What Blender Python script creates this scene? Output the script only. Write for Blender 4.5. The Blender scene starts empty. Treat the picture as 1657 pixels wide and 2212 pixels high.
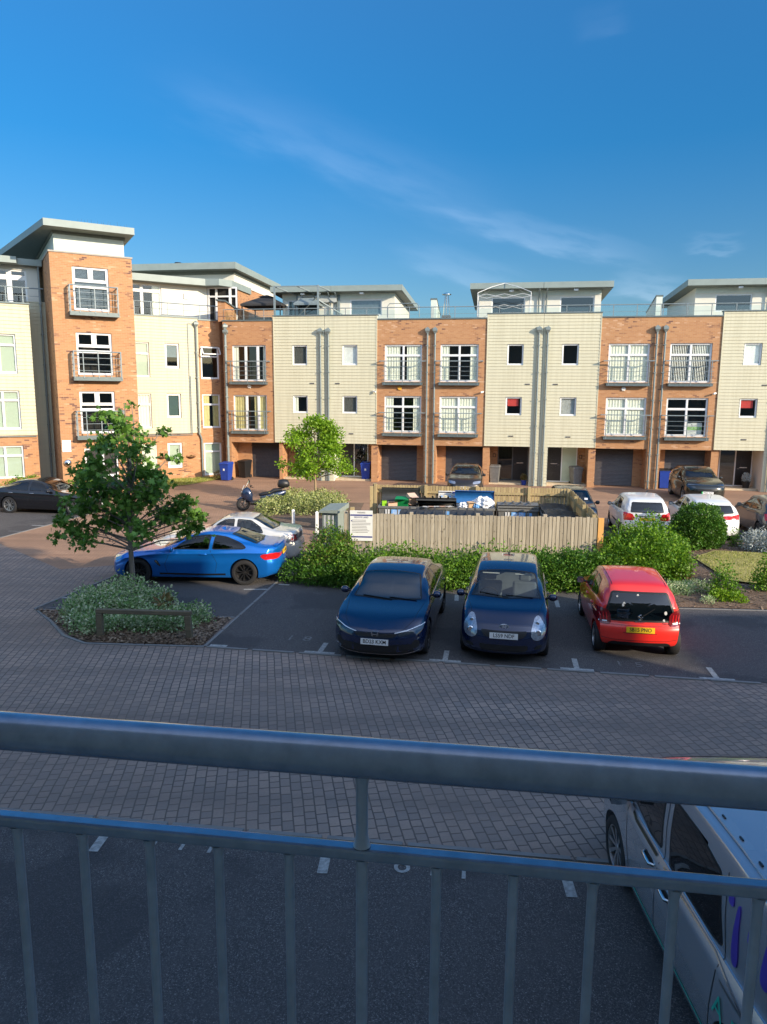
import bpy, bmesh, math, random
from mathutils import Vector, Matrix
from mathutils.bvhtree import BVHTree
R = math.radians
SC = bpy.context.scene
COL = SC.collection
rnd = random.Random(7)

# ---------------- camera ----------------
PITCH, ROLL, HC = 9.208, 0.377, 4.965
cd = bpy.data.cameras.new('camera'); cam = bpy.data.objects.new('camera', cd); COL.objects.link(cam)
cd.sensor_fit = 'VERTICAL'; cd.sensor_height = 24.0; cd.lens = 24.0 * 1556.06 / 2212.0
cd.clip_start = 0.05; cd.clip_end = 3000
cam.matrix_world = Matrix.Translation((0, 0, HC)) @ Matrix.Rotation(R(90 - PITCH), 4, 'X') @ Matrix.Rotation(R(ROLL), 4, 'Z')
SC.camera = cam
# ---------------- light ----------------
SAZ, SEL = 52.0, 19.0            # sun: degrees from -Y towards +X, elevation
sdir = Vector((math.sin(R(SAZ)) * math.cos(R(SEL)), -math.cos(R(SAZ)) * math.cos(R(SEL)), math.sin(R(SEL))))
sl = bpy.data.lights.new('sun', 'SUN'); sl.energy = 3.7; sl.angle = R(0.5); sl.color = (1.0, 0.84, 0.64)
so = bpy.data.objects.new('sun', sl); COL.objects.link(so)
so.rotation_euler = sdir.to_track_quat('Z', 'Y').to_euler()
SC.view_settings.view_transform = 'Standard'; SC.view_settings.look = 'None'
SC.view_settings.exposure = 0.88; SC.view_settings.gamma = 1.0
w = bpy.data.worlds.new("World"); SC.world = w; w.use_nodes = True
nt = w.node_tree; N = nt.nodes; L = nt.links; N.clear()
def wn(t, **k):
    n = N.new(t)
    for a, b in k.items(): setattr(n, a, b)
    return n
sky = wn('ShaderNodeTexSky', sky_type='NISHITA', sun_disc=False, sun_elevation=R(SEL), sun_rotation=math.atan2(sdir.x, sdir.y),
         altitude=50, air_density=1.0, dust_density=0.4, ozone_density=3.5)
bg = wn('ShaderNodeBackground'); bg.inputs['Strength'].default_value = 0.15
out = wn('ShaderNodeOutputWorld')
hs = wn('ShaderNodeHueSaturation'); hs.inputs['Saturation'].default_value = 1.3; hs.inputs['Value'].default_value = 1.0
L.new(sky.outputs[0], hs.inputs['Color'])
# thin streaks of high cloud: a few soft bands laid on the sky directions
tc = wn('ShaderNodeTexCoord')
sep = wn('ShaderNodeSeparateXYZ'); L.new(tc.outputs['Generated'], sep.inputs[0])
def wm(op, a, b=None, c=None):
    n = wn('ShaderNodeMath', operation=op)
    for i, v in enumerate((a, b, c)):
        if v is None: continue
        if hasattr(v, 'links') or hasattr(v, 'is_linked'): L.new(v, n.inputs[i])
        else: n.inputs[i].default_value = v
    return n.outputs[0]
def wr(v, stops):
    r = wn('ShaderNodeValToRGB'); L.new(v, r.inputs[0]); e = r.color_ramp.elements
    while len(e) > 1: e.remove(e[0])
    e[0].position = stops[0][0]; e[0].color = (stops[0][1],) * 3 + (1,)
    for p_, c_ in stops[1:]: x_ = e.new(p_); x_.color = (c_,) * 3 + (1,)
    return r.outputs[0]
# clean blue away from the sun low in the north-east, paler and brighter overhead and towards the sun
zz = wm('MAXIMUM', sep.outputs['Z'], 0.0)
pale = wr(wm('SUBTRACT', zz, wm('MULTIPLY', sep.outputs['Y'], 0.6)), [(0, 0), (.42, 0), (.70, .45), (.98, 1), (1, 1)])
def blend(a, b, k): return wm('ADD', wm('MULTIPLY', a, wm('SUBTRACT', 1.0, k)), wm('MULTIPLY', b, k))
L.new(blend(wm('MULTIPLY', wr(zz, [(0, .66), (.12, .66), (.30, .68), (.46, .64), (1, .66)]), 2.0), 0.58, pale), hs.inputs['Saturation'])
L.new(blend(wm('MULTIPLY', wr(zz, [(0, .20), (.10, .215), (.25, .27), (.44, .34), (.70, .42), (1, .45)]), 2.0), 2.0, pale), hs.inputs['Value'])
yy = wm('MAXIMUM', sep.outputs['Y'], 0.05)
px = wm('DIVIDE', sep.outputs['X'], yy); pz = wm('DIVIDE', sep.outputs['Z'], yy)
def band(x0, z0, x1, z1, wd, amp):
    dx, dz = x1 - x0, z1 - z0; l = math.hypot(dx, dz); ux, uz = dx / l, dz / l
    a = wm('SUBTRACT', px, (x0 + x1) / 2); b = wm('SUBTRACT', pz, (z0 + z1) / 2)
    t = wm('ADD', wm('MULTIPLY', a, ux), wm('MULTIPLY', b, uz)); n = wm('ADD', wm('MULTIPLY', a, -uz), wm('MULTIPLY', b, ux))
    cv = wn('ShaderNodeCombineXYZ'); L.new(wm('MULTIPLY', t, 2.2), cv.inputs[0]); L.new(wm('MULTIPLY', n, 9.0), cv.inputs[1])
    nz = wn('ShaderNodeTexNoise'); nz.inputs['Scale'].default_value = 3.0; nz.inputs['Detail'].default_value = 6; L.new(cv.outputs[0], nz.inputs['Vector'])
    f = nz.outputs[0]
    nn = wm('ADD', n, wm('MULTIPLY', wm('SUBTRACT', f, 0.5), 0.10))
    g = wm('EXPONENT', wm('MULTIPLY', wm('POWER', wm('ABSOLUTE', wm('DIVIDE', nn, wd)), 2.0), -1.0))
    h = wm('EXPONENT', wm('MULTIPLY', wm('POWER', wm('ABSOLUTE', wm('DIVIDE', t, l * 0.5)), 4.0), -1.0))
    s = wm('MAXIMUM', wm('SUBTRACT', wm('MULTIPLY', f, 2.0), 0.45), 0.0)
    return wm('MULTIPLY', wm('MULTIPLY', wm('MULTIPLY', g, h), s), amp)
cl = band(-0.27, 0.385, 0.12, 0.25, 0.034, 0.065)
for a in [(0.04, 0.245, 0.34, 0.185, 0.012, 0.10), (0.02, 0.19, 0.18, 0.150, 0.014, 0.08), (0.40, 0.200, 0.47, 0.206, 0.004, 0.06), (0.30, 0.15, 0.40, 0.145, 0.008, 0.12),
          (0.24, 0.46, 0.30, 0.48, 0.012, 0.02)]:
    cl = wm('ADD', cl, band(*a))
mx = wn('ShaderNodeMix', data_type='RGBA'); L.new(cl, mx.inputs['Factor'])
L.new(hs.outputs[0], mx.inputs['A']); mx.inputs['B'].default_value = (5.2, 6.0, 7.4, 1)
L.new(mx.outputs['Result'], bg.inputs[0]); L.new(bg.outputs[0], out.inputs[0])

# ---------------- materials ----------------
MATS = {}
class MT:
    """small node-tree helper"""
    def __init__(s, name):
        s.m = bpy.data.materials.new(name); s.m.use_nodes = True; s.t = s.m.node_tree; s.n = s.t.nodes; s.l = s.t.links
        s.b = s.n['Principled BSDF']; MATS[name] = s.m
    def node(s, t, **k):
        n = s.n.new(t)
        for a, b in k.items(): setattr(n, a, b)
        return n
    def set(s, **k):
        for a, v in k.items():
            a = a.replace('_', ' ')
            if hasattr(v, 'is_linked'): s.l.new(v, s.b.inputs[a])
            else: s.b.inputs[a].default_value = (*v, 1) if isinstance(v, tuple) and len(v) == 3 else v
        return s
    def coord(s, scale=(1, 1, 1), kind='Object'):
        c = s.node('ShaderNodeTexCoord'); m = s.node('ShaderNodeMapping'); m.inputs['Scale'].default_value = scale
        s.l.new(c.outputs[kind], m.inputs[0]); return m.outputs[0]
    def noise(s, vec, scale, detail=4, rough=.5, dist=0):
        n = s.node('ShaderNodeTexNoise'); n.inputs['Scale'].default_value = scale; n.inputs['Detail'].default_value = detail
        n.inputs['Roughness'].default_value = rough; n.inputs['Distortion'].default_value = dist
        if vec is not None: s.l.new(vec, n.inputs['Vector'])
        return n.outputs['Fac']
    def ramp(s, fac, stops):
        r = s.node('ShaderNodeValToRGB'); s.l.new(fac, r.inputs[0]); e = r.color_ramp.elements
        while len(e) > 1: e.remove(e[0])
        e[0].position = stops[0][0]; e[0].color = (*stops[0][1], 1)
        for p, c in stops[1:]:
            x = e.new(p); x.color = (*c, 1)
        return r.outputs[0]
    def mix(s, f, a, b, mode='MIX'):
        n = s.node('ShaderNodeMix', data_type='RGBA', blend_type=mode)
        for k, v in (('Factor', f), ('A', a), ('B', b)):
            i = [x for x in n.inputs if x.name == k and (x.type == ('VALUE' if k == 'Factor' else 'RGBA'))][0]
            if hasattr(v, 'is_linked'): s.l.new(v, i)
            else: i.default_value = (*v, 1) if isinstance(v, tuple) else v
        return [x for x in n.outputs if x.type == 'RGBA'][0]
    def math(s, op, a, b=0.0):
        n = s.node('ShaderNodeMath', operation=op)
        for i, v in enumerate((a, b)):
            if hasattr(v, 'is_linked'): s.l.new(v, n.inputs[i])
            else: n.inputs[i].default_value = v
        return n.outputs[0]
    def bump(s, h, strength=.3, dist=.01):
        b = s.node('ShaderNodeBump'); b.inputs['Strength'].default_value = strength; b.inputs['Distance'].default_value = dist
        s.l.new(h, b.inputs['Height']); s.l.new(b.outputs[0], s.b.inputs['Normal']); return s

def plain(name, col, rough=.6, metal=0.0, var=.12, scale=6.0, bump=0.0, coat=0.0, spec=.5):
    """paint / plastic / metal with slight uneven tone"""
    m = MT(name); v = m.coord()
    f = m.noise(v, scale, 5, .6)
    lo = tuple(c * (1 - var) for c in col); hi = tuple(min(1, c * (1 + var)) for c in col)
    m.set(Base_Color=m.ramp(f, [(.3, lo), (.7, hi)]), Roughness=rough, Metallic=metal)
    m.b.inputs['Coat Weight'].default_value = coat; m.b.inputs['Coat Roughness'].default_value = .03
    m.b.inputs['Specular IOR Level'].default_value = spec
    if bump: m.bump(m.noise(v, scale * 12, 3), bump, .004)
    return m.m

def carpaint(name, col, metal=.0, rough=.32, coat=1.0):
    m = MT(name)
    g = m.node('ShaderNodeNewGeometry')
    v = m.coord(); f = m.noise(v, 3, 4)
    c = m.mix(m.ramp(f, [(.35, (0, 0, 0)), (.75, (.06,) * 3)]), col, tuple(min(1, x * 1.3 + .02) for x in col))
    m.set(Base_Color=m.mix(g.outputs['Backfacing'], c, (.012, .012, .013)), Roughness=rough, Metallic=metal)
    m.b.inputs['Coat Weight'].default_value = coat; m.b.inputs['Coat Roughness'].default_value = .04
    return m.m

def glass(name, tint=(.5, .55, .55), refl=.9, rough=.02, f0=.08):
    m = MT(name); m.n.remove(m.b)
    tr = m.node('ShaderNodeBsdfTransparent'); tr.inputs[0].default_value = (*tint, 1)
    gl = m.node('ShaderNodeBsdfGlossy'); gl.inputs['Roughness'].default_value = rough; gl.inputs[0].default_value = (refl, refl, refl, 1)
    ge = m.node('ShaderNodeNewGeometry'); dp = m.node('ShaderNodeVectorMath', operation='DOT_PRODUCT'); m.l.new(ge.outputs['Normal'], dp.inputs[0]); m.l.new(ge.outputs['Incoming'], dp.inputs[1])
    c_ = m.math('SUBTRACT', 1.0, m.math('ABSOLUTE', dp.outputs['Value'])); f = m.math('MINIMUM', m.math('ADD', f0, m.math('MULTIPLY', m.math('POWER', c_, 4.0), 1.0 - f0)), 1.0)
    mx = m.node('ShaderNodeMixShader'); m.l.new(f, mx.inputs[0]); m.l.new(tr.outputs[0], mx.inputs[1]); m.l.new(gl.outputs[0], mx.inputs[2])
    m.l.new(mx.outputs[0], m.n['Material Output'].inputs[0]); return m.m

def mk_brick():
    m = MT('brick')
    c = m.node('ShaderNodeTexCoord'); s = m.node('ShaderNodeSeparateXYZ'); m.l.new(c.outputs['Object'], s.inputs[0])
    cb = m.node('ShaderNodeCombineXYZ'); m.l.new(m.math('ADD', s.outputs[0], s.outputs[1]), cb.inputs[0]); m.l.new(s.outputs[2], cb.inputs[1])
    def br(c1, c2, mo, bias):
        b = m.node('ShaderNodeTexBrick'); b.offset = .5
        b.inputs['Color1'].default_value = (*c1, 1); b.inputs['Color2'].default_value = (*c2, 1); b.inputs['Mortar'].default_value = (*mo, 1)
        b.inputs['Scale'].default_value = 1.0; b.inputs['Mortar Size'].default_value = .006; b.inputs['Mortar Smooth'].default_value = .1
        b.inputs['Bias'].default_value = bias; b.inputs['Brick Width'].default_value = .225; b.inputs['Row Height'].default_value = .075
        m.l.new(cb.outputs[0], b.inputs['Vector']); return b
    a = br((.455, .238, .105), (.39, .188, .078), (.42, .27, .16), 0)
    k = br((0, 0, 0), (1, 1, 1), (.5, .5, .5), 0)
    # rare burnt and rare pale bricks gather in loose patches
    wh = m.ramp(k.outputs[0], [(0, (0, 0, 0)), (.80, (0, 0, 0)), (.90, (1, 1, 1))])
    wl = m.ramp(k.outputs[0], [(0, (1, 1, 1)), (.10, (1, 1, 1)), (.16, (0, 0, 0))])
    pn = m.ramp(m.noise(cb.outputs[0], .9, 3), [(.46, (0, 0, 0)), (.6, (1, 1, 1))])
    pn2 = m.ramp(m.noise(cb.outputs[0], 1.3, 3), [(.48, (0, 0, 0)), (.62, (1, 1, 1))])
    col = m.mix(m.mix(1.0, wh, pn, 'MULTIPLY'), a.outputs[0], (.13, .06, .045))
    col = m.mix(m.mix(1.0, wl, pn2, 'MULTIPLY'), col, (.55, .34, .20))
    col = m.mix(m.ramp(m.noise(cb.outputs[0], .5, 5), [(.3, (0, 0, 0)), (.8, (.22,) * 3)]), col, (.36, .17, .10))
    m.set(Base_Color=col, Roughness=.85); m.bump(a.outputs['Fac'], -.25, .006); return m.m
mk_brick()

def mk_pavers(name, c1, c2, mortar, bw, rh, ang, msize=.012, wob=.02):
    m = MT(name)
    v = m.coord(); mp = m.node('ShaderNodeMapping'); mp.inputs['Rotation'].default_value = (0, 0, R(ang)); m.l.new(v, mp.inputs[0])
    # wobble the joints a little so that rows are not ruler straight
    nz = m.node('ShaderNodeTexNoise'); nz.inputs['Scale'].default_value = 4.0; nz.inputs['Detail'].default_value = 2; m.l.new(mp.outputs[0], nz.inputs['Vector'])
    va = m.node('ShaderNodeVectorMath', operation='MULTIPLY_ADD'); m.l.new(nz.outputs['Color'], va.inputs[0]); va.inputs[1].default_value = (wob, wob, 0); m.l.new(mp.outputs[0], va.inputs[2])
    b = m.node('ShaderNodeTexBrick'); b.offset = .42; b.offset_frequency = 2; b.squash = .72; b.squash_frequency = 3
    for k, x in (('Color1', c1), ('Color2', c2), ('Mortar', mortar)): b.inputs[k].default_value = (*x, 1)
    b.inputs['Scale'].default_value = 1; b.inputs['Mortar Size'].default_value = msize; b.inputs['Mortar Smooth'].default_value = .3
    b.inputs['Brick Width'].default_value = bw; b.inputs['Row Height'].default_value = rh; m.l.new(va.outputs[0], b.inputs['Vector'])
    big = m.noise(v, .35, 5, .6); fine = m.noise(v, 30, 4, .7); trk = m.noise(m.coord((.10, 1.5, 1)), 1.0, 3, .5)
    col = m.mix(m.ramp(big, [(.38, (0, 0, 0)), (.66, (.7,) * 3)]), b.outputs[0], tuple(x * .55 for x in c1))
    col = m.mix(m.ramp(fine, [(.35, (.35,) * 3), (.75, (0, 0, 0))]), col, tuple(x * .6 for x in c2))
    col = m.mix(m.ramp(trk, [(.44, (0, 0, 0)), (.62, (.38,) * 3)]), col, tuple(x * .45 for x in c2))
    m.set(Base_Color=col, Roughness=.82)
    h = m.math('ADD', m.math('MULTIPLY', b.outputs['Fac'], -1.0), m.math('MULTIPLY', fine, .25))
    m.bump(h, .55, .012); return m.m
mk_pavers('court_pavers', (.42, .31, .245), (.27, .22, .19), (.045, .038, .036), .192, .136, 80.5, .010)
mk_pavers('drive_pavers', (.46, .27, .165), (.40, .235, .145), (.28, .17, .11), .20, .10, 80.5, .006, .004)

def mk_asphalt():
    m = MT('asphalt'); v = m.coord()
    fine = m.noise(v, 75, 3, .85); mid = m.noise(v, 2.2, 5, .6); big = m.noise(v, .4, 4, .55)
    col = m.ramp(fine, [(.30, (.026, .025, .026)), (.50, (.062, .058, .058)), (.60, (.12, .112, .108)), (.70, (.42, .40, .37))])
    col = m.mix(m.ramp(mid, [(.45, (0, 0, 0)), (.72, (.6,) * 3)]), col, (.085, .08, .078))
    col = m.mix(m.ramp(big, [(.54, (0, 0, 0)), (.58, (.5,) * 3)]), col, (.036, .035, .037))
    vo = m.node('ShaderNodeTexVoronoi'); vo.inputs['Scale'].default_value = .55; m.l.new(v, vo.inputs['Vector'])
    col = m.mix(m.ramp(vo.outputs['Distance'], [(0, (.5,) * 3), (.09, (0, 0, 0))]), col, (.028, .027, .027))
    m.set(Base_Color=col, Roughness=.86); m.bump(fine, .5, .004); return m.m
mk_asphalt()

def mk_ground(name, stops, scale, rough=.95, bump=.6, dist=.02):
    m = MT(name); v = m.coord(); f = m.noise(v, scale, 6, .7); f2 = m.noise(v, scale * .08, 4, .6)
    c = m.ramp(f, stops); c = m.mix(m.ramp(f2, [(.4, (0, 0, 0)), (.75, (.5,) * 3)]), c, stops[-1][1])
    m.set(Base_Color=c, Roughness=rough); m.bump(f, bump, dist); return m.m
mk_ground('soil', [(.3, (.05, .032, .022)), (.5, (.13, .085, .055)), (.7, (.24, .165, .11))], 26, .95, .9, .04)
mk_ground('turf', [(.3, (.20, .19, .05)), (.55, (.38, .32, .09)), (.75, (.50, .40, .14))], 18)
mk_ground('far_ground', [(.3, (.06, .075, .03)), (.6, (.11, .12, .05)), (.8, (.16, .15, .08))], 1.2)

def mk_leaf(name, cols, rough=.5, sheen=.0, trans=.25):
    m = MT(name); g = m.node('ShaderNodeNewGeometry')
    st = [(i / max(1, len(cols) - 1), c) for i, c in enumerate(cols)]
    c = m.ramp(g.outputs['Random Per Island'], st)
    v = m.coord(); c = m.mix(m.ramp(m.noise(v, 1.7, 3), [(.35, (0, 0, 0)), (.7, (.45,) * 3)]), c, tuple(x * .55 for x in cols[0]))
    m.set(Base_Color=c, Roughness=rough)
    m.b.inputs['Specular IOR Level'].default_value = .35
    tl = m.node('ShaderNodeBsdfTranslucent'); m.l.new(c, tl.inputs[0])
    mx = m.node('ShaderNodeMixShader'); mx.inputs[0].default_value = trans
    m.l.new(m.b.outputs[0], mx.inputs[1]); m.l.new(tl.outputs[0], mx.inputs[2]); m.l.new(mx.outputs[0], m.n['Material Output'].inputs[0]); return m.m
mk_leaf('leaf_maple', [(.085, .19, .028), (.14, .29, .045), (.22, .42, .07)], rough=.4, trans=.35)
mk_leaf('leaf_bright', [(.15, .30, .012), (.22, .40, .018), (.32, .50, .035)], trans=.35)
mk_leaf('leaf_hedge', [(.05, .14, .012), (.09, .21, .018), (.16, .31, .03), (.22, .34, .05)])
mk_leaf('leaf_lush', [(.08, .20, .012), (.13, .29, .02), (.22, .38, .03)])
mk_leaf('leaf_dense', [(.04, .12, .012), (.075, .20, .02), (.12, .27, .03)])
mk_leaf('leaf_variegated', [(.14, .30, .08), (.28, .45, .16), (.60, .70, .42), (.85, .85, .62)])
mk_leaf('leaf_gold', [(.20, .27, .05), (.36, .40, .12), (.60, .60, .28), (.14, .22, .05)])
mk_leaf('leaf_silver', [(.34, .39, .36), (.50, .54, .50), (.70, .73, .70)], trans=.15)
mk_leaf('leaf_rust', [(.16, .10, .04), (.25, .18, .07), (.20, .22, .06)])
mk_leaf('grass_blade', [(.18, .26, .04), (.34, .38, .08), (.48, .44, .14)])
mk_leaf('chips', [(.10, .06, .035), (.22, .15, .10), (.38, .29, .20)], trans=0)

def mk_wood(name, a, b, ax=2, scale=1.0):
    m = MT(name); sc = [9, 9, 9]; sc[ax] = .6
    v = m.coord(tuple(x * scale for x in sc)); f = m.noise(v, 2.2, 6, .65, 1.2)
    g = m.node('ShaderNodeNewGeometry')
    c = m.ramp(f, [(.3, a), (.7, b)])
    c = m.mix(m.math('MULTIPLY', g.outputs['Random Per Island'], .55), c, tuple(x * .62 for x in a))
    k = m.noise(m.coord((7, 7, 7)), 1.1, 2); c = m.mix(m.ramp(k, [(.68, (0, 0, 0)), (.74, (.7,) * 3)]), c, tuple(x * .4 for x in a))
    m.set(Base_Color=c, Roughness=.8); m.bump(f, .3, .004); return m.m
mk_wood('fence_wood', (.33, .28, .20), (.56, .50, .38))
mk_wood('fence_back', (.36, .27, .13), (.50, .40, .20))
mk_wood('fresh_post', (.72, .36, .10), (.82, .45, .15))
mk_wood('old_wood', (.10, .085, .055), (.19, .16, .10), 0)
mk_wood('bark', (.17, .14, .12), (.34, .30, .26))
mk_wood('bark_pale', (.33, .23, .13), (.52, .40, .25))

plain('rail_paint_lit', (.44, .46, .50), .28, .35, var=.14, scale=25, bump=.1)  # the rail paint again, its colour lightened for the light the uprights catch
def mk_clad():
    m = MT('cladding'); v = m.coord((5, 5, .22)); f = m.noise(v, 1.6, 5, .6); g = m.noise(m.coord((.4, .4, 5.95)), 1.0, 1)
    c = m.ramp(f, [(.35, (.50, .475, .335)), (.6, (.56, .535, .385))]); c = m.mix(m.ramp(g, [(.35, (.25,) * 3), (.6, (0, 0, 0))]), c, (.47, .47, .36))
    m.set(Base_Color=c, Roughness=.7)
mk_clad()
plain('render_white', (.66, .65, .57), .8, var=.04, scale=1.5)
plain('upvc', (.72, .73, .72), .35, var=.03)
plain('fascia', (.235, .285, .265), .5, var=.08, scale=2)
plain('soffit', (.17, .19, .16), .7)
plain('panel_white', (.60, .65, .57), .6, var=.05)
plain('steel_paint', (.20, .245, .255), .42, .1, var=.12, scale=8)
plain('pipe_paint', (.20, .24, .235), .4, .1)
plain('sill_metal', (.12, .155, .155), .4, .2)
plain('dark_door', (.022, .020, .020), .35)
plain('garage_slat', (.065, .058, .058), .45, .3)
plain('room_dark', (.02, .018, .016), .9)
plain('curtain', (.84, .85, .72), .85, var=.05)
plain('curtain_yellow', (.62, .55, .26), .85)
plain('blind', (.84, .85, .82), .6)
plain('blind_green', (.46, .54, .43), .7, var=.03)
plain('blind_dark', (.22, .22, .20), .6)
plain('red_cloth', (.62, .06, .05), .8)
plain('concrete', (.36, .34, .30), .85, bump=.3)
plain('kerb_stone', (.20, .20, .195), .85, bump=.3)
plain('pale_step', (.52, .42, .28), .8)
plain('line_paint', (.31, .32, .31), .7, var=.4, scale=22)
plain('worn_paint', (.16, .16, .16), .8, var=.5, scale=20)
plain('rubber', (.018, .018, .019), .75)
plain('plastic_black', (.014, .014, .015), .45)
plain('plastic_grey', (.10, .10, .10), .55)
plain('chrome', (.65, .66, .67), .18, 1.0)
plain('alloy', (.52, .53, .54), .3, .9)
plain('alloy_dark', (.055, .055, .058), .35, .7)
plain('seat_grey', (.22, .24, .26), .8)
plain('seat_dark', (.05, .055, .065), .8)
plain('lamp_clear', (.33, .37, .43), .10, .5, coat=1, var=.35, scale=30)
plain('lamp_dark', (.05, .06, .07), .1, .3, coat=1)
plain('lamp_white', (.82, .85, .88), .2, coat=1)
plain('lamp_red', (.55, .012, .015), .12, coat=1)
plain('lamp_red_dark', (.16, .006, .008), .12, coat=1)
plain('plate_white', (.78, .78, .76), .4, var=.02)
plain('plate_yellow', (.85, .52, .02), .4, var=.03)
plain('plate_black', (.01, .01, .01), .5)
plain('ev_green', (.02, .42, .12), .4)
plain('bin_grey', (.15, .15, .14), .6, var=.2)
plain('bin_dark', (.035, .037, .036), .5, var=.2)
plain('bin_blue', (.015, .05, .30), .45)
plain('lid_blue', (.02, .13, .36), .4)
plain('label_blue', (.16, .38, .72), .5)
plain('label_white', (.72, .73, .72), .5)
plain('card', (.55, .36, .20), .8)
plain('card_pink', (.68, .45, .33), .8)
plain('crate_green', (.01, .25, .07), .4)
plain('lime', (.25, .55, .02), .4)
plain('bag_white', (.75, .76, .78), .45, var=.2, scale=20)
plain('sign_white', (.74, .75, .72), .4, var=.03)
plain('ink', (.05, .05, .07), .6)
plain('ink_blue', (.035, .05, .22), .5)
plain('ink_red', (.60, .04, .03), .5)
plain('ink_green', (.25, .55, .12), .5)
plain('cabinet', (.25, .29, .25), .6, var=.08)
plain('black_cloth', (.035, .035, .035), .85)
plain('fabric_grey', (.40, .42, .40), .85)
plain('white_frame', (.70, .71, .70), .4)
plain('alarm_orange', (.75, .40, .05), .5)
plain('alarm_white', (.75, .75, .70), .5)
plain('hanging_basket', (.12, .06, .03), .9)
plain('own_wall', (.58, .52, .40), .85)
plain('rail_paint', (.31, .345, .41), .22, .6, var=.16, scale=30, bump=.04, coat=.3)
plain('decal_purple', (.10, .055, .42), .4)
plain('decal_green', (.02, .42, .30), .4)
plain('scooter_blue', (.015, .03, .075), .25, .3, coat=1)
plain('windscreen_trim', (.01, .01, .01), .4)
glass('pane_glass', (.88, .91, .89))
glass('pane_blue', (.35, .42, .46))
glass('rail_glass', (.80, .88, .86), .7)
glass('car_glass', (.42, .48, .50))
glass('car_glass_dark', (.10, .12, .13))
glass('car_glass_clear', (.66, .72, .72))

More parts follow.
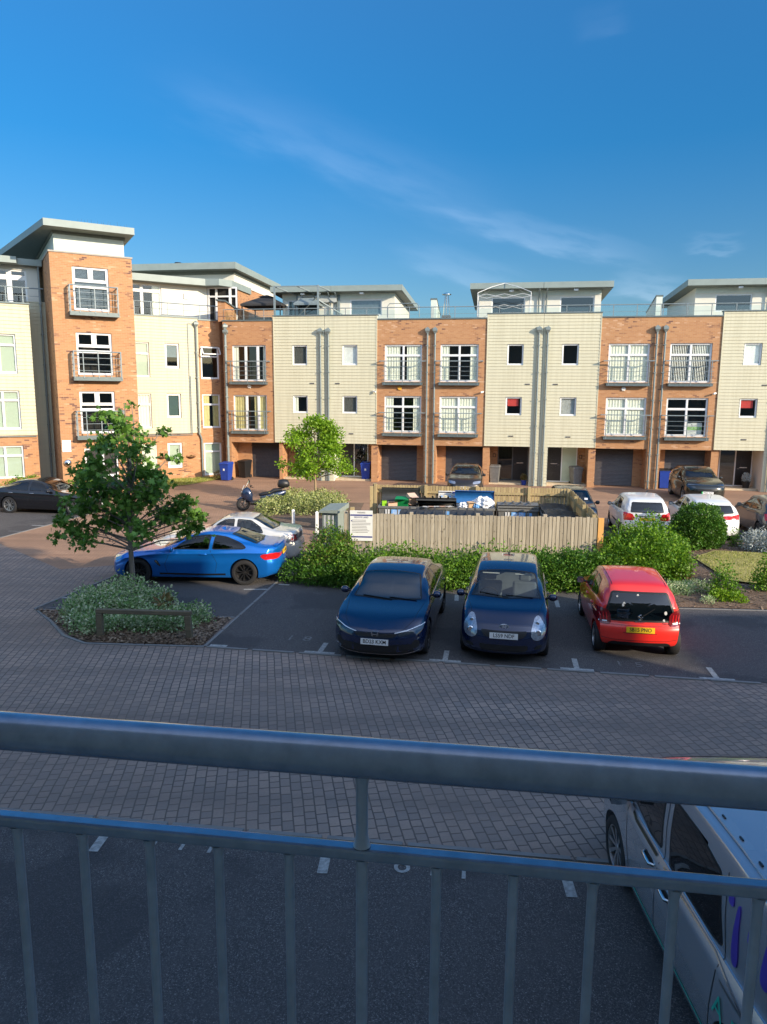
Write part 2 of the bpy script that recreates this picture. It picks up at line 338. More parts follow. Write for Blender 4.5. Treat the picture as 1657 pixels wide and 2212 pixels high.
# ---------------- mesh helpers ----------------
class MB:
    def __init__(s): s.v = []; s.f = []; s.m = []
    def add(s, vs, fs, mi=0):
        o = len(s.v); s.v += [tuple(p) for p in vs]
        for f in fs: s.f.append(tuple(i + o for i in f)); s.m.append(mi)
        return s
    def quad(s, a, b, c, d, mi=0): return s.add([a, b, c, d], [(0, 1, 2, 3)], mi)
    def poly(s, pts, mi=0): return s.add(pts, [tuple(range(len(pts)))], mi)
    def box(s, x0, y0, z0, x1, y1, z1, mi=0):
        x0, x1 = min(x0, x1), max(x0, x1); y0, y1 = min(y0, y1), max(y0, y1); z0, z1 = min(z0, z1), max(z0, z1)
        return s.add([(x0, y0, z0), (x1, y0, z0), (x1, y1, z0), (x0, y1, z0), (x0, y0, z1), (x1, y0, z1), (x1, y1, z1), (x0, y1, z1)],
                     [(0, 3, 2, 1), (4, 5, 6, 7), (0, 1, 5, 4), (1, 2, 6, 5), (2, 3, 7, 6), (3, 0, 4, 7)], mi)
    def obox(s, c, size, rot, mi=0):
        """box of a size at a centre, rot = Matrix or z angle"""
        if not isinstance(rot, Matrix): rot = Matrix.Rotation(rot, 3, 'Z')
        hx, hy, hz = (q / 2 for q in size); c = Vector(c)
        P = [c + rot @ Vector(p) for p in [(-hx, -hy, -hz), (hx, -hy, -hz), (hx, hy, -hz), (-hx, hy, -hz), (-hx, -hy, hz), (hx, -hy, hz), (hx, hy, hz), (-hx, hy, hz)]]
        return s.add(P, [(0, 3, 2, 1), (4, 5, 6, 7), (0, 1, 5, 4), (1, 2, 6, 5), (2, 3, 7, 6), (3, 0, 4, 7)], mi)
    def bar(s, a, b, wd, ht, mi=0):
        """rectangular bar between two points; wd is horizontal-ish, ht the other way"""
        a = Vector(a); b = Vector(b); d = b - a; l = d.length
        if l < 1e-6: return s
        x = d / l; up = Vector((0, 0, 1)) if abs(x.z) < .95 else Vector((0, 1, 0))
        y = up.cross(x).normalized(); z = x.cross(y)
        return s.obox((a + b) / 2, (l, wd, ht), Matrix((x, y, z)).transposed(), mi)
    def tube(s, pts, r, n=8, mi=0, cap=True):
        pts = [Vector(p) for p in pts]; rs = r if isinstance(r, (list, tuple)) else [r] * len(pts)
        rings = []; ref = None
        for i, p in enumerate(pts):
            d = (pts[min(i + 1, len(pts) - 1)] - pts[max(i - 1, 0)]).normalized()
            if ref is None: ref = Vector((0, 0, 1)) if abs(d.z) < .9 else Vector((1, 0, 0))
            x = (ref - d * ref.dot(d)).normalized(); ref = x; y = d.cross(x)
            rings.append([p + (x * math.cos(2 * math.pi * k / n) + y * math.sin(2 * math.pi * k / n)) * rs[i] for k in range(n)])
        vs = [q for rg in rings for q in rg]; fs = []
        for i in range(len(pts) - 1):
            for k in range(n):
                k2 = (k + 1) % n; fs.append((i * n + k, i * n + k2, (i + 1) * n + k2, (i + 1) * n + k))
        if cap: fs.append(tuple(range(n - 1, -1, -1))); fs.append(tuple((len(pts) - 1) * n + k for k in range(n)))
        return s.add(vs, fs, mi)
    def prism(s, pts, z0, z1, mi=0, mi_side=None):
        """vertical prism over a plan polygon (counter-clockwise)"""
        n = len(pts); ms = mi if mi_side is None else mi_side
        s.add([(x, y, z1) for x, y in pts], [tuple(range(n))], mi)
        s.add([(x, y, z0) for x, y in pts], [tuple(range(n - 1, -1, -1))], mi)
        for i in range(n):
            a, b = pts[i], pts[(i + 1) % n]; s.quad((*a, z0), (*b, z0), (*b, z1), (*a, z1), ms)
        return s
    def lathe(s, prof, axis_o, ax='z', n=24, mi=0):
        """profile (r, h) spun round an axis through axis_o"""
        vs = []; o = Vector(axis_o)
        for r_, h_ in prof:
            for k in range(n):
                a = 2 * math.pi * k / n; c, d = r_ * math.cos(a), r_ * math.sin(a)
                vs.append(o + Vector({'z': (c, d, h_), 'y': (c, h_, -d), 'x': (h_, c, d)}[ax]))
        fs = []
        for i in range(len(prof) - 1):
            for k in range(n):
                k2 = (k + 1) % n; fs.append((i * n + k, i * n + k2, (i + 1) * n + k2, (i + 1) * n + k))
        return s.add(vs, fs, mi)
    def xform(s, M, start=0):
        for i in range(start, len(s.v)): s.v[i] = tuple(M @ Vector(s.v[i]))
        return s
    def build(s, name, mats, parent=None, smooth=None, bevel=0.0, loc=None, fix=False):
        me = bpy.data.meshes.new(name); me.from_pydata(s.v, [], s.f)
        if isinstance(mats, str): mats = [mats]
        for k in mats: me.materials.append(MATS[k])
        me.polygons.foreach_set('material_index', s.m)
        if fix:
            bm = bmesh.new(); bm.from_mesh(me); bmesh.ops.remove_doubles(bm, verts=bm.verts, dist=1e-5)
            bmesh.ops.recalc_face_normals(bm, faces=bm.faces); bm.to_mesh(me); bm.free()
        if smooth is not None:
            me.polygons.foreach_set('use_smooth', [True] * len(me.polygons)); me.set_sharp_from_angle(angle=R(smooth))
        me.update()
        o = bpy.data.objects.new(name, me); COL.objects.link(o)
        if parent: o.parent = parent
        if loc: o.location = loc
        if bevel:
            b = o.modifiers.new('bevel', 'BEVEL'); b.width = bevel; b.segments = 2; b.limit_method = 'ANGLE'; b.angle_limit = R(40)
        return o

def tag(o, label=None, cat=None, group=None, kind=None):
    for k, v in (('label', label), ('category', cat), ('group', group), ('kind', kind)):
        if v: o[k] = v
    return o
def thing(name, label, cat, loc=(0, 0, 0), rz=0.0, group=None):
    o = bpy.data.objects.new(name, None); COL.objects.link(o); o.empty_display_size = .2
    o.location = loc; o.rotation_euler = (0, 0, rz); return tag(o, label, cat, group)
def struct(name, mb, mats, **k): return tag(mb.build(name, mats, **k), kind='structure')
def copy_tree(o, parent=None):
    c = o.copy(); COL.objects.link(c); c.parent = parent
    for ch in o.children: copy_tree(ch, c)
    return c
def text_mb(txt, size, mi=0, extrude=.001, bold=.0, align='CENTER'):
    """letters as flat mesh in the XY plane, centred"""
    cu = bpy.data.curves.new('txt', 'FONT'); cu.body = txt; cu.size = size; cu.align_x = align; cu.align_y = 'CENTER'; cu.extrude = extrude; cu.offset = bold; cu.resolution_u = 3
    o = bpy.data.objects.new('txt', cu); COL.objects.link(o); dg = bpy.context.evaluated_depsgraph_get()
    me = bpy.data.meshes.new_from_object(o.evaluated_get(dg)); mb = MB()
    mb.add([tuple(v.co) for v in me.vertices], [tuple(p.vertices) for p in me.polygons], mi)
    bpy.data.objects.remove(o); bpy.data.curves.remove(cu); bpy.data.meshes.remove(me); return mb
def merge(a, b, M=None, mi=None):
    o = len(a.v); a.v += [tuple(M @ Vector(p)) if M else p for p in b.v]
    a.f += [tuple(i + o for i in f) for f in b.f]; a.m += b.m if mi is None else [mi] * len(b.f); return a
# ================= THE SETTING =================
def sheet(name, polys, z, mats, th=0.0, mi=None):
    mb = MB()
    for i, p in enumerate(polys): mb.poly([(x, y, z) for x, y in p], 0 if mi is None else mi[i])
    return struct(name, mb, mats)
sheet('ground', [[(-700, -500), (700, -500), (700, 1200), (-700, 1200)]], -.02, 'far_ground')
sheet('court_paving', [[(-60, 7.45), (-5.2, 8.06), (3.0, 7.0), (30, 3.5), (60, 3.5), (60, 60), (-60, 60)]], 0.0, 'court_pavers')
AX, AY = (math.cos(R(-9.12)), math.sin(R(-9.12))), (math.sin(R(9.12)), math.cos(R(9.12)))
def mw(s, t, o=(-6.382, 42.388)): return (o[0] + s * AX[0] + t * AY[0], o[1] + s * AX[1] + t * AY[1])
# redder blocks on the drives in front of the terrace
sheet('drive_paving', [[(-60, 41), (-13.9, 24.6), (-9.2, 20.0), (-2.2, 22.9), (-1.4, 24.3), (7.0, 23.3), (9.6, 27.5), (40, 23.0), (60, 40), (60, 60), (-60, 60)]], .004, 'drive_pavers')
# parking bays
bay = [(-3.56, 13.72), (60, 3.5), (60, 12.6), (9.6, 16.38), (6.9, 16.6), (6.4, 18.6), (-2.5, 19.2), (-2.83, 18.83)]
sheet('parking_asphalt', [bay, [(-8.08, 16.22), (-7.5, 16.04), (-3.34, 15.59), (-2.83, 18.83), (-2.0, 22.6), (-7.0, 23.2), (-7.42, 19.34)],
      [(-60, 32), (-13.3, 24.3), (-12.0, 30.6), (-19, 31.8), (-60, 38)],
      [(6.6, 22.0), (20, 19.9), (20, 25.6), (7.1, 27.6)]], .008, 'asphalt')
sheet('near_asphalt', [[(-60, 7.9), (-60, -.2), (60, -.2), (60, 4), (30, 3.5), (3.0, 6.99), (-5.2, 8.05)]], .006, 'asphalt')
# flush edging kerbs
kb = MB()
def edging(pts, wd=.06, z0=-.05, z1=.022):
    for a, b in zip(pts, pts[1:]):
        n = max(1, int(math.hypot(b[0] - a[0], b[1] - a[1]) / .91))
        for i in range(n):
            p = [a[k] + (b[k] - a[k]) * (i / n + .004) for k in (0, 1)]; q = [a[k] + (b[k] - a[k]) * ((i + 1) / n - .004) for k in (0, 1)]
            kb.bar((*p, (z0 + z1) / 2), (*q, (z0 + z1) / 2), wd, z1 - z0)
edging([(-8.1, 16.2), (-7.29, 15.23), (-6.6, 14.3), (-5.97, 13.84), (-3.54, 13.7), (9.5, 11.55), (24, 9.2)])
edging([(-3.54, 13.7), (-2.83, 18.83)]); edging([(-8.1, 16.2), (-7.38, 19.34), (-7.0, 23.2)]); edging([(-8.05, 16.14), (-7.5, 16.04)]); edging([(-3.75, 15.62), (-3.34, 15.6)])
edging([(-24, 8.8), (-5.2, 8.06), (3.0, 7.0), (16, 5.3)]); edging([(-13.6, 22.6), (-13.26, 24.44), (-12.0, 30.6)]); edging([(6.9, 16.55), (9.6, 16.36), (20, 15.2)])
struct('kerb', kb, 'kerb_stone')
# painted marks
mk = MB()
def mark(a, b, wd=.1, mi=0, z=.013):
    a = Vector((*a, z)); b = Vector((*b, z)); d = (b - a).normalized(); n = Vector((-d.y, d.x, 0)) * wd / 2
    mk.quad(a - n, b - n, b + n, a + n, mi)
for cx, cy in [(-1.23, 13.41), (1.18, 13.01), (3.58, 12.62), (5.97, 12.20)]:
    ex = Vector((math.cos(R(-9)), math.sin(R(-9)))); ey = Vector((-ex.y, ex.x)); c = Vector((cx, cy))
    mark(c - ex * .3, c + ex * .3); mark(c + ey * .05, c + ey * .56)
mark((-3.45, 13.78), (-3.1, 13.74), .1)
mark((1.86, 17.6), (1.80, 17.05)); mark((4.26, 17.15), (4.17, 16.56)); mark((-3.58, 17.97), (-2.96, 17.99)); mark((-2.76, 18.49), (-2.47, 18.44)); mark((-7.95, 17.08), (-7.62, 17.12))
for x, y in [(-8.0, 7.95), (-5.65, 7.8), (-3.15, 7.36), (-.61, 7.02), (1.925, 6.68), (4.5, 6.35)]: mark((x - .01, y - .17), (x + .01, y + .17), .11)
for i, (x, y) in enumerate([(-5.65, 7.95), (-3.14, 7.62), (-.59, 7.28), (1.94, 6.95), (4.5, 6.6)]): mark((x - .28, y + .04), (x + .28, y - .03), .08)
mark((-13.33, 26.86), (-12.74, 26.76)); mark((-13.62, 25.7), (-13.03, 25.6), .08, 1); mark((-13.9, 24.6), (-13.3, 24.5), .1)
for a, b in [((-7.9, 16.3), (-7.0, 16.15))]: mark(a, b, .05, 1)
mark((7.3, 23.6), (8.1, 23.5)); mark((14.2, 38.4), (13.1, 36.2), .08, 1)
tm = [('1', -1.9, 14.25, .40, 1), ('8', -1.55, 14.19, .40, 1), ('1', 4.45, 12.92, .34, 1), ('5', 4.8, 12.86, .34, 1), ('1 1 1', -2.2, 7.35, .42, 0), ('6 1 1', .55, 6.95, .42, 0)]
for t, x, y, s, mi in tm: merge(mk, text_mb(t, s, 0, 0), Matrix.Translation((x, y, .013)) @ Matrix.Rotation(R(-8), 4, 'Z'), mi)
struct('painted_marks', mk, ['line_paint', 'worn_paint'])
# beds and lawn
def mound(name, poly, mat, z=.03, h=.05, grid=.18, chips=0, chipmat='chips', label=None):
    """planting surface as a gently uneven sheet"""
    bm = bmesh.new(); f = bm.faces.new([bm.verts.new((x, y, z)) for x, y in poly]); bmesh.ops.triangulate(bm, faces=[f])
    for _ in range(4): bmesh.ops.subdivide_edges(bm, edges=[e for e in bm.edges if e.calc_length() > grid * 2], cuts=1, use_grid_fill=True)
    bmesh.ops.triangulate(bm, faces=bm.faces)
    for v in bm.verts:
        if not v.is_boundary: v.co.z += h * (.5 + rnd.random() * .6)
    me = bpy.data.meshes.new(name); bm.to_mesh(me); me.materials.append(MATS[mat])
    if chips:
        me.materials.append(MATS[chipmat]); fs = list(bm.faces); ar = [f.calc_area() for f in fs]; vs = []; pf = []
        for f in rnd.choices(fs, ar, k=chips):
            a, b = rnd.random(), rnd.random()
            if a + b > 1: a, b = 1 - a, 1 - b
            p = f.verts[0].co + (f.verts[1].co - f.verts[0].co) * a + (f.verts[2].co - f.verts[0].co) * b; t = rnd.random() * 6.28; l = rnd.uniform(.02, .05); w_ = l * .4
            u = Vector((math.cos(t), math.sin(t), rnd.uniform(-.3, .5))) * l; n = Vector((-math.sin(t), math.cos(t), rnd.uniform(-.4, .4))) * w_; o = len(vs)
            p = p + Vector((0, 0, .012)); vs += [p - u - n, p + u - n, p + u + n, p - u + n]; pf.append((o, o + 1, o + 2, o + 3))
        m2 = bpy.data.meshes.new(name + '_c'); m2.from_pydata([tuple(v) for v in vs], [], pf); b2 = bmesh.new(); b2.from_mesh(m2)
        for f in b2.faces: f.material_index = 1
        b2.to_mesh(m2); bm.from_mesh(m2); bm.to_mesh(me); b2.free(); bpy.data.meshes.remove(m2)
    bm.free(); o = bpy.data.objects.new(name, me); COL.objects.link(o); return tag(o, kind='structure')
mound('planting_bed', [(-8.03, 16.1), (-7.26, 15.3), (-6.55, 14.38), (-5.95, 13.9), (-3.6, 13.76), (-3.40, 15.55), (-3.75, 15.57), (-7.5, 16.0)], 'soil', .02, .06, chips=5000)
mound('planting_bed', [(6.95, 16.6), (9.6, 16.42), (24, 14.6), (24, 22), (13.2, 24.2), (9.2, 24.9), (7.4, 24), (6.9, 19.5), (-2.4, 19.6), (-2.75, 18.9), (6.2, 18.3)], 'soil', .03, .07, .3, chips=9000)
mound('lawn', [(9.3, 18.8), (10.4, 18.15), (14, 17.3), (20, 16.9), (20, 20.6), (13.8, 21.9), (10.6, 22.6), (9.5, 21.6)], 'turf', .13, .03, .3)
mound('planting_bed', [(-5.4, 27.2), (-1.2, 26.6), (-.9, 33.0), (-5.0, 33.6)], 'soil', .03, .05, .3)

def grass_patch(name, poly, n, hmin, hmax, label, z=.1, wd=.012, mat='grass_blade'):
    from mathutils.geometry import tessellate_polygon
    P = [Vector((x, y, 0)) for x, y in poly]; T = tessellate_polygon([P]); ar = [abs((P[b] - P[a]).cross(P[c] - P[a]).z) for a, b, c in T]; mb = MB()
    for a, b, c in rnd.choices(T, ar, k=n):
        u, v = rnd.random(), rnd.random()
        if u + v > 1: u, v = 1 - u, 1 - v
        p = P[a] + (P[b] - P[a]) * u + (P[c] - P[a]) * v; t = rnd.random() * 6.28; h = rnd.uniform(hmin, hmax); l = Vector((rnd.uniform(-.4, .4), rnd.uniform(-.4, .4), 1)) * h
        n_ = Vector((math.cos(t), math.sin(t), 0)) * wd; p.z = z; mb.add([p - n_, p + n_, p + l], [(0, 1, 2)])
    return tag(mb.build(name, mat), label, 'grass', kind='stuff')
grass_patch('grass', [(9.3, 18.9), (10.4, 18.3), (20, 17.2), (20, 20.4), (10.6, 22.4), (9.5, 21.5)], 16000, .03, .07, 'dry yellowish lawn grass beyond the mulch bed', .14)

# ---------- the building behind the balcony: casts the long shadow over the bays ----------
ob = thing('apartment_block', 'own block with the balcony the view is taken from', 'building', (0, -.5, 0))
def own(name, x0, x1, z, roof=0.0):
    mb = MB(); mb.box(x0, -9, 0, x1, 0, z, 0)
    if roof: mb.box(x0 - roof * .2, -9.4, z, x1 + roof, .0, z + .3, 1)
    return mb.build(name, ['own_wall', 'fascia'], ob)
own('wall', 3.2, 17.4, 12.75); mb = MB()
mb.box(-30, -9, 0, 3.2, 0, 12.75); mb.build('wall', 'own_wall', ob)
mb = MB(); mb.box(-31, -9.3, 12.75, 18.6, 0, 13.1); mb.build('roof', 'fascia', ob)
mb = MB(); mb.box(17.4, -9, 0, 19.6, 0, 11.3); mb.build('wall', 'own_wall', ob)
mb = MB(); mb.add([(17.4, 0, 11.3), (19.9, 0, 12.0), (19.9, 0, 12.25), (17.4, 0, 11.6), (17.4, -8, 11.3), (19.9, -8, 12.0), (19.9, -8, 12.25), (17.4, -8, 11.6)],
       [(0, 1, 2, 3), (7, 6, 5, 4), (0, 4, 5, 1), (3, 2, 6, 7), (1, 5, 6, 2), (0, 3, 7, 4)]); mb.build('roof', 'fascia', ob)
own('wall', 19.6, 22.4, 9.3)
mb = MB(); pts = [(22.4, 0), (22.4, 7.1), (24.2, 8.0), (26.5, 8.9), (28.2, 9.3), (60, 9.3), (60, 0)]
for y in (0, -9): mb.add([(x, y, z) for x, z in pts], [tuple(range(7)) if y == 0 else tuple(range(6, -1, -1))])
for (xa, za), (xb, zb) in zip(pts, pts[1:]): mb.quad((xa, 0, za), (xa, -9, za), (xb, -9, zb), (xb, 0, zb))
mb.build('wall', 'own_wall', ob)
mb = MB(); mb.box(-2.4, 0, 3.12, 2.4, 1.32, 3.38); mb.build('balcony_floor', 'concrete', ob)

# ---------- railing in front of the viewer ----------
ra = R(-7.905); RA = Vector((-.4933, .8725, 0)); RD = Vector((math.cos(ra), math.sin(ra), 0))
rl = thing('balcony_railing', 'grey painted steel balcony railing with round handrail in the foreground', 'railing', (RA.x, RA.y, 3.38), ra)
mb = MB(); mb.tube([(-1.5, 0, 1.155), (0, 0, 1.155), (2.6, 0, 1.155)], .0241, 40); mb.build('handrail', 'rail_paint', rl, smooth=60)
mb = MB(); mb.obox((.55, 0, 1.031), (4.1, .020, .0155), 0); mb.build('mid_rail', 'rail_paint', rl, bevel=.004)
mb = MB(); mb.obox((.55, 0, .08), (4.1, .020, .0155), 0); mb.build('bottom_rail', 'rail_paint', rl, bevel=.004)
for k in range(-16, 28):
    t = .0135 + .0921 * k; post = (k - 5) % 12 == 0
    mb = MB(); r_ = .0078 if post else .0060
    if post:
        mb.tube([(t, 0, 0.0), (t, 0, 1.022)], .0075, 16)
        mb.tube([(t, 0, 1.04), (t, 0, 1.046), (t, 0, 1.055), (t, 0, 1.12), (t, 0, 1.133)], [.011, .009, .0075, .0075, .0095], 16)
        mb.tube([(t, 0, 1.015), (t, 0, 1.0235)], [.0075, .010], 16)
    else: mb.tube([(t, 0, .088), (t, 0, 1.01), (t, 0, 1.017), (t, 0, 1.0235)], [.006, .006, .0072, .010], 14)
    mb.build('post' if post else 'baluster', 'rail_paint_lit', rl, smooth=50)

# ================= FACADES =================
def facade(mb, s0, s1, z0, z1, holes, y=0.0, depth=.11, mi=0, clad=False, rmi=None, board=.168):
    """front wall facing -y with rectangular openings (s0,z0,s1,z1) and their reveals"""
    rmi = mi if rmi is None else rmi
    ss = sorted({s0, s1, *[min(max(h[i], s0), s1) for h in holes for i in (0, 2)]}); zs = sorted({z0, z1, *[min(max(h[i], z0), z1) for h in holes for i in (1, 3)]})
    for a, b in zip(ss, ss[1:]):
        for c, d in zip(zs, zs[1:]):
            if b - a < 1e-4 or d - c < 1e-4: continue
            m_, n_ = (a + b) / 2, (c + d) / 2
            if any(h[0] < m_ < h[2] and h[1] < n_ < h[3] for h in holes): continue
            if not clad: mb.quad((a, y, c), (b, y, c), (b, y, d), (a, y, d), mi); continue
            z = c
            while z < d - 1e-5:
                k = math.floor((z + 1e-6) / board); e = min(d, (k + 1) * board); fa = (z - k * board) / board; fb = (e - k * board) / board
                ya, yb = y - .020 * (1 - fa), y - .020 * (1 - fb)
                g = .013 if abs(fa) < 1e-4 else 0
                if g:
                    mb.quad((a, y + .004, z), (b, y + .004, z), (b, y + .004, z + g), (a, y + .004, z + g), mi)
                    mb.quad((a, ya, z + g), (b, ya, z + g), (b, y + .004, z + g), (a, y + .004, z + g), mi)
                if e - z > g: mb.quad((a, ya, z + g), (b, ya, z + g), (b, yb, e), (a, yb, e), mi)
                z = e
    yo = y - (.02 if clad else 0)
    for a, c, b, d in holes:
        mb.quad((a, yo, c), (a, yo, d), (a, y + depth, d), (a, y + depth, c), rmi); mb.quad((b, yo, c), (b, y + depth, c), (b, y + depth, d), (b, yo, d), rmi)
        mb.quad((a, yo, d), (b, yo, d), (b, y + depth, d), (a, y + depth, d), rmi); mb.quad((a, yo, c), (a, y + depth, c), (b, y + depth, c), (b, yo, c), rmi)

def wave(mb, a, b, z0, z1, y, amp=.016, per=.15, mi=0):
    n = max(3, int((b - a) / per * 5)); ph = rnd.random() * 6
    P = [(a + (b - a) * i / n, y + amp * math.sin(i * 2 * math.pi / 5 + ph) * (.7 + .3 * math.sin(i * .7))) for i in range(n + 1)]
    for p, q in zip(P, P[1:]): mb.quad((p[0], p[1], z0), (q[0], q[1], z0), (q[0], q[1], z1), (p[0], p[1], z1), mi)

def dressing(par, a, c, b, d, y, kind):
    """what hangs behind the glass"""
    if kind == 'dark': return
    mb = MB(); wd = b - a
    if kind in ('sides', 'full', 'wide', 'left', 'yellow', 'parted'):
        fr = {'sides': (.22, .80), 'full': (.5, .5), 'wide': (.40, .60), 'left': (.16, .92), 'yellow': (.42, .62), 'parted': (.33, .72)}[kind]
        wave(mb, a, a + wd * fr[0], c, d, y); wave(mb, a + wd * fr[1], b, c, d, y)
        mb.build('curtain', 'curtain_yellow' if kind == 'yellow' else 'curtain', par)
    elif kind == 'vertical':
        n = int(wd / .085)
        for i in range(n):
            x = a + (i + .5) * wd / n; mb.obox((x, y, (c + d) / 2), (.060, .004, d - c), R(38))
        mb.build('blind', 'blind', par)
    elif kind in ('venetian', 'venetian_dark'):
        n = int((d - c) / .055)
        for i in range(n): mb.add([(a, y - .018, c + i * .055 + .012), (b, y - .018, c + i * .055 + .012), (b, y + .018, c + i * .055 + .040), (a, y + .018, c + i * .055 + .040)], [(0, 1, 2, 3)])
        mb.build('blind', 'blind_dark' if kind.endswith('dark') else 'blind', par)
    elif kind in ('roller', 'green', 'half'):
        lo = c if kind != 'half' else c + (d - c) * .45
        mb.quad((a, y, lo), (b, y, lo), (b, y, d), (a, y, d)); mb.box(a, y - .03, lo - .015, b, y, lo + .015); mb.build('blind', 'blind' if kind != 'green' else 'blind_green', par)
    elif kind == 'red': mb.box(a + .05, y, c + (d - c) * .5, b - .12, y + .02, d - .03); mb.build('blind', 'red_cloth', par)
    elif kind == 'narrow': wave(mb, a, a + wd * .3, c, d, y); mb.build('curtain', 'curtain', par)

def window(H, a, c, b, d, y=0.0, bars=(), trans=(), fr=.055, kind='dark', rec=.07, glassm='pane_glass', name='window', open_top=False, mull=.06):
    """white framed window: bars = vertical positions, trans = transom heights; room box behind"""
    yf = y + rec; mb = MB()
    mb.box(a, yf, c, a + fr, yf + .06, d); mb.box(b - fr, yf, c, b, yf + .06, d); mb.box(a + fr, yf, c, b - fr, yf + .06, c + fr * 1.2); mb.box(a + fr, yf, d - fr, b - fr, yf + .06, d)
    zz = [c + fr * 1.2] + list(trans) + [d - fr]; xx = [a + fr] + list(bars) + [b - fr]
    for x in bars: mb.box(x - mull / 2, yf + .002, c + fr * 1.2, x + mull / 2, yf + .058, d - fr)
    for z in trans:
        for p, q in zip(xx, xx[1:]): mb.box(p + (mull / 2 if p != xx[0] else 0), yf + .004, z - mull / 2, q - (mull / 2 if q != xx[-1] else 0), yf + .056, z + mull / 2)
    # inner sash lines
    for i, (p, q) in enumerate(zip(xx, xx[1:])):
        for j, (u, v) in enumerate(zip(zz, zz[1:])):
            p0, q0, u0, v0 = p + (mull / 2 if i else 0), q - (mull / 2 if i < len(xx) - 2 else 0), u + (mull / 2 if j else 0), v - (mull / 2 if j < len(zz) - 2 else 0)
            t = .022; yy0, yy1 = yf + .015, yf + .05
            mb.box(p0, yy0, u0, p0 + t, yy1, v0); mb.box(q0 - t, yy0, u0, q0, yy1, v0); mb.box(p0 + t, yy0, u0, q0 - t, yy1, u0 + t); mb.box(p0 + t, yy0, v0 - t, q0 - t, yy1, v0)
    # dim room
    for f in [((a, yf + .06, c), (a, 1.2 + y, c), (a, 1.2 + y, d), (a, yf + .06, d)), ((b, yf + .06, c), (b, yf + .06, d), (b, 1.2 + y, d), (b, 1.2 + y, c)),
              ((a, 1.2 + y, c), (b, 1.2 + y, c), (b, 1.2 + y, d), (a, 1.2 + y, d)), ((a, yf + .06, d), (a, 1.2 + y, d), (b, 1.2 + y, d), (b, yf + .06, d)), ((a, yf + .06, c), (b, yf + .06, c), (b, 1.2 + y, c), (a, 1.2 + y, c))]:
        mb.quad(*f, 1)
    wo = mb.build(name, ['upvc', 'room_dark'], H)
    mb = MB(); mb.quad((a + fr * .5, yf + .032, c + fr * .5), (b - fr * .5, yf + .032, c + fr * .5), (b - fr * .5, yf + .032, d - fr * .5), (a + fr * .5, yf + .032, d - fr * .5)); mb.build('glass', glassm, wo)
    dressing(wo, a + fr, c + fr, b - fr, d - fr, yf + .09, kind)
    return wo

def juliet(H, a, b, z_led, z_rail, posts, y=0.0, over=.27, out=.30):
    """slim steel balcony in front of a french window"""
    mb = MB(); mb.box(a + .02, y - out, z_led - .14, b - .02, y - .001, z_led); mb.box(a - .02, y - out - .02, z_led, b + .02, y - .003, z_led + .02); o = mb.build('juliet_balcony', 'sill_metal', H)
    mb = MB(); mb.box(a - over, y - out - .035, z_rail - .025, b + over, y - out + .035, z_rail + .025)
    for x in (a - over + .03, b + over - .03): mb.box(x - .02, y - out, z_rail - .02, x + .02, y - .002, z_rail + .02)
    mb.build('top_rail', 'steel_paint', o)
    for x in posts: mb = MB(); mb.box(x - .018, y - out - .01, z_led - .10, x + .018, y - out + .03, z_rail - .025); mb.build('post', 'steel_paint', o)
    mb = MB()
    n = 4
    for i in range(n):
        z = z_led + .14 + (z_rail - z_led - .2) * i / n
        mb.tube([(a + .02, y - .01, z), (a + .02, y - out, z), (b - .02, y - out, z), (b - .02, y - .01, z)], .011, 6)
    mb.build('rod', 'steel_paint', o)
    return o

def downpipe(H, x, z0, z1, y=0.0, r=.052):
    mb = MB(); mb.tube([(x, y - .10, z0), (x, y - .10, z1 - .1)], r, 10)
    z = z1 - .1; P = [(.06, z), (.075, z + .05), (.13, z + .14), (.13, z + .25)]
    for (p, zp), (q, zq) in zip(P, P[1:]):
        V = [(x - p, y - .10 - p, zp), (x + p, y - .10 - p, zp), (x + p, y - .10 + p * .7, zp), (x - p, y - .10 + p * .7, zp)]; U = [(x - q, y - .10 - q, zq), (x + q, y - .10 - q, zq), (x + q, y - .10 + q * .7, zq), (x - q, y - .10 + q * .7, zq)]
        mb.add(V + U, [(0, 1, 5, 4), (1, 2, 6, 5), (2, 3, 7, 6), (3, 0, 4, 7)])
    mb.add([(x - .13, y - .23, z + .25), (x + .13, y - .23, z + .25), (x + .13, y - .01, z + .25), (x - .13, y - .01, z + .25), (x, y - .08, z + .37)], [(0, 1, 4), (1, 2, 4), (2, 3, 4), (3, 0, 4)])
    zz = z0 + .4
    while zz < z1 - .4: mb.box(x - .075, y - .165, zz, x + .075, y - .002, zz + .04); zz += 1.45
    return mb.build('downpipe', 'pipe_paint', H, smooth=40)

def roofslab(H, pts, z0, z1, slope=None, over=0, name='roof', drop=0.0, dx=(0, 1)):
    """slab over plan points; drop lowers it along y"""
    mb = MB(); mb.prism(pts, z0, z1, 0, 0)
    y0 = min(p[1] for p in pts); y1 = max(p[1] for p in pts)
    for i, p in enumerate(mb.v): mb.v[i] = (p[0], p[1], p[2] - drop * (p[1] - y0) / (y1 - y0))
    for i, m_ in enumerate(mb.m): pass
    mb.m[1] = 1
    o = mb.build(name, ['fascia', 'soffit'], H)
    return o

FA = R(-9.12)
def mpt(s, t=0.0, z=0.0): x, y = mw(s, t); return (x, y, z)
ZS = 2.17; ZP = 9.36; ZB = 9.12

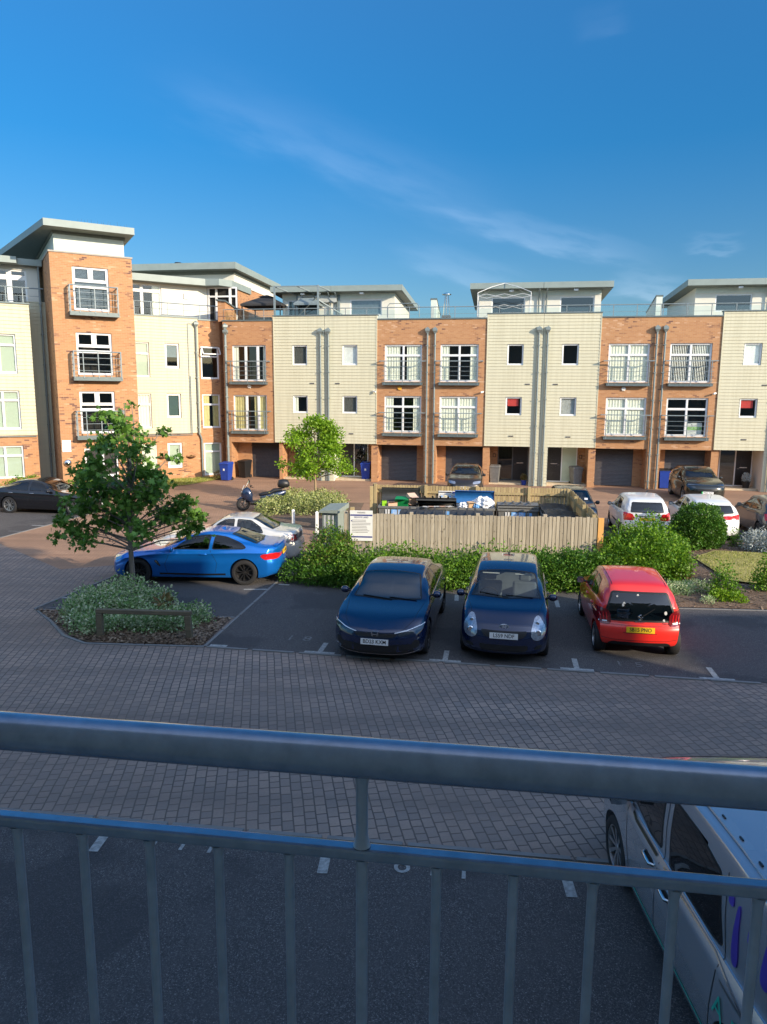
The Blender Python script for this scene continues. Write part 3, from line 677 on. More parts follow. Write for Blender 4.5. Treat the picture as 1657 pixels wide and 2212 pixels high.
def townhouse(k, flip, label, opt):
    """one house of the terrace. m runs from the brick party line (0) to the clad party line (6.06)"""
    sb = 9.09 + 12.14 * k; o = mpt(sb)
    H = thing('townhouse', label, 'house', o, FA, 'terraced townhouses facing the courtyard')
    sg = -1 if flip else 1
    def X(m): return sg * m
    def rect(m0, z0, m1, z1): a, b = X(m0), X(m1); return (min(a, b), z0, max(a, b), z1)
    g0, g1 = opt.get('garage', (.84, 2.95))
    fz = opt.get('fw', (.51, 2.62))
    holes_b = [rect(fz[0], 5.73, fz[1], 7.77), rect(fz[0], 2.88, fz[1], 4.93)]
    holes_c = [rect(4.17, 6.63, 5.05, 7.76), rect(4.17, 3.92, 5.05, 4.92)]
    # brick half
    mb = MB(); a, b = sorted((X(0), X(3.05))); facade(mb, a, b, ZS, ZB, holes_b, 0, .11, 0)
    mb.quad((X(0), 0, ZS), (X(3.05), 0, ZS), (X(3.05), 1.05, ZS), (X(0), 1.05, ZS), 1)          # soffit over the recess
    # fin at the party line, ground floor walls
    mb.box(X(0), 0.0, 0, X(.36), 1.05, ZS - .001, 0)
    a, b = sorted((X(.36), X(3.4))); facade(mb, a, b, 0, ZS, [rect(g0, .0, g1, ZS - .02)], 1.05, .1, 0)
    pier = opt.get('pier', (3.0, 3.38)); mb.box(X(pier[0]), .12, 0, X(pier[1]), 1.05, ZS - .001, 0)
    a, b = sorted((X(3.38), X(3.85))); mb.quad((a, 1.6, 0), (b, 1.6, 0), (b, 1.6, ZS), (a, 1.6, ZS), 0); mb.box(X(3.36), 1.05, 0, X(3.39), 1.6, ZS - .002, 0)
    if opt.get('end'): mb.quad((X(0), 0, 0), (X(0), 9.5, 0), (X(0), 9.5, ZB), (X(0), 0, ZB), 0)
    wall = mb.build('brick_wall', ['brick', 'render_white'], H)
    mb = MB(); a, b = sorted((X(-.02) if opt.get('end') else X(0), X(3.04))); mb.box(a, -.05, ZB, b, .28, ZB + .07); mb.build('coping', 'sill_metal', H)
    # clad half
    mb = MB(); a, b = sorted((X(3.05), X(6.06))); facade(mb, a, b, ZS + .03, ZP, holes_c, -.03, .12, 0, True)
    for m_ in (3.05,): mb.box(X(m_), -.055, ZS + .03, X(m_ + .05), .0, ZP, 0)
    mb.quad((X(3.05), -.05, ZS + .03), (X(6.06), -.05, ZS + .03), (X(6.06), 1.65, ZS + .03), (X(3.05), 1.65, ZS + .03), 1)
    mb.quad((X(3.05), -.05, ZP), (X(6.06), -.05, ZP), (X(6.06), .25, ZP), (X(3.05), .25, ZP), 1); mb.quad((X(3.05), .25, ZP), (X(6.06), .25, ZP), (X(6.06), .25, 8.8), (X(3.05), .25, 8.8), 1)
    mb.quad((X(3.05), -.03, ZP), (X(3.05), .25, ZP), (X(3.05), .25, 8.9), (X(3.05), -.03, 8.9), 1)
    a, b = sorted((X(5.58), X(6.06))); facade(mb, a, b, 0, ZS + .03, [], -.03, .1, 0, True); mb.quad((X(5.58), -.05, 0), (X(5.58), 1.65, 0), (X(5.58), 1.65, ZS + .02), (X(5.58), -.05, ZS + .02), 1)
    mb.build('cladding', ['cladding', 'render_white'], H)
    mb = MB(); a, b = sorted((X(3.02), X(6.06))); mb.box(a, -.08, ZP, b, .30, ZP + .06); mb.build('coping', 'sill_metal', H)
    # terrace floor + rear walls
    mb = MB(); a, b = sorted((X(0), X(6.06))); mb.quad((a, .2, 8.75), (b, .2, 8.75), (b, 10, 8.75), (a, 10, 8.75)); mb.quad((a, 10, 0), (a, 10, 8.75), (b, 10, 8.75), (b, 10, 0)); mb.build('terrace_floor', 'concrete', H)
    # garage door, entrance
    gd = MB(); a, b = sorted((X(g0), X(g1))); z = .02
    while z < ZS - .1: gd.add([(a, 1.13, z), (b, 1.13, z), (b, 1.10, z + .016), (a, 1.10, z + .016), (b, 1.12, z + .078), (a, 1.12, z + .078)], [(0, 1, 2, 3), (3, 2, 4, 5)]); z += .078
    gd.box(a, 1.09, ZS - .12, b, 1.2, ZS - .03); gd.build('garage_door', 'garage_slat', H)
    mb = MB(); a, b = sorted((X(3.38), X(5.58))); mb.box(a, .35, 0, b, 1.62, .10); mb.build('step', 'pale_step', H)
    e0, e1, e2 = 3.85, 4.68, 5.54
    fo = MB()
    for m_ in (e0, e1, e2): fo.box(X(m_ - .03), 1.55, .10, X(m_ + .03), 1.62, ZS)
    for q, r_ in ((e0, e1), (e1, e2)):
        fo.box(X(q + .03), 1.55, ZS - .07, X(r_ - .03), 1.62, ZS); fo.box(X(q + .03), 1.55, .10, X(r_ - .03), 1.62, .16)
    fo.quad((X(3.39), 1.7, .1), (X(5.58), 1.7, .1), (X(5.58), 1.7, ZS), (X(3.39), 1.7, ZS), 1)
    fo.build('door_frame', ['upvc' if opt.get('whitef') else 'plastic_grey', 'room_dark'], H)
    mb = MB(); mb.box(X(e0 + .03), 1.57, .16, X(e1 - .03), 1.59, ZS - .07); mb.build('side_glass', opt.get('sg', 'pane_glass'), H)
    mb = MB(); mb.box(X(e1 + .03), 1.56, .16, X(e2 - .03), 1.60, ZS - .07)
    for i in range(4): mb.box(X(e1 + .3), 1.545, .4 + i * .38, X(e2 - .3), 1.56, .62 + i * .38)
    dr = mb.build('front_door', 'dark_door', H)
    mb = MB(); mb.box(X(e1 + .24), 1.53, 1.12, X(e2 - .24), 1.545, 1.17); mb.build('letter_plate', 'chrome', dr)
    mb = MB(); mb.tube([(X(e1 + .1), 1.55, 1.08), (X(e1 + .1), 1.50, 1.08), (X(e1 + .22), 1.50, 1.08)], .012, 6); mb.build('handle', 'chrome', dr)
    mb = MB(); mb.box(X(3.55), 1.585, 1.45, X(3.72), 1.6, 1.66, 0); mb.box(X(3.58), 1.58, 1.48, X(3.69), 1.586, 1.63, 1); mb.build('number_plaque', ['plastic_black', 'brick'], H)
    # windows
    cu = opt['cu']
    for i, (z0, z1) in enumerate(((5.73, 7.77), (2.88, 4.93))):
        a, _, b, _ = rect(fz[0], z0, fz[1], z1); md = (a + b) / 2
        if opt.get('french'):
            window(H, a, z0, b, z1, 0, bars=(a + .80, a + 1.52), trans=(), kind=cu[i], mull=.12)
        else: window(H, a, z0, b, z1, 0, bars=(md,), trans=(z1 - .60,), kind=cu[i], mull=.075, fr=.07)
        juliet(H, min(X(.44), X(2.72)) if not opt.get('french') else a - .12, max(X(.44), X(2.72)) if not opt.get('french') else b + .1, z0 - .06, z0 + 1.12, [a + .03, md, b - .03] if not opt.get('french') else [a, md - .02, b - .08, b + .05], over=.17)
    for i, (z0, z1) in enumerate(((6.63, 7.76), (3.92, 4.92))):
        a, _, b, _ = rect(4.17, z0, 5.05, z1); window(H, a, z0, b, z1, -.03, kind=opt['sm'][i], fr=.06, rec=.05)
    downpipe(H, X(.21), .02, 8.45); downpipe(H, X(5.84), .02, 8.45, -.03)
    if opt.get('left_pipe'): pass
    for vx, vz in ((5.2, 5.58), (4.4, 2.74)): mb = MB(); mb.box(X(vx), -.075, vz, X(vx + .25), -.03, vz + .06); mb.build('vent', 'plastic_grey', H)
    # penthouse half
    p0 = opt.get('pw', 2.42); mb = MB(); a, b = sorted((X(p0), X(6.06))); wn_ = rect(3.2, 9.62, 5.1, 10.55)
    facade(mb, a, b, 8.75, 10.95, [wn_], 2.4, .1, 0); mb.quad((X(p0), 2.4, 8.75), (X(p0), 9.3, 8.75), (X(p0), 9.3, 10.9), (X(p0), 2.4, 10.9), 0)
    mb.box(a, 2.36, 10.62, b, 2.4, 10.95, 1); ph = mb.build('penthouse_wall', ['render_white', 'panel_white'], H)
    a, _, b, _ = wn_; window(H, a, 9.62, b, 10.55, 2.4, bars=(), kind=opt.get('pk', 'dark'), fr=.05, glassm='pane_blue', rec=.04)
    r0 = opt.get('pr', 1.88); a, b = sorted((X(r0), X(6.06)))
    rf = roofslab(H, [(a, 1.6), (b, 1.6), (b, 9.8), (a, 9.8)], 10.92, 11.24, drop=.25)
    mb = MB(); xl = X(4.3); mb.tube([(xl - .12, 1.85, 10.83), (xl + .12, 1.85, 10.83)], .07, 8); mb.build('soffit_lamp', 'lamp_white', rf, smooth=40)
    mb = MB(); mb.tube([(X(5.86), 1.66, 10.9), (X(5.86), 2.2, 10.6), (X(5.86), 2.3, 10.4), (X(5.86), 2.3, 8.8)], .045, 8); mb.build('downpipe', 'pipe_paint', H, smooth=50)
    # terrace rail and glass
    mb = MB(); a, b = sorted((X(0), X(6.06))); ra_ = X(-.0); mb.tube([(a, .12, 9.79), (b, .12, 9.79)], .025, 8); tr = mb.build('terrace_rail', 'steel_paint', H, smooth=40)
    mb = MB()
    for i in range(5):
        m0 = .05 + i * 1.21; x0, x1 = sorted((X(m0 + .05), X(m0 + 1.16))); zb_ = 9.22 if m0 < 2.9 else 9.45
        mb.quad((x0, .12, zb_), (x1, .12, zb_), (x1, .12, 9.68), (x0, .12, 9.68))
    mb.build('glass_panel', 'rail_glass', tr)
    for i in range(6):
        x = X(.05 + i * 1.21); mb = MB(); mb.box(x - .02, .10, 9.15, x + .02, .14, 9.78); mb.build('post', 'steel_paint', tr)
    mb = MB(); mb.tube([(a, .12, 9.42), (b, .12, 9.42)], .008, 5); mb.build('mid_rail', 'steel_paint', tr)
    # party stub wall on the terrace
    if not opt.get('end') and not flip:
        mb = MB(); mb.add([(-.16, 1.0, 8.75), (.16, 1.0, 8.75), (.16, 3.6, 8.75), (-.16, 3.6, 8.75), (-.16, 1.0, 10.3), (.16, 1.0, 10.3), (.16, 3.6, 9.7), (-.16, 3.6, 9.7)], [(0, 1, 5, 4), (1, 2, 6, 5), (2, 3, 7, 6), (3, 0, 4, 7), (4, 5, 6, 7)])
        mb.add([(-.19, .97, 10.3), (.19, .97, 10.3), (.19, 3.63, 9.7), (-.19, 3.63, 9.7), (-.19, .97, 10.37), (.19, .97, 10.37), (.19, 3.63, 9.77), (-.19, 3.63, 9.77)], [(0, 1, 5, 4), (1, 2, 6, 5), (2, 3, 7, 6), (3, 0, 4, 7), (4, 5, 6, 7), (0, 3, 2, 1)], 1)
        mb.build('terrace_screen', ['panel_white', 'sill_metal'], H)
    for a_ in opt.get('alarm', []):
        mb = MB(); mb.lathe([(.0, -.07), (.10, -.07), (.135, -.02), (.135, 0)], (X(a_[0]), 0, a_[1]), 'y', 6); mb.build('alarm_box', a_[2], H)
    if opt.get('cam'):
        m_, z_ = opt['cam']; mb = MB(); mb.tube([(X(m_), 0, z_), (X(m_), -.08, z_)], .02, 6); mb.tube([(X(m_) - .02, -.1, z_ - .02), (X(m_) - sg * .16, -.2, z_ - .05)], .05, 10); mb.build('security_camera', 'alarm_white', H, smooth=50)
    return H

T = {}
T[0] = townhouse(-1, False, 'leftmost townhouse of the terrace, with a black gazebo on its roof terrace', dict(end=True, french=True, garage=(1.24, 3.2), pier=(3.25, 3.45), fw=(.54, 2.58), cu=('left', 'yellow'), sm=('venetian_dark', 'narrow'), pw=2.9, pr=2.39, alarm=[(1.55, 5.42, 'alarm_white')], pk='narrow'))
T[1] = townhouse(0, True, 'townhouse behind the small bright tree, orange alarm box between its balconies', dict(cu=('wide', 'sides'), sm=('roller', 'venetian_dark'), alarm=[(1.75, 5.36, 'alarm_orange')], cam=(3.25, 5.2), whitef=True, pk='roller', pr=1.88))
T[2] = townhouse(0, False, 'townhouse with a red blind low down and a bare gazebo frame on top', dict(cu=('sides', 'full'), sm=('dark', 'red'), sg='pane_blue', pr=1.99, cam=(2.95, 5.2)))
T[3] = townhouse(1, True, 'townhouse with a cream alarm box and full pale curtains in both french windows', dict(cu=('full', 'full'), sm=('dark', 'venetian'), alarm=[(1.75, 5.38, 'alarm_white')], sg='blind_green', whitef=True, pr=2.31, pw=2.85))
T[4] = townhouse(1, False, 'townhouse with a white and green sign in its lower french window', dict(cu=('vertical', 'dark'), sm=('roller', 'red'), pr=1.54, pw=2.15, cam=(2.95, 5.2), whitef=True))
T[5] = townhouse(2, True, 'last townhouse at the right edge, mostly out of the picture', dict(cu=('full', 'sides'), sm=('roller', 'dark')))
# estate agent board standing in the window of house 4
bd = thing('sale_board', 'white and green board standing behind the lower french window', 'sign', mpt(9.09 + 12.14 + 2.05, .24, 2.99), FA)
mb = MB(); mb.box(-.40, 0, 0, .40, .02, .62, 0); mb.box(-.38, -.004, .24, .38, 0, .40, 1); merge(mb, text_mb('FOR SALE', .13, 0), Matrix.Translation((0, -.008, .32)) @ Matrix.Rotation(R(90), 4, 'X'), 0); merge(mb, text_mb('A', .12, 0), Matrix.Translation((-.12, -.004, .51)) @ Matrix.Rotation(R(90), 4, 'X'), 2)
mb.build('panel', ['sign_white', 'ink_green', 'ink'], bd)
# ================= CORNER APARTMENT BUILDING =================
WA = R(30); B0 = (-11.07, 43.0)
W = thing('apartment_building', 'cream clad and brick apartment building at the left with a projecting brick tower', 'building', (*B0, 0), WA)
def wf(x, y):   # world -> wing frame
    dx, dy = x - B0[0], y - B0[1]; return (dx * math.cos(WA) + dy * math.sin(WA), -dx * math.sin(WA) + dy * math.cos(WA))
def wpt(s, t, z=0): return (B0[0] + s * math.cos(WA) - t * math.sin(WA), B0[1] + s * math.sin(WA) + t * math.cos(WA), z)
c0 = wf(*mw(-3.05, 0)); c1 = wf(*mw(-3.05, 2.2))
# right part: cladding over brick, then the brick strip and return
wr = [(-3.9, 5.9, -2.61, 7.84), (-3.9, 3.0, -2.61, 4.97), (-1.74, 6.42, -.92, 7.83), (-1.74, 3.58, -.92, 4.98)]
wb = [(.33, 5.84, 1.42, 7.75), (.33, 2.96, 1.42, 4.97)]
mb = MB(); facade(mb, -4.6, .20, 2.68, 9.28, wr, -.03, .12, 0, True); mb.quad((-4.6, -.05, 2.68), (.2, -.05, 2.68), (.2, .1, 2.68), (-4.6, .1, 2.68), 1)
mb.build('cladding', ['cladding', 'sill_metal'], W); mb = MB(); facade(mb, -16, -8.96, 2.98, 9.02, [(-11.2, 5.85, -9.62, 7.65), (-11.2, 3.26, -9.62, 5.07)], -4.53, .12, 0, True); facade(mb, -8.96, -8.14, 0, 9.3, [], -3.3, .12, 0, True); mb.quad((-8.96, -4.55, 2.98), (-8.96, 0, 2.98), (-8.96, 0, 9.02), (-8.96, -4.55, 9.02)); mb.quad((-16, -4.5, 9.0), (-8.96, -4.5, 9.0), (-8.96, 0, 9.0), (-16, 0, 9.0), 1);  mb.quad((-16, -4.55, 2.98), (-8.96, -4.55, 2.98), (-8.96, -4.4, 2.98), (-16, -4.4, 2.98), 1)
mb.build('cladding', ['cladding', 'sill_metal'], W)
mb = MB(); facade(mb, -4.6, .20, 0, 2.68, [(-1.80, .66, -.94, 2.14), (-3.25, .05, -2.42, 2.1)], 0, .11); facade(mb, .2, 1.5, 0, 9.2, wb + [(.33, .12, 1.42, 2.10)], 0, .11)
mb.quad((1.5, 0, 0), (*c1, 0), (*c1, 9.2), (1.5, 0, 9.2)); mb.quad((*c1, 0), (*c0, 0), (*c0, 9.12), (*c1, 9.12)); mb.build('brick_wall', 'brick', W)
mb = MB(); facade(mb, -16, -8.96, 0, 2.98, [(-11.2, .95, -9.62, 2.5)], -4.5, .11); mb.quad((-8.96, -4.5, 0), (-8.96, 0, 0), (-8.96, 0, 2.98), (-8.96, -4.5, 2.98)); mb.build('brick_wall', 'brick', W)
for q in ((-4.6, -.08, 9.28, .22, .3, 9.35), (.22, -.05, 9.2, 1.6, .3, 9.27), (-16, -4.6, 9.02, -8.93, -4.3, 9.09)): mb = MB(); mb.box(*q); mb.build('coping', 'sill_metal', W)
for (a, c, b, d), tr, ki in [(wr[0], 7.2, 'green'), (wr[1], 4.35, 'full'), ((-11.2, 5.85, -9.62, 7.65), 7.15, 'green'), ((-11.2, 3.26, -9.62, 5.07), 4.62, 'green')]:
    window(W, a, c, b, d, -.03 if b > -5 else -4.53, bars=() if b > -5 else (a + .87,), trans=(tr,), kind=ki)
window(W, *wr[2], -.03, kind='half', fr=.09, glassm='pane_blue'); window(W, *wr[3], -.03, kind='green', fr=.09, glassm='pane_blue')
window(W, *wb[1], 0, trans=(4.35,), kind='yellow', fr=.07); window(W, .33, .12, 1.42, 2.10, 0, trans=(1.55,), kind='green', fr=.08)
o = window(W, *wb[0], 0, trans=(7.15,), kind='dark', fr=.07)
mb = MB()
for q in [((.36, -.42, 7.28), (1.39, -.42, 7.28)), ((.36, -.10, 7.66), (1.39, -.10, 7.66)), ((.36, -.42, 7.28), (.36, -.10, 7.66)), ((1.39, -.42, 7.28), (1.39, -.10, 7.66))]: mb.bar(*q, .06, .06)
mb.build('open_sash', 'upvc', o)
window(W, -1.80, .66, -.94, 2.14, 0, kind='green', fr=.11); window(W, -11.2, .95, -9.62, 2.5, -4.5, bars=(-10.4,), trans=(2.02,), kind='green')
mb = MB(); mb.box(-3.25, .06, .05, -2.42, .10, 2.1, 0); mb.box(-3.29, .03, .05, -3.2, .06, 2.12, 1); mb.box(-2.47, .03, .05, -2.40, .06, 2.12, 1); mb.build('side_door', ['blind_green', 'upvc'], W)
downpipe(W, .06, 2.6, 8.9, -.03); mb = MB(); mb.tube([(.06, -.13, 2.7), (.16, -.10, 2.45), (.20, -.10, 2.3), (.20, -.10, .05)], .052, 10); mb.build('downpipe', 'pipe_paint', W, smooth=50)
downpipe(W, -8.36, 0.1, 11.0, -3.35, .05)
mb = MB(); mb.tube([(-.12, -.07, 8.98), (-.40, -.07, 8.98), (-.40, -.07, 2.66), (-4.5, -.07, 2.62)], .022, 6); mb.tube([(-.33, -.07, 6.0), (-.33, -.07, 2.58), (-4.5, -.07, 2.55)], .022, 6); mb.build('conduit', 'steel_paint', W); mb = MB(); mb.tube([(-16, -4.58, 2.93), (-9.0, -4.58, 2.93)], .022, 6); mb.build('conduit', 'steel_paint', W)
pp = wf(*mw(-2.92, -.02)); d2 = downpipe(W, pp[0] - .02, .05, 8.75, pp[1], .06)
# upper storey behind the roof terrace
fl = MB(); fl.quad((-16, .2, 8.9), (3.0, .2, 8.9), (3.0, 9, 8.9), (-16, 9, 8.9)); fl.build('terrace_floor', 'concrete', W)
mb = MB(); facade(mb, -4.6, 1.26, 8.9, 11.3, [(-3.75, 8.95, -1.45, 11.22)], 1.5, .1)
mb.build('render_wall', 'render_white', W); mb = MB()
facade(mb, -16, -8.3, 8.9, 11.0, [(-11.4, 9.15, -8.87, 10.74)], -3.2, .1)
mb.build('render_wall', 'render_white', W)
window(W, -3.75, 8.95, -1.45, 11.22, 1.5, bars=(-3.15, -2.55), trans=(10.85,), kind='sides', mull=.12)
window(W, -11.4, 9.15, -8.87, 10.74, -3.2, bars=(-10.5, -9.62), trans=(10.38,), kind='narrow', mull=.18)
# white door group facing the court at the inner corner
G2 = MB(); fa2 = Matrix.Translation((1.26, 1.5, 0)) @ Matrix.Rotation(FA - WA, 4, 'Z')
def loc2(mb, st): return mb.xform(fa2, st)
mb = MB(); mb.box(0, .06, 8.9, .12, .14, 11.3); mb.box(.50, .06, 8.9, .62, .14, 11.3); mb.box(1.36, .06, 8.9, 1.50, .14, 11.3); mb.box(1.78, .06, 8.9, 1.86, .14, 11.3)
for z in (10.72, 11.22): mb.box(.12, .065, z, 1.78, .135, z + .1)
mb.box(.62, .07, 8.95, 1.36, .13, 9.15); mb.box(.62, .08, 9.9, 1.36, .12, 10.0); mb.quad((0, .2, 8.9), (1.86, .2, 8.9), (1.86, .2, 11.3), (0, .2, 11.3), 1); loc2(mb, 0); mb.build('terrace_door', ['upvc', 'room_dark'], W)
# terrace rail
mb = MB(); mb.tube([(-4.6, .1, 10.08), (1.5, .1, 10.06)], .03, 8); mb.tube([(-4.6, .1, 9.72), (1.5, .1, 9.72)], .012, 5); tr = mb.build('terrace_rail', 'steel_paint', W, smooth=40)
for i in range(6): mb = MB(); x = -3.3 + i * .92; mb.box(x - .02, .08, 9.3, x + .02, .12, 10.06); mb.build('post', 'steel_paint', tr)
mb = MB(); mb.tube([(-16, -4.4, 9.78), (-8.3, -4.4, 9.78)], .03, 8); mb.tube([(-16, -4.4, 9.42), (-8.4, -4.4, 9.42)], .012, 6)
for i in range(10): mb.box(-8.5 - i * .7, -4.42, 9.05, -8.46 - i * .7, -4.38, 9.78)
mb.build('terrace_rail', 'steel_paint', W, smooth=40)
# roofs
rb = [(-4.6, .8), (.98, .8), wf(-9.78, 44.05), wf(-9.15, 44.75), wf(-8.6, 48), (-4.6, 6)]
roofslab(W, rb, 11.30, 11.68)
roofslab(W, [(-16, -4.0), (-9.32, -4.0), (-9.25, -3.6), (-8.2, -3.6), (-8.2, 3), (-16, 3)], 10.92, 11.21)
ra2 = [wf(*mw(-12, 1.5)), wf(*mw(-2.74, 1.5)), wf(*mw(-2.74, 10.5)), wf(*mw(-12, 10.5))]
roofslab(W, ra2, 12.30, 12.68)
mb = MB()
P = [wf(*mw(-12, 2.4)), wf(*mw(-3.2, 2.4)), wf(*mw(-3.2, 10.2)), wf(*mw(-12, 10.2))]
mb.prism(P, 8.8, 11.62, 0); mb.build('brick_wall', 'brick', W)
P2 = [wf(*mw(-12, 2.36)), wf(*mw(-3.16, 2.36)), wf(*mw(-3.16, 10.25)), wf(*mw(-12, 10.25))]
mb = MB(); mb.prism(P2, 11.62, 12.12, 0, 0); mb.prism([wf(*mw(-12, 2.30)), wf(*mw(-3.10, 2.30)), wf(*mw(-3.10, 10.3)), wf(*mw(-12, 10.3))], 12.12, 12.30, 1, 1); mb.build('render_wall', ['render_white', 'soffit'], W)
# little brick pier with sloping cap between the terraces
mb = MB(); M2 = Matrix.Rotation(FA - WA, 4, 'Z'); pc = wf(*mw(-3.0, .9)); M3 = Matrix.Translation((pc[0], pc[1], 0)) @ M2
mb.add([(-.35, -.8, 9.1), (.1, -.8, 9.1), (.1, 1.2, 9.1), (-.35, 1.2, 9.1), (-.35, -.8, 10.30), (.1, -.8, 10.30), (.1, 1.2, 10.0), (-.35, 1.2, 10.0)], [(0, 1, 5, 4), (1, 2, 6, 5), (2, 3, 7, 6), (3, 0, 4, 7), (4, 5, 6, 7)], 0)
mb.add([(-.42, -.9, 10.30), (.18, -.9, 10.22), (.18, 1.3, 9.95), (-.42, 1.3, 10.02), (-.42, -.9, 10.38), (.18, -.9, 10.30), (.18, 1.3, 10.03), (-.42, 1.3, 10.10)], [(0, 1, 5, 4), (1, 2, 6, 5), (2, 3, 7, 6), (3, 0, 4, 7), (4, 5, 6, 7), (0, 3, 2, 1)], 1); mb.xform(M3); mb.build('terrace_pier', ['brick', 'sill_metal'], W)
mb = MB(); mb.lathe([(0, 13.0), (.2, 12.98), (.28, 12.85), (.28, 12.68)], (*wf(*mw(-7.0, 3)), 0), 'z', 12); mb.build('roof_vent', 'plastic_black', W, smooth=50)
# ---- tower ----
TX, TY = wf(-14.99, 33.5); TX2 = TX + 3.55
tw = [(TX + .92, 8.72, TX + 2.48, 10.66), (TX + .92, 5.8, TX + 2.48, 7.74), (TX + .92, 3.08, TX + 2.48, 5.06), (TX + 1.0, .05, TX + 2.5, 2.4)]
mb = MB(); facade(mb, TX, TX2, 0, 11.2, tw, TY, .13)
mb.quad((TX, TY, 0), (TX, TY, 11.2), (TX, 2, 11.2), (TX, 2, 0)); mb.quad((TX2, TY, 0), (TX2, 2, 0), (TX2, 2, 11.2), (TX2, TY, 11.2)); mb.quad((TX, TY, 11.2), (TX2, TY, 11.2), (TX2, 2, 11.2), (TX, 2, 11.2)); mb.build('tower_wall', 'brick', W)
mb = MB(); mb.box(TX - .04, TY - .04, 11.2, TX2 + .04, 2, 11.27); mb.build('coping', 'concrete', W)
mb = MB(); mb.box(TX + .25, TY + .22, 11.27, TX2 - .28, 4.5, 12.2); mb.box(TX + .20, TY + .18, 12.02, TX2 - .22, 4.6, 12.22, 1); mb.build('tower_top', ['panel_white', 'soffit'], W)
roofslab(W, [(TX - .22, TY - .7), (TX2 + .05, TY - .7), (TX2 + .3, 2.4), (-9.75, 2.6), (-9.67, 2.12)], 12.16, 12.46)
sp = MB()
for i in range(16):
    x = TX + 1.2 + i * .14 + rnd.uniform(-.03, .03); sp.tube([(x, TY - .6, 12.46), (x + rnd.uniform(-.03, .03), TY - .6, 12.46 + rnd.uniform(.08, .2))], .006, 4)
sp.build('bird_spikes', 'chrome', W)
for i, (a, c, b, d) in enumerate(tw[:3]):
    md = (a + b) / 2; o = window(W, a, c, b, d, TY, bars=(), trans=(d - .60, d - .86), kind=['venetian', 'dark', 'dark'][i], fr=.07, glassm='pane_blue' if i == 0 else 'pane_glass', mull=.09)
    mb = MB(); mb.box(md - .06, TY + .065, d - .56, md + .06, TY + .13, d - .07)
    for q in (a + .07, md + .06): mb.box(q, TY + .06, d - .56, q + .05, TY + .075, d - .07); mb.box(q + .65 - .05, TY + .06, d - .56, q + .65, TY + .075, d - .07)
    mb.build('top_light', 'upvc', o)
    x0, x1, zl, zr, yo = TX + .68, TX + 2.82, c - .10, c + 1.06, TY - .42
    mb = MB(); mb.box(x0, yo, zl - .16, x1, TY - .001, zl + .02); ba = mb.build('balcony', 'sill_metal', W)
    mb = MB(); mb.tube([(x0 + .02, TY, zr), (x0 + .02, yo, zr), (x1 - .02, yo, zr), (x1 - .02, TY, zr)], .03, 8)
    for k in range(1, 4): z = zl + (zr - zl) * k / 4; mb.tube([(x0 + .02, TY, z), (x0 + .02, yo, z), (x1 - .02, yo, z), (x1 - .02, TY, z)], .013, 6)
    mb.build('rail', 'steel_paint', ba)
    for x in (x0 + .04, x0 + .44, (x0 + x1) / 2 + .02, x1 - .5, x1 - .04): mb = MB(); mb.box(x - .02, yo - .03, zl - .05, x + .02, yo - .005, zr); mb.build('post', 'steel_paint', ba)
    for x in (x0 + .02, x1 - .02):
        for yb_ in (TY - .15, TY - .28): mb = MB(); mb.box(x - .015, yb_, zl, x + .015, yb_ + .03, zr); mb.build('post', 'steel_paint', ba)
a, c, b, d = tw[3]
mb = MB(); mb.box(a, TY + .05, c, a + .07, TY + .12, d); mb.box(b - .07, TY + .05, c, b, TY + .12, d); mb.box(a + .07, TY + .05, d - .09, b - .07, TY + .12, d); mb.box(a + .78, TY + .05, c, a + .86, TY + .12, d - .09); mb.box(a + .86, TY + .05, 1.0, b - .07, TY + .12, 1.12)
mb.quad((a, TY + .2, c), (b, TY + .2, c), (b, TY + .2, d), (a, TY + .2, d), 1); mb.build('entrance_door', ['upvc', 'dark_door'], W)
mb = MB(); mb.box(TX + .04, TY - .03, 2.26, TX + .42, TY - .002, 2.80, 0)
for i in range(5): mb.box(TX + .10, TY - .033, 2.34 + i * .085, TX + .36, TY - .03, 2.36 + i * .085, 1)
mb.build('wall_sign', ['sign_white', 'ink_blue'], W)
mb = MB(); mb.lathe([(0, -.16), (.12, -.15), (.17, -.08), (.17, 0)], (TX + .24, TY, 1.75), 'y', 20); mb.build('bulkhead_lamp', 'chrome', W, smooth=60)
mb = MB(); mb.box(-2.0 + .3, 1.42, 10.55, -1.75 + .3, 1.5, 10.85); mb.xform(Matrix.Translation((1.55, 0, 0))); mb.build('alarm_box', 'alarm_white', W)
# hanging baskets on the brick
for x, z in ((-.45, 1.32), (-2.15, 1.35)):
    b = thing('wall_planter', 'brown hay basket fixed to the brick wall beside the green blind window' if x > -1 else 'brown hay basket on the brick wall half hidden by the maple', 'planter', wpt(x, 0, z), WA)
    mb = MB(); n = 10
    for i in range(n):
        a0, a1 = math.pi * i / n, math.pi * (i + 1) / n
        for j in range(4):
            r0, r1 = 1 - j / 4, 1 - (j + 1) / 4; f = lambda a_, r_: (.30 * math.cos(a_) * (r_ ** .5), -.26 * math.sin(a_) * (r_ ** .5), -.16 * (1 - r_))
            mb.quad(f(a0, r0), f(a1, r0), f(a1, r1), f(a0, r1))
    mb.build('basket', 'hanging_basket', b, smooth=60); mb = MB()
    for i in range(60): a_ = rnd.uniform(0, math.pi); r_ = rnd.random(); p = Vector((.3 * r_ * math.cos(a_), -.25 * r_ * math.sin(a_), rnd.uniform(0, .05))); mb.add([p, p + Vector((.03, 0, .03)), p + Vector((0, .03, .02))], [(0, 1, 2)])
    mb.build('dry_plants', 'leaf_rust', b)

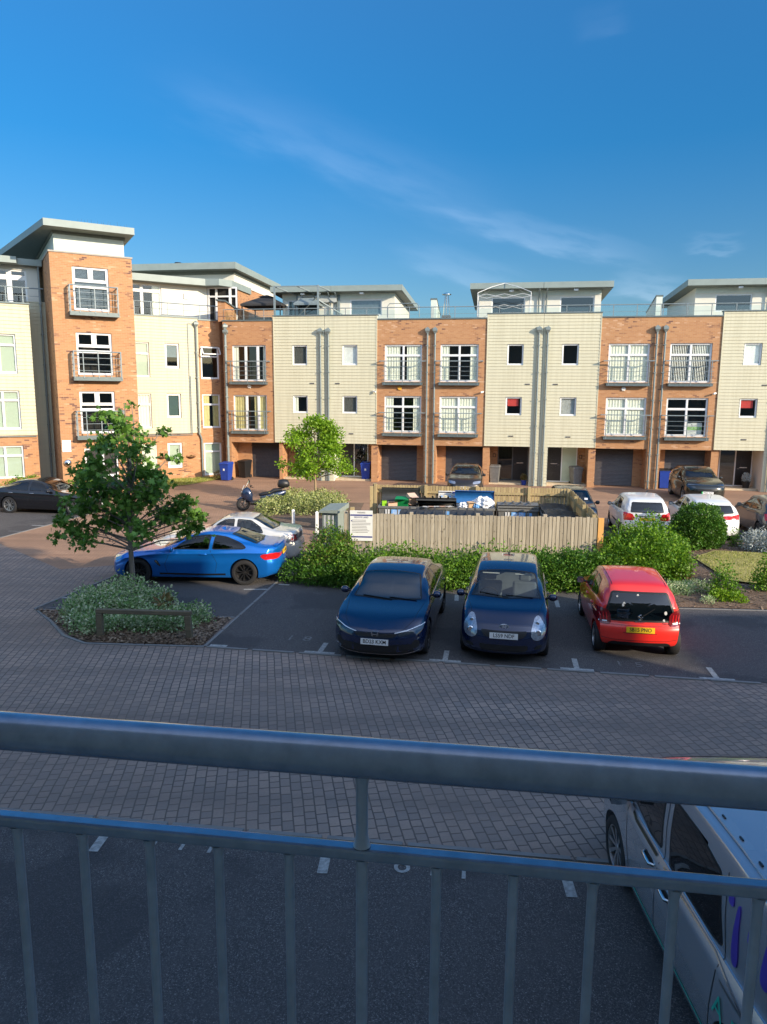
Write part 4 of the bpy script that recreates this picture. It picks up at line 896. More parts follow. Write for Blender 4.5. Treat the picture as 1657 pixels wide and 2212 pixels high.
# ================= ROOF TERRACE FURNITURE =================
def gazebo_top(name, label, x, y, z, w_, h, peak, mat, ang=FA, legs=True, cat='gazebo'):
    g = thing(name, label, cat, mpt(x, y, z), ang); mb = MB(); v = w_ / 2
    mb.add([(-v, -v, h), (v, -v, h), (v, v, h), (-v, v, h), (-.3, -.3, h + peak * .75), (.3, -.3, h + peak * .75), (.3, .3, h + peak * .75), (-.3, .3, h + peak * .75)], [(0, 1, 5, 4), (1, 2, 6, 5), (2, 3, 7, 6), (3, 0, 4, 7)])
    mb.add([(-.42, -.42, h + peak * .78), (.42, -.42, h + peak * .78), (.42, .42, h + peak * .78), (-.42, .42, h + peak * .78), (0, 0, h + peak)], [(0, 1, 4), (1, 2, 4), (2, 3, 4), (3, 0, 4)])
    for a, b in (((-v, -v), (v, -v)), ((v, -v), (v, v)), ((v, v), (-v, v)), ((-v, v), (-v, -v))): mb.quad((*a, h), (*b, h), (*b, h - .12), (*a, h - .12))
    mb.build('canopy', mat, g)
    if legs:
        for sx in (-1, 1):
            for sy in (-1, 1): mb = MB(); mb.box(sx * (v - .08) - .03, sy * (v - .08) - .03, 0, sx * (v - .08) + .03, sy * (v - .08) + .03, h); mb.build('leg', 'plastic_black', g)
    return g
gazebo_top('gazebo', 'black canopy gazebo on the leftmost roof terrace in front of the brick gable', -1.15, 2.5, 8.75, 2.5, 1.5, .65, 'black_cloth')
gazebo_top('gazebo', 'dark peaked gazebo top seen behind the grey canopy frame', 1.6, 2.0, 8.75, 1.5, 1.5, .5, 'steel_paint')
sf = thing('garden_sofa', 'grey garden sofa with black cushions behind the glass of the leftmost terrace', 'sofa', mpt(-1.35, .75, 8.75), FA)
mb = MB(); mb.box(-.95, -.3, 0, .95, .35, .42); mb.build('seat', 'fabric_grey', sf, bevel=.03); mb = MB(); mb.box(-.95, .15, .42, .95, .38, .68); mb.build('backrest', 'black_cloth', sf, bevel=.03)
for x in (-.95, .85): mb = MB(); mb.box(x, -.3, .4, x + .1, .38, .58); mb.build('armrest', 'black_cloth', sf, bevel=.02)
pg = thing('canopy_frame', 'large grey terrace canopy frame with gathered pale cloth', 'canopy', mpt(1.0, .8, 8.75), FA)
for x in (-1.15, 1.45): mb = MB(); mb.box(x - .05, -.05, 0, x + .05, .05, 2.42); mb.build('post', 'steel_paint', pg)
for x in (-.2, 2.35): mb = MB(); mb.box(x - .05, 1.45, 0, x + .05, 1.55, 2.1); mb.build('post', 'steel_paint', pg)
mb = MB()
for a, b in [((-1.15, 0, 2.38), (1.45, 0, 2.38)), ((-.2, 1.5, 2.0), (2.35, 1.5, 2.0)), ((-1.15, 0, 2.38), (-.2, 1.5, 2.05)), ((1.45, 0, 2.38), (2.35, 1.5, 2.05)), ((.2, 0, 2.38), (1.1, 1.5, 2.05)), ((-.1, 1.4, .9), (1.5, .3, 2.0)), ((1.45, 0, 1.6), (2.6, 1.2, .9))]: mb.bar(a, b, .07, .05)
mb.build('beam', 'steel_paint', pg); mb = MB()
for k in range(3): 
    n = 14
    for i in range(n):
        x0, x1 = -.1 + 2.35 * i / n, -.1 + 2.35 * (i + 1) / n; f = lambda x: 1.95 - .35 * abs(math.sin(x * 4.2 + k)) ** .7
        mb.quad((x0, 1.35 - k * .05, 2.0), (x1, 1.35 - k * .05, 2.0), (x1, 1.35 - k * .05, f(x1)), (x0, 1.35 - k * .05, f(x0)))
mb.build('cloth', 'fabric_grey', pg)
hf = thing('terrace_handrail', 'thin curved steel handrail on the terrace right of the first penthouse', 'handrail', mpt(7.0, 1.0, 8.75), FA)
mb = MB(); mb.tube([(-.55, 0, .6), (-.55, 0, 1.2), (-.42, 0, 1.36), (1.15, 0, 1.36), (1.28, 0, 1.2), (1.28, 0, .6)], .022, 8); mb.build('rail', 'steel_paint', hf, smooth=60)
ht = thing('patio_heater', 'tall steel patio heater with tapered body and flat hood', 'patio heater', mpt(9.75, 1.8, 8.75), FA)
mb = MB()
for sx in (-1, 1):
    for sy in (-1, 1): mb.tube([(sx * .2, sy * .2, .3), (sx * .09, sy * .09, 1.85)], .018, 5)
mb.build('frame', 'chrome', ht); mb = MB(); mb.lathe([(0, 2.02), (.1, 2.0), (.27, 1.93), (.27, 1.90), (0, 1.90)], (0, 0, 0), 'z', 16); mb.build('hood', 'chrome', ht, smooth=40); mb = MB(); mb.tube([(0, 0, .8), (0, 0, 1.85)], .035, 8); mb.build('tube', 'lamp_clear', ht)
mb = MB(); mb.box(-.25, -.25, 0, .25, .25, .75); mb.build('base', 'plastic_grey', ht, bevel=.02)
# folding gazebo skeleton
fg = thing('folding_gazebo', 'bare white folding gazebo without its cover on the middle roof terrace', 'gazebo', mpt(13.0, .8, 8.75), FA)
mb = MB(); V = 1.45
for sx in (-1, 1):
    for sy in (0, 1.6): mb.tube([(sx * V, sy, 0), (sx * V, sy, 1.85)], .02, 5)
mb.build('leg', 'white_frame', fg); mb = MB()
def sciss(a, b, n, z0, z1):
    a = Vector(a); b = Vector(b)
    for i in range(n):
        p = a + (b - a) * i / n; q = a + (b - a) * (i + 1) / n; m_ = (p + q) / 2
        mb.tube([(p.x, p.y, (z0 + z1) / 2), (m_.x, m_.y, z1), (q.x, q.y, (z0 + z1) / 2)], .012, 4); mb.tube([(p.x, p.y, (z0 + z1) / 2), (m_.x, m_.y, z0), (q.x, q.y, (z0 + z1) / 2)], .012, 4)
sciss((-V, 0, 0), (V, 0, 0), 3, 1.55, 1.78); sciss((-V, 1.6, 0), (V, 1.6, 0), 3, 1.15, 1.4); sciss((-V, 0, 0), (-V, 1.6, 0), 2, 1.55, 1.78); sciss((V, 0, 0), (V, 1.6, 0), 2, 1.55, 1.78)
for sx, sy in ((-1, 0), (1, 0), (-1, 1.6), (1, 1.6)): mb.tube([(sx * V, sy, 1.85), (sx * V * .5, .8 + (sy - .8) * .5, 2.2), (0, .8, 2.45)], .018, 5)
mb.build('roof_frame', 'white_frame', fg)
# ================= CARS =================
def spline(pts):
    """monotone cubic through (x, v) points"""
    xs = [p[0] for p in pts]; vs = [p[1] for p in pts]; n = len(xs)
    d = [(vs[i + 1] - vs[i]) / (xs[i + 1] - xs[i]) for i in range(n - 1)]
    m = [d[0]] + [0 if d[i - 1] * d[i] <= 0 else 2 * d[i - 1] * d[i] / (d[i - 1] + d[i]) for i in range(1, n - 1)] + [d[-1]]
    def f(x):
        if x <= xs[0]: return vs[0]
        if x >= xs[-1]: return vs[-1]
        i = next(k for k in range(n - 1) if x <= xs[k + 1]); h = xs[i + 1] - xs[i]; t = (x - xs[i]) / h
        return ((2 * t ** 3 - 3 * t ** 2 + 1) * vs[i] + (t ** 3 - 2 * t ** 2 + t) * h * m[i] + (-2 * t ** 3 + 3 * t ** 2) * vs[i + 1] + (t ** 3 - t ** 2) * h * m[i + 1])
    return f
def sstep(a, b, x): t = min(1, max(0, (x - a) / (b - a))); return t * t * (3 - 2 * t)
def catmull(P, per):
    out_ = []; n = len(P)
    for i in range(n - 1):
        p0 = P[max(i - 1, 0)]; p1 = P[i]; p2 = P[i + 1]; p3 = P[min(i + 2, n - 1)]
        for k in range(per):
            t = k / per; out_.append(tuple(.5 * ((2 * b) + (c - a) * t + (2 * a - 5 * b + 4 * c - d) * t * t + (3 * b - a - 3 * c + d) * t ** 3) for a, b, c, d in zip(p0, p1, p2, p3)))
    out_.append(P[-1]); return out_
def chaikin(P, it=2, closed=True):
    for _ in range(it):
        Q = []; n = len(P)
        for i in range(n if closed else n - 1):
            a, b = P[i], P[(i + 1) % n]; Q += [tuple(.75 * u + .25 * v for u, v in zip(a, b)), tuple(.25 * u + .75 * v for u, v in zip(a, b))]
        if not closed: Q = [P[0]] + Q + [P[-1]]
        P = Q
    return P
def inpoly(x, y, P):
    c = False; n = len(P); j = n - 1
    for i in range(n):
        if (P[i][1] > y) != (P[j][1] > y) and x < (P[j][0] - P[i][0]) * (y - P[i][1]) / (P[j][1] - P[i][1]) + P[i][0]: c = not c
        j = i
    return c
def resample(P, step):
    Q = []; n = len(P)
    for i in range(n):
        a, b = P[i], P[(i + 1) % n]; k = max(1, int(math.dist(a, b) / step + .5))
        Q += [(a[0] + (b[0] - a[0]) * j / k, a[1] + (b[1] - a[1]) * j / k) for j in range(k)]
    return Q
def inset(P, d):
    cx = sum(p[0] for p in P) / len(P); cy = sum(p[1] for p in P) / len(P); Q = []
    n = len(P); ar = sum(P[i][0] * P[(i + 1) % n][1] - P[(i + 1) % n][0] * P[i][1] for i in range(n)); sg = 1 if ar > 0 else -1
    for i in range(n):
        a, b, c = P[i - 1], P[i], P[(i + 1) % n]; tx, ty = c[0] - a[0], c[1] - a[1]; l = math.hypot(tx, ty) or 1
        Q.append((b[0] - sg * ty / l * d, b[1] + sg * tx / l * d))
    return Q

class Car:
    def __init__(s, name, label, S, loc, head, paint, group='parked cars', cat='car', res=.045):
        s.S = S; s.L = S['L']; s.paint = paint
        # anchor: loc is the ground point under the nose ('nose') or tail ('tail')
        hd = R(head); fwd = Vector((math.cos(hd), math.sin(hd), 0)); an = S.get('anchor', 'nose')
        c = Vector((loc[0], loc[1], 0)) - fwd * (s.L / 2) * (1 if an == 'nose' else -1)
        s.T = thing(name, label, cat, c, hd + math.pi, group)
        s.body(res)
    def ring(s, x):
        S = s.S; zt = s.top(x); zs = min(s.belt(x), zt - .015); w = s.wid(x); ws = w - s.tuck(x); zb = s.bot(x); wr = s.wr(x); H = zt - zs; k = sstep(.06, .36, H)
        zm = zb + (zs - zb) * .5; cr = S.get('crease', .012)
        low = [(0, zb), (w * .55, zb), (w - .10, zb), (w - .045, zb + .03), (w - .018, zb + .12), (w - .002, zm - .06), (w, zm + .05), (w - cr * .6, zs - .16), (ws + .012 + cr, zs - .085), (ws + .006, zs - .035), (ws - .012, zs)]
        wr_ = min(wr, ws - .02)
        cab = [(ws - .035, zs + .02), (ws - (ws - wr_) * .40, zs + H * .42), (wr_ + .014, zt - .095), (wr_ - .022, zt - .040), (wr_ - .10, zt - .018), (wr_ * .5, zt - .004), (0, zt)]
        hd_ = [(ws - .04, zs + H * .35), (ws * .90, zs + H * .62), (ws * .80, zs + H * .78), (ws * .66, zs + H * .88), (ws * .5, zs + H * .94), (ws * .25, zs + H * .985), (0, zt)]
        up = [tuple(a * k + b * (1 - k) for a, b in zip(p, q)) for p, q in zip(cab, hd_)]
        return catmull(low, 2)[:-1] + catmull([low[-1]] + up, 4)
    def endx(s, x, y, z):
        """rounded plan and profile of the two ends"""
        S = s.S; fx = 0
        a = max(0, 1 - x / .75); b = max(0, 1 - (s.L - x) / .65); W_ = s.S['W'] / 2
        if a > 0: fx += a * a * (S['nk'] * (abs(y) / W_) ** 2.6 + s.nf(z))
        if b > 0: fx -= b * b * (S['tk'] * (abs(y) / W_) ** 2.6 + s.tf(z))
        return x + fx
    def body(s, res):
        S = s.S; W_ = S['W'] / 2
        s.top = spline(S['top']); s.belt = spline(S['belt']); s.bot = spline(S.get('bot', [(0, .22), (.5, .19), (s.L - .6, .20), (s.L, .27)]))
        s.wid = spline([(0, W_ * S.get('wn', .84)), (.30, W_ * .955), (.85, W_), (s.L - .9, W_), (s.L - .25, W_ * .965), (s.L, W_ * S.get('wt', .86))])
        s.wr = spline(S.get('roofw', [(0, W_ * .72), (s.L, W_ * .72)])); s.tuck = spline(S.get('tuck', [(0, .05), (s.L * .4, .035), (s.L, .05)]))
        s.nf = spline(S['nf']); s.tf = spline(S['tf'])
        n = int(s.L / res); xs = [s.L * i / n for i in range(n + 1)]; rings = [s.ring(x) for x in xs]; m = len(rings[0]); bm = bmesh.new(); G = []
        for x, rg in zip(xs, rings):
            row = []
            for y, z in rg: row.append(bm.verts.new((s.endx(x, y, z) - s.L / 2, y, z)))
            mir = [row[j] if abs(rg[j][0]) < 1e-6 else bm.verts.new((row[j].co.x, -rg[j][0], rg[j][1])) for j in range(m)]
            G.append((row, mir))
        for i in range(n):
            (a, am), (b, bm_) = G[i], G[i + 1]
            for j in range(m - 1):
                bm.faces.new((a[j], a[j + 1], b[j + 1], b[j])); bm.faces.new((am[j], bm_[j], bm_[j + 1], am[j + 1]))
        for idx, sgn in ((0, 1), (n, -1)):
            row, mir = G[idx]; K = 7; prev = None; x = xs[idx]
            for j in range(m):
                if row[j] is mir[j]: cur = [row[j]] * (2 * K + 1)
                else:
                    y0, z0 = rings[idx][j]; cur = [mir[j]] + [bm.verts.new((s.endx(x, y0 * t / K, z0) - s.L / 2, y0 * t / K, z0)) for t in range(-K + 1, K)] + [row[j]]
                if prev:
                    for t in range(2 * K):
                        f = [prev[t], prev[t + 1], cur[t + 1], cur[t]]; f2 = []
                        for v in f:
                            if v not in f2: f2.append(v)
                        if len(f2) > 2:
                            try: bm.faces.new(f2 if sgn < 0 else f2[::-1])
                            except ValueError: pass
                prev = cur
        bmesh.ops.remove_doubles(bm, verts=bm.verts, dist=1e-4); bmesh.ops.recalc_face_normals(bm, faces=bm.faces)
        s.bvh = BVHTree.FromBMesh(bm)
        me = bpy.data.meshes.new('body'); bm.to_mesh(me); bm.free(); o = bpy.data.objects.new('body', me); COL.objects.link(o)
        # wheel arches
        cut = MB(); Ra = S['wr_'] + S.get('gap', .05)
        for wx in S['axles']:
            for sy in (-1, 1): y0, y1 = (W_ - .30, W_ + .3); cut.lathe([(0, sy * y0), (Ra, sy * y0), (Ra, sy * y1), (0, sy * y1)], (wx - s.L / 2, 0, S['wr_'] + .01), 'y', 40)
        c = cut.build('cut', 'plastic_black', fix=True)
        md = o.modifiers.new('b', 'BOOLEAN'); md.operation = 'DIFFERENCE'; md.object = c; md.solver = 'EXACT'
        dg = bpy.context.evaluated_depsgraph_get(); m2 = bpy.data.meshes.new_from_object(o.evaluated_get(dg)); bpy.data.objects.remove(c)
        o.modifiers.clear(); bm = bmesh.new(); bm.from_mesh(m2)
        rem = []
        holes = s.holes = []
        for ax, P in S['glasshole']:
            holes.append((ax, P))
        for f in bm.faces:
            p = f.calc_center_median(); nn = f.normal; f.smooth = True; f.material_index = 0
            for wx in S['axles']:
                r_ = math.hypot(p.x + s.L / 2 - wx, p.z - S['wr_'] - .01)
                if r_ < Ra + .004 and abs(p.y) > W_ - .31 and (r_ > Ra - .012 and abs(nn.y) < .3 or (abs(abs(p.y) - (W_ - .30)) < .004)): f.material_index = 1
            if p.z < s.bot(p.x + s.L / 2) + .012: f.material_index = 1
            for ax, P in holes:
                if ax == 'top': hit = nn.z > .1 and inpoly(p.x + s.L / 2, p.y, P)
                elif ax == 'side': hit = abs(nn.y) > .3 and inpoly(p.x + s.L / 2, p.z, P)
                else: hit = nn.x > .15 and inpoly(p.y, p.z, P)
                if hit: rem.append(f); break
        bmesh.ops.delete(bm, geom=rem, context='FACES')
        bm.to_mesh(m2); bm.free(); m2.materials.clear(); m2.materials.append(MATS[s.paint]); m2.materials.append(MATS['plastic_black'])
        m2.set_sharp_from_angle(angle=R(38)); o.data = m2; o.parent = s.T; s.B = o
    # --- things laid on the body surface ---
    def cast(s, ax, u, v, sy=1, lift=.004):
        h = s.L / 2
        if ax == 'top': o, d = Vector((u - h, v, 3)), Vector((0, 0, -1))
        elif ax == 'side': o, d = Vector((u - h, sy * 2, v)), Vector((0, -sy, 0))
        elif ax == 'front': o, d = Vector((-h - 2, u, v)), Vector((1, 0, 0))
        else: o, d = Vector((h + 2, u, v)), Vector((-1, 0, 0))
        p, n, i, t = s.bvh.ray_cast(o, d)
        if p is None: p, n, i, t = s.bvh.find_nearest(o + d * 2)
        if n.dot(d) > 0: n = -n
        return p + n * lift, n
    def patch(s, name, ax, P, mats, parent=None, sy=1, lift=.004, frit=0.0, step=.06, rings=(.78, .52, .26), rnd_=2, sharp=None):
        P = chaikin(resample(P, .11), rnd_) if rnd_ else P; P = resample(P, step); n = len(P); cx = sum(p[0] for p in P) / n; cy = sum(p[1] for p in P) / n
        RR = [P]
        if frit: RR.append(inset(P, frit))
        base = RR[-1]
        for k in rings: RR.append([(cx + (a - cx) * k, cy + (b - cy) * k) for a, b in base])
        mb = MB(); vs = [[s.cast(ax, a, b, sy, lift)[0] for a, b in r_] for r_ in RR]; ctr = s.cast(ax, cx, cy, sy, lift)[0]
        # outer lip sinks into the body so that the edge is never seen floating
        lip = [s.cast(ax, a, b, sy, -.006)[0] for a, b in P]
        al = [lip] + vs; flat = [p for r_ in al for p in r_] + [ctr]; fs = []; mi = []
        for i in range(len(al) - 1):
            for k in range(n):
                k2 = (k + 1) % n; fs.append((i * n + k, i * n + k2, (i + 1) * n + k2, (i + 1) * n + k)); mi.append(1 if (frit and i <= 1) else 0)
        c = len(flat) - 1
        for k in range(n): fs.append(((len(al) - 1) * n + k, (len(al) - 1) * n + (k + 1) % n, c)); mi.append(0)
        mb.v = [tuple(p) for p in flat]; mb.f = fs; mb.m = mi
        return mb.build(name, mats if isinstance(mats, list) else [mats], parent or s.T, smooth=35, fix=True)
    def line(s, name, ax, P, mat='windscreen_trim', wd=.007, sy=1, lift=.002, parent=None, mb=None):
        own_ = mb is None; mb = mb or MB(); pts = []
        for a, b in zip(P, P[1:]):
            k = max(1, int(math.dist(a, b) / .05)); pts += [(a[0] + (b[0] - a[0]) * i / k, a[1] + (b[1] - a[1]) * i / k) for i in range(k)]
        pts.append(P[-1]); Q = [s.cast(ax, a, b, sy, lift) for a, b in pts]
        for (p, n1), (q, n2) in zip(Q, Q[1:]):
            d = (q - p)
            if d.length < 1e-5 or d.length > .35: continue
            d.normalize(); a = n1.cross(d).normalized() * wd / 2; b = n2.cross(d).normalized() * wd / 2
            mb.quad(p - a, p + a, q + b, q - b)
        if own_ : return mb.build(name, mat, parent or s.T)
    def wheels(s, rim='spokes', rmat='alloy', n=5, tyre=.32):
        S = s.S; r_ = S['wr_']; W_ = S['W'] / 2; first = None
        for wx in S['axles']:
            for sy in (-1, 1):
                if first is None:
                    wv = MB(); wv.lathe([(0, .02), (r_ * .60, .02), (r_ * .64, .05), (r_ * .64, -.10), (0, -.10)], (0, 0, 0), 'y', 28); wb_ = wv.build('wheel', 'plastic_black', s.T, smooth=40)
                    ty = MB(); rr = r_ * .70
                    ty.lathe([(rr, .08), (rr, .105), (r_ * .80, .115), (r_ * .95, .100), (r_, .075), (r_, -.075), (r_ * .95, -.1), (r_ * .80, -.112), (rr, -.1)], (0, 0, 0), 'y', 40); to = ty.build('tyre', 'rubber', wb_, smooth=35)
                    rm = MB(); R1 = r_ * .71
                    rm.lathe([(R1, .08), (R1, .100), (R1 * .93, .098), (R1 * .90, .05), (R1 * .92, -.05)], (0, 0, 0), 'y', 40)
                    rm.lathe([(0, .078), (R1 * .16, .078), (R1 * .2, .06), (R1 * .2, .03)], (0, 0, 0), 'y', 16)
                    for k in range(n):
                        a = 2 * math.pi * k / n
                        def P(rad, da, y): return (rad * math.cos(a + da), y, rad * math.sin(a + da))
                        if rim == 'twin':
                            for sg in (-1, 1):
                                rm.add([P(R1 * .15, sg * .10, .075), P(R1 * .15, sg * .45, .075), P(R1 * .93, sg * .30, .092), P(R1 * .93, sg * .17, .092), P(R1 * .15, sg * .10, .04), P(R1 * .15, sg * .45, .04), P(R1 * .93, sg * .30, .05), P(R1 * .93, sg * .17, .05)], [(0, 1, 2, 3), (0, 3, 7, 4), (1, 5, 6, 2)])
                        else:
                            w0, w1 = (.42, .10) if rim == 'spokes' else (.9, .30)
                            rm.add([P(R1 * .15, -w0, .075), P(R1 * .15, w0, .075), P(R1 * .93, w1, .092), P(R1 * .93, -w1, .092), P(R1 * .15, -w0, .03), P(R1 * .15, w0, .03), P(R1 * .93, w1, .05), P(R1 * .93, -w1, .05)], [(0, 1, 2, 3), (0, 3, 7, 4), (1, 5, 6, 2)])
                    ro = rm.build('rim', rmat, wb_, smooth=30); first = (wb_, to, ro); o = wb_
                else:
                    o = wb_.copy(); COL.objects.link(o)
                    for c in (to, ro): q = c.copy(); COL.objects.link(q); q.parent = o
                o.location = (wx - s.L / 2, sy * (W_ - .118 - S.get('win', .0)), r_ + .005)
                o.rotation_euler = (0, 0, 0 if sy > 0 else math.pi)
    def plate(s, end, z, txt, yellow, y=0.0, tilt=0, wd=.52, ev=False):
        p, n = s.cast('front' if end == 'nose' else 'rear', y, z, 1, .012); mb = MB(); mb.box(-wd / 2, -.055, -.004, wd / 2, .055, .004, 0)
        if ev: mb.box(-wd / 2 - .001, -.056, -.003, -wd / 2 + .05, .056, .0055, 2)
        merge(mb, text_mb(txt, .100, 0, .0006, .0010), Matrix.Translation((.02 if ev else 0, 0, .005)) @ Matrix.Scale(.93, 4, (1, 0, 0)), 1)
        o = mb.build('number_plate', ['plate_yellow' if yellow else 'plate_white', 'plate_black', 'ev_green'], s.T)
        hx = -1 if end == 'nose' else 1
        zax = Vector((hx, 0, .12)).normalized(); xax = Vector((0, 0, 1)).cross(Vector((hx, 0, 0))); yax = zax.cross(xax)
        o.matrix_local = Matrix.Translation(p + Vector((hx * .006, 0, 0))) @ Matrix((xax, yax, zax)).transposed().to_4x4(); return o
    def mirrors(s, x, z, mat=None, size=1.0):
        W_ = s.S['W'] / 2
        for sy in (-1, 1):
            p, n = s.cast('side', x, z - .04, sy, 0); mb = MB(); V = []; rows = 8; cols = 14
            for i in range(rows + 1):
                t = i / rows; w_ = (1 - abs(2 * t - 1) ** 2.6) ** .5
                for k in range(cols):
                    a = 2 * math.pi * k / cols; V.append((-.02 * 1 + .085 * size * w_ * math.cos(a) * (1 if math.cos(a) < 0 else .35), sy * (.035 + t * .175 * size), .035 + .072 * size * w_ * math.sin(a)))
            fs = [(i * cols + k, i * cols + (k + 1) % cols, (i + 1) * cols + (k + 1) % cols, (i + 1) * cols + k) for i in range(rows) for k in range(cols)]
            mb.add([Vector(v) + p for v in V], fs); mb.tube([p + Vector((0, -sy * .05, 0)), p + Vector((-.01, sy * .1, .025))], .022, 8, 1)
            mo = mb.build('wing_mirror', [mat or s.paint, 'plastic_black'], s.T, smooth=50, fix=True)
            mb = MB(); c = p + Vector((.016, sy * .125 * size, .035)); mb.obox(c, (.004, .13 * size, .10 * size), 0); mb.build('mirror_glass', 'chrome', mo)
    def interior(s, fx=None, seat='seat_dark', clear=False):
        """dashboard, wheel, seats; x measured from the nose"""
        S = s.S; h = s.L / 2; W_ = S['W'] / 2; dx, fs_, rs = S['cabin']   # dash x, front seat x, rear seat x
        mb = MB(); mb.box(dx - h, -W_ + .12, .35, dx + .35 - h, W_ - .12, s.belt(dx) - .03); mb.build('dashboard', 'plastic_grey' if clear else 'plastic_black', s.T, bevel=.05)
        def seat_mb(y, x, w_, hz, head=True):
            m = MB(); m.obox((x - h - .05, y, .47), (.52, w_, .16), 0); m.obox((x - h + .26, y, .78), (.14, w_, .62), Matrix.Rotation(R(14), 3, 'Y'))
            if head: m.obox((x - h + .35, y, 1.17), (.09, w_ * .5, .17), Matrix.Rotation(R(8), 3, 'Y'))
            return m
        for y in (-.36, .36): seat_mb(y, fs_, .50, 0).build('seat', seat, s.T, bevel=.05)
        if rs: seat_mb(0, rs, W_ * 1.45, 0, False).build('rear_seat', seat, s.T, bevel=.05)
        mb = MB(); cx = dx + .47 - h; P = []
        for k in range(25): a = 2 * math.pi * k / 24; v = Matrix.Rotation(R(-24), 3, 'Y') @ Vector((0, .18 * math.cos(a), .18 * math.sin(a))); P.append(Vector((cx, .36, s.belt(dx) - .04)) + v)
        mb.tube(P, .015, 6, 0, False); mb.obox((cx - .01, .36, s.belt(dx) - .04), (.03, .15, .10), Matrix.Rotation(R(-24), 3, 'Y')); mb.obox((cx - .01, .36, s.belt(dx) - .04), (.02, .34, .03), Matrix.Rotation(R(-24), 3, 'Y')); mb.build('steering_wheel', 'plastic_black', s.T)
    def wipers(s, ax, P):
        for a, b in P:
            p, n = s.cast(ax, a[0], a[1], 1, .012); q, n2 = s.cast(ax, b[0], b[1], 1, .016); mb = MB(); mb.bar(p, q, .018, .012); mb.build('wiper', 'windscreen_trim', s.T)
    def handles(s, pts, mat=None):
        for x, z in pts:
            for sy in (-1, 1):
                p, n = s.cast('side', x, z, sy, .018); mb = MB(); mb.tube([p + Vector((-.095, -sy * .022, 0)), p + Vector((-.07, 0, 0)), p + Vector((.07, 0, 0)), p + Vector((.095, -sy * .022, 0))], [.010, .013, .013, .010], 8); mb.build('door_handle', mat or s.paint, s.T, smooth=50)
    def glazing(s, dark='car_glass_dark', ws='car_glass', frit=.035):
        S = s.S
        for nm, ax, P, g in S['glass']:
            m_ = [{'d': dark, 'w': ws, 'c': 'car_glass_clear', 's': S.get('sideg', dark)}[g], 'windscreen_trim']
            if ax == 'side':
                for sy in (-1, 1): s.patch(nm, 'side', P, m_, sy=sy, frit=frit * .7, lift=.003)
            else: s.patch(nm, ax, P, m_, frit=frit, lift=.004, step=.07)
def holes_of(glass, d=.022):
    return [(ax, inset(resample(chaikin(resample(P, .11), 2), .05), d)) for nm, ax, P, g in glass]

# every car: x from the nose, lengths in metres
def spec_hatch(L, W, H, axles, wr, hood, cowl, scr, roof_x, tail_x, belt, rear_z, nose_z=.68, g=None, **k):
    """five-door shape; hood = z of the bonnet edge, cowl = (x,z), scr = x of the roof front, roof_x = x of the highest point, tail_x = roof rear x"""
    S = dict(L=L, W=W, axles=axles, wr_=wr)
    S['top'] = k.get('top') or [(0, nose_z), (.12, nose_z + .06), (.5, hood), (cowl[0], cowl[1]), ((cowl[0] + scr) / 2, (cowl[1] + H - .05) / 2 + .035), (scr, H - .045), (roof_x, H), (tail_x, H - .055), (L - .12, k.get('rtop', H - .42)), (L, k.get('rtop2', rear_z))]
    S['belt'] = belt; S['nk'] = k.get('nk', .32); S['tk'] = k.get('tk', .20)
    S['nf'] = k.get('nf', [(.15, .10), (.32, .0), (.50, .0), (.62, .03), (.75, .12), (.95, .22)])
    S['tf'] = k.get('tf', [(.2, .10), (.42, .0), (.60, .0), (.72, .06), (.95, .10), (1.2, .20), (1.5, .42)])
    for a in ('roofw', 'tuck', 'wn', 'wt', 'crease', 'anchor', 'cabin', 'bot', 'sideg', 'gap', 'win'):
        if a in k: S[a] = k[a]
    S['glass'] = g; S['glasshole'] = holes_of(g); return S
glass('car_glass_screen', (.26, .31, .38), .9, .02, .16)
carpaint('paint_navy', (.004, .014, .055), .3, .14)
carpaint('paint_black', (.004, .004, .006), .0, .15)
carpaint('paint_red', (.74, .022, .012), .0, .30)
carpaint('paint_blue', (.006, .17, .62), .5, .30)
carpaint('paint_silver', (.68, .67, .61), .3, .35)
carpaint('paint_white', (.72, .74, .74), .0, .35)
carpaint('paint_darkgrey', (.050, .054, .055), .4, .32)
carpaint('paint_brown', (.030, .022, .015), .4, .28)
carpaint('paint_green', (.012, .014, .010), .3, .24)
carpaint('paint_van', (.47, .47, .50), .5, .26)

# ---- black saloon-hatch, front towards the viewer ----
g = [('windscreen', 'top', [(1.28, -.70), (1.17, 0), (1.28, .70), (1.92, .585), (1.99, 0), (1.92, -.585)], 'w'),
     ('rear_window', 'top', [(3.42, -.56), (3.48, 0), (3.42, .56), (4.02, .62), (4.08, 0), (4.02, -.62)], 'd'),
     ('side_window', 'side', [(1.62, .96), (1.66, 1.02), (2.12, 1.30), (2.52, 1.325), (2.52, .97)], 'd'), ('side_window', 'side', [(2.60, .975), (2.60, 1.325), (3.10, 1.28), (3.50, 1.10), (3.40, 1.0)], 'd')]
S = spec_hatch(4.55, 1.80, 1.415, (.92, 3.65), .325, .84, (1.28, .97), 1.95, 2.45, 3.3, [(0, .64), (.5, .80), (1.3, .92), (2.4, .95), (3.6, .99), (4.2, .97), (4.55, .85)], .9, .66, g,
    top=[(0, .68), (.12, .73), (.5, .83), (1.22, .95), (1.6, 1.18), (1.95, 1.35), (2.45, 1.415), (3.2, 1.365), (3.85, 1.17), (4.25, 1.04), (4.43, 1.0), (4.55, .88)], roofw=[(0, .64), (4.55, .62)], cabin=(1.40, 2.25, 3.1), nk=.42, crease=.02)
c = Car('parked_car', 'glossy dark navy hatchback facing the viewer, plate BD23 KXM, before the hedge', S, (-.15, 12.74), -101.0, 'paint_navy')
c.glazing('car_glass_dark', 'car_glass_screen'); c.interior(); c.wheels('twin', 'alloy_dark', 5); c.mirrors(1.62, 1.0); c.handles([(2.42, .86), (3.36, .88)])
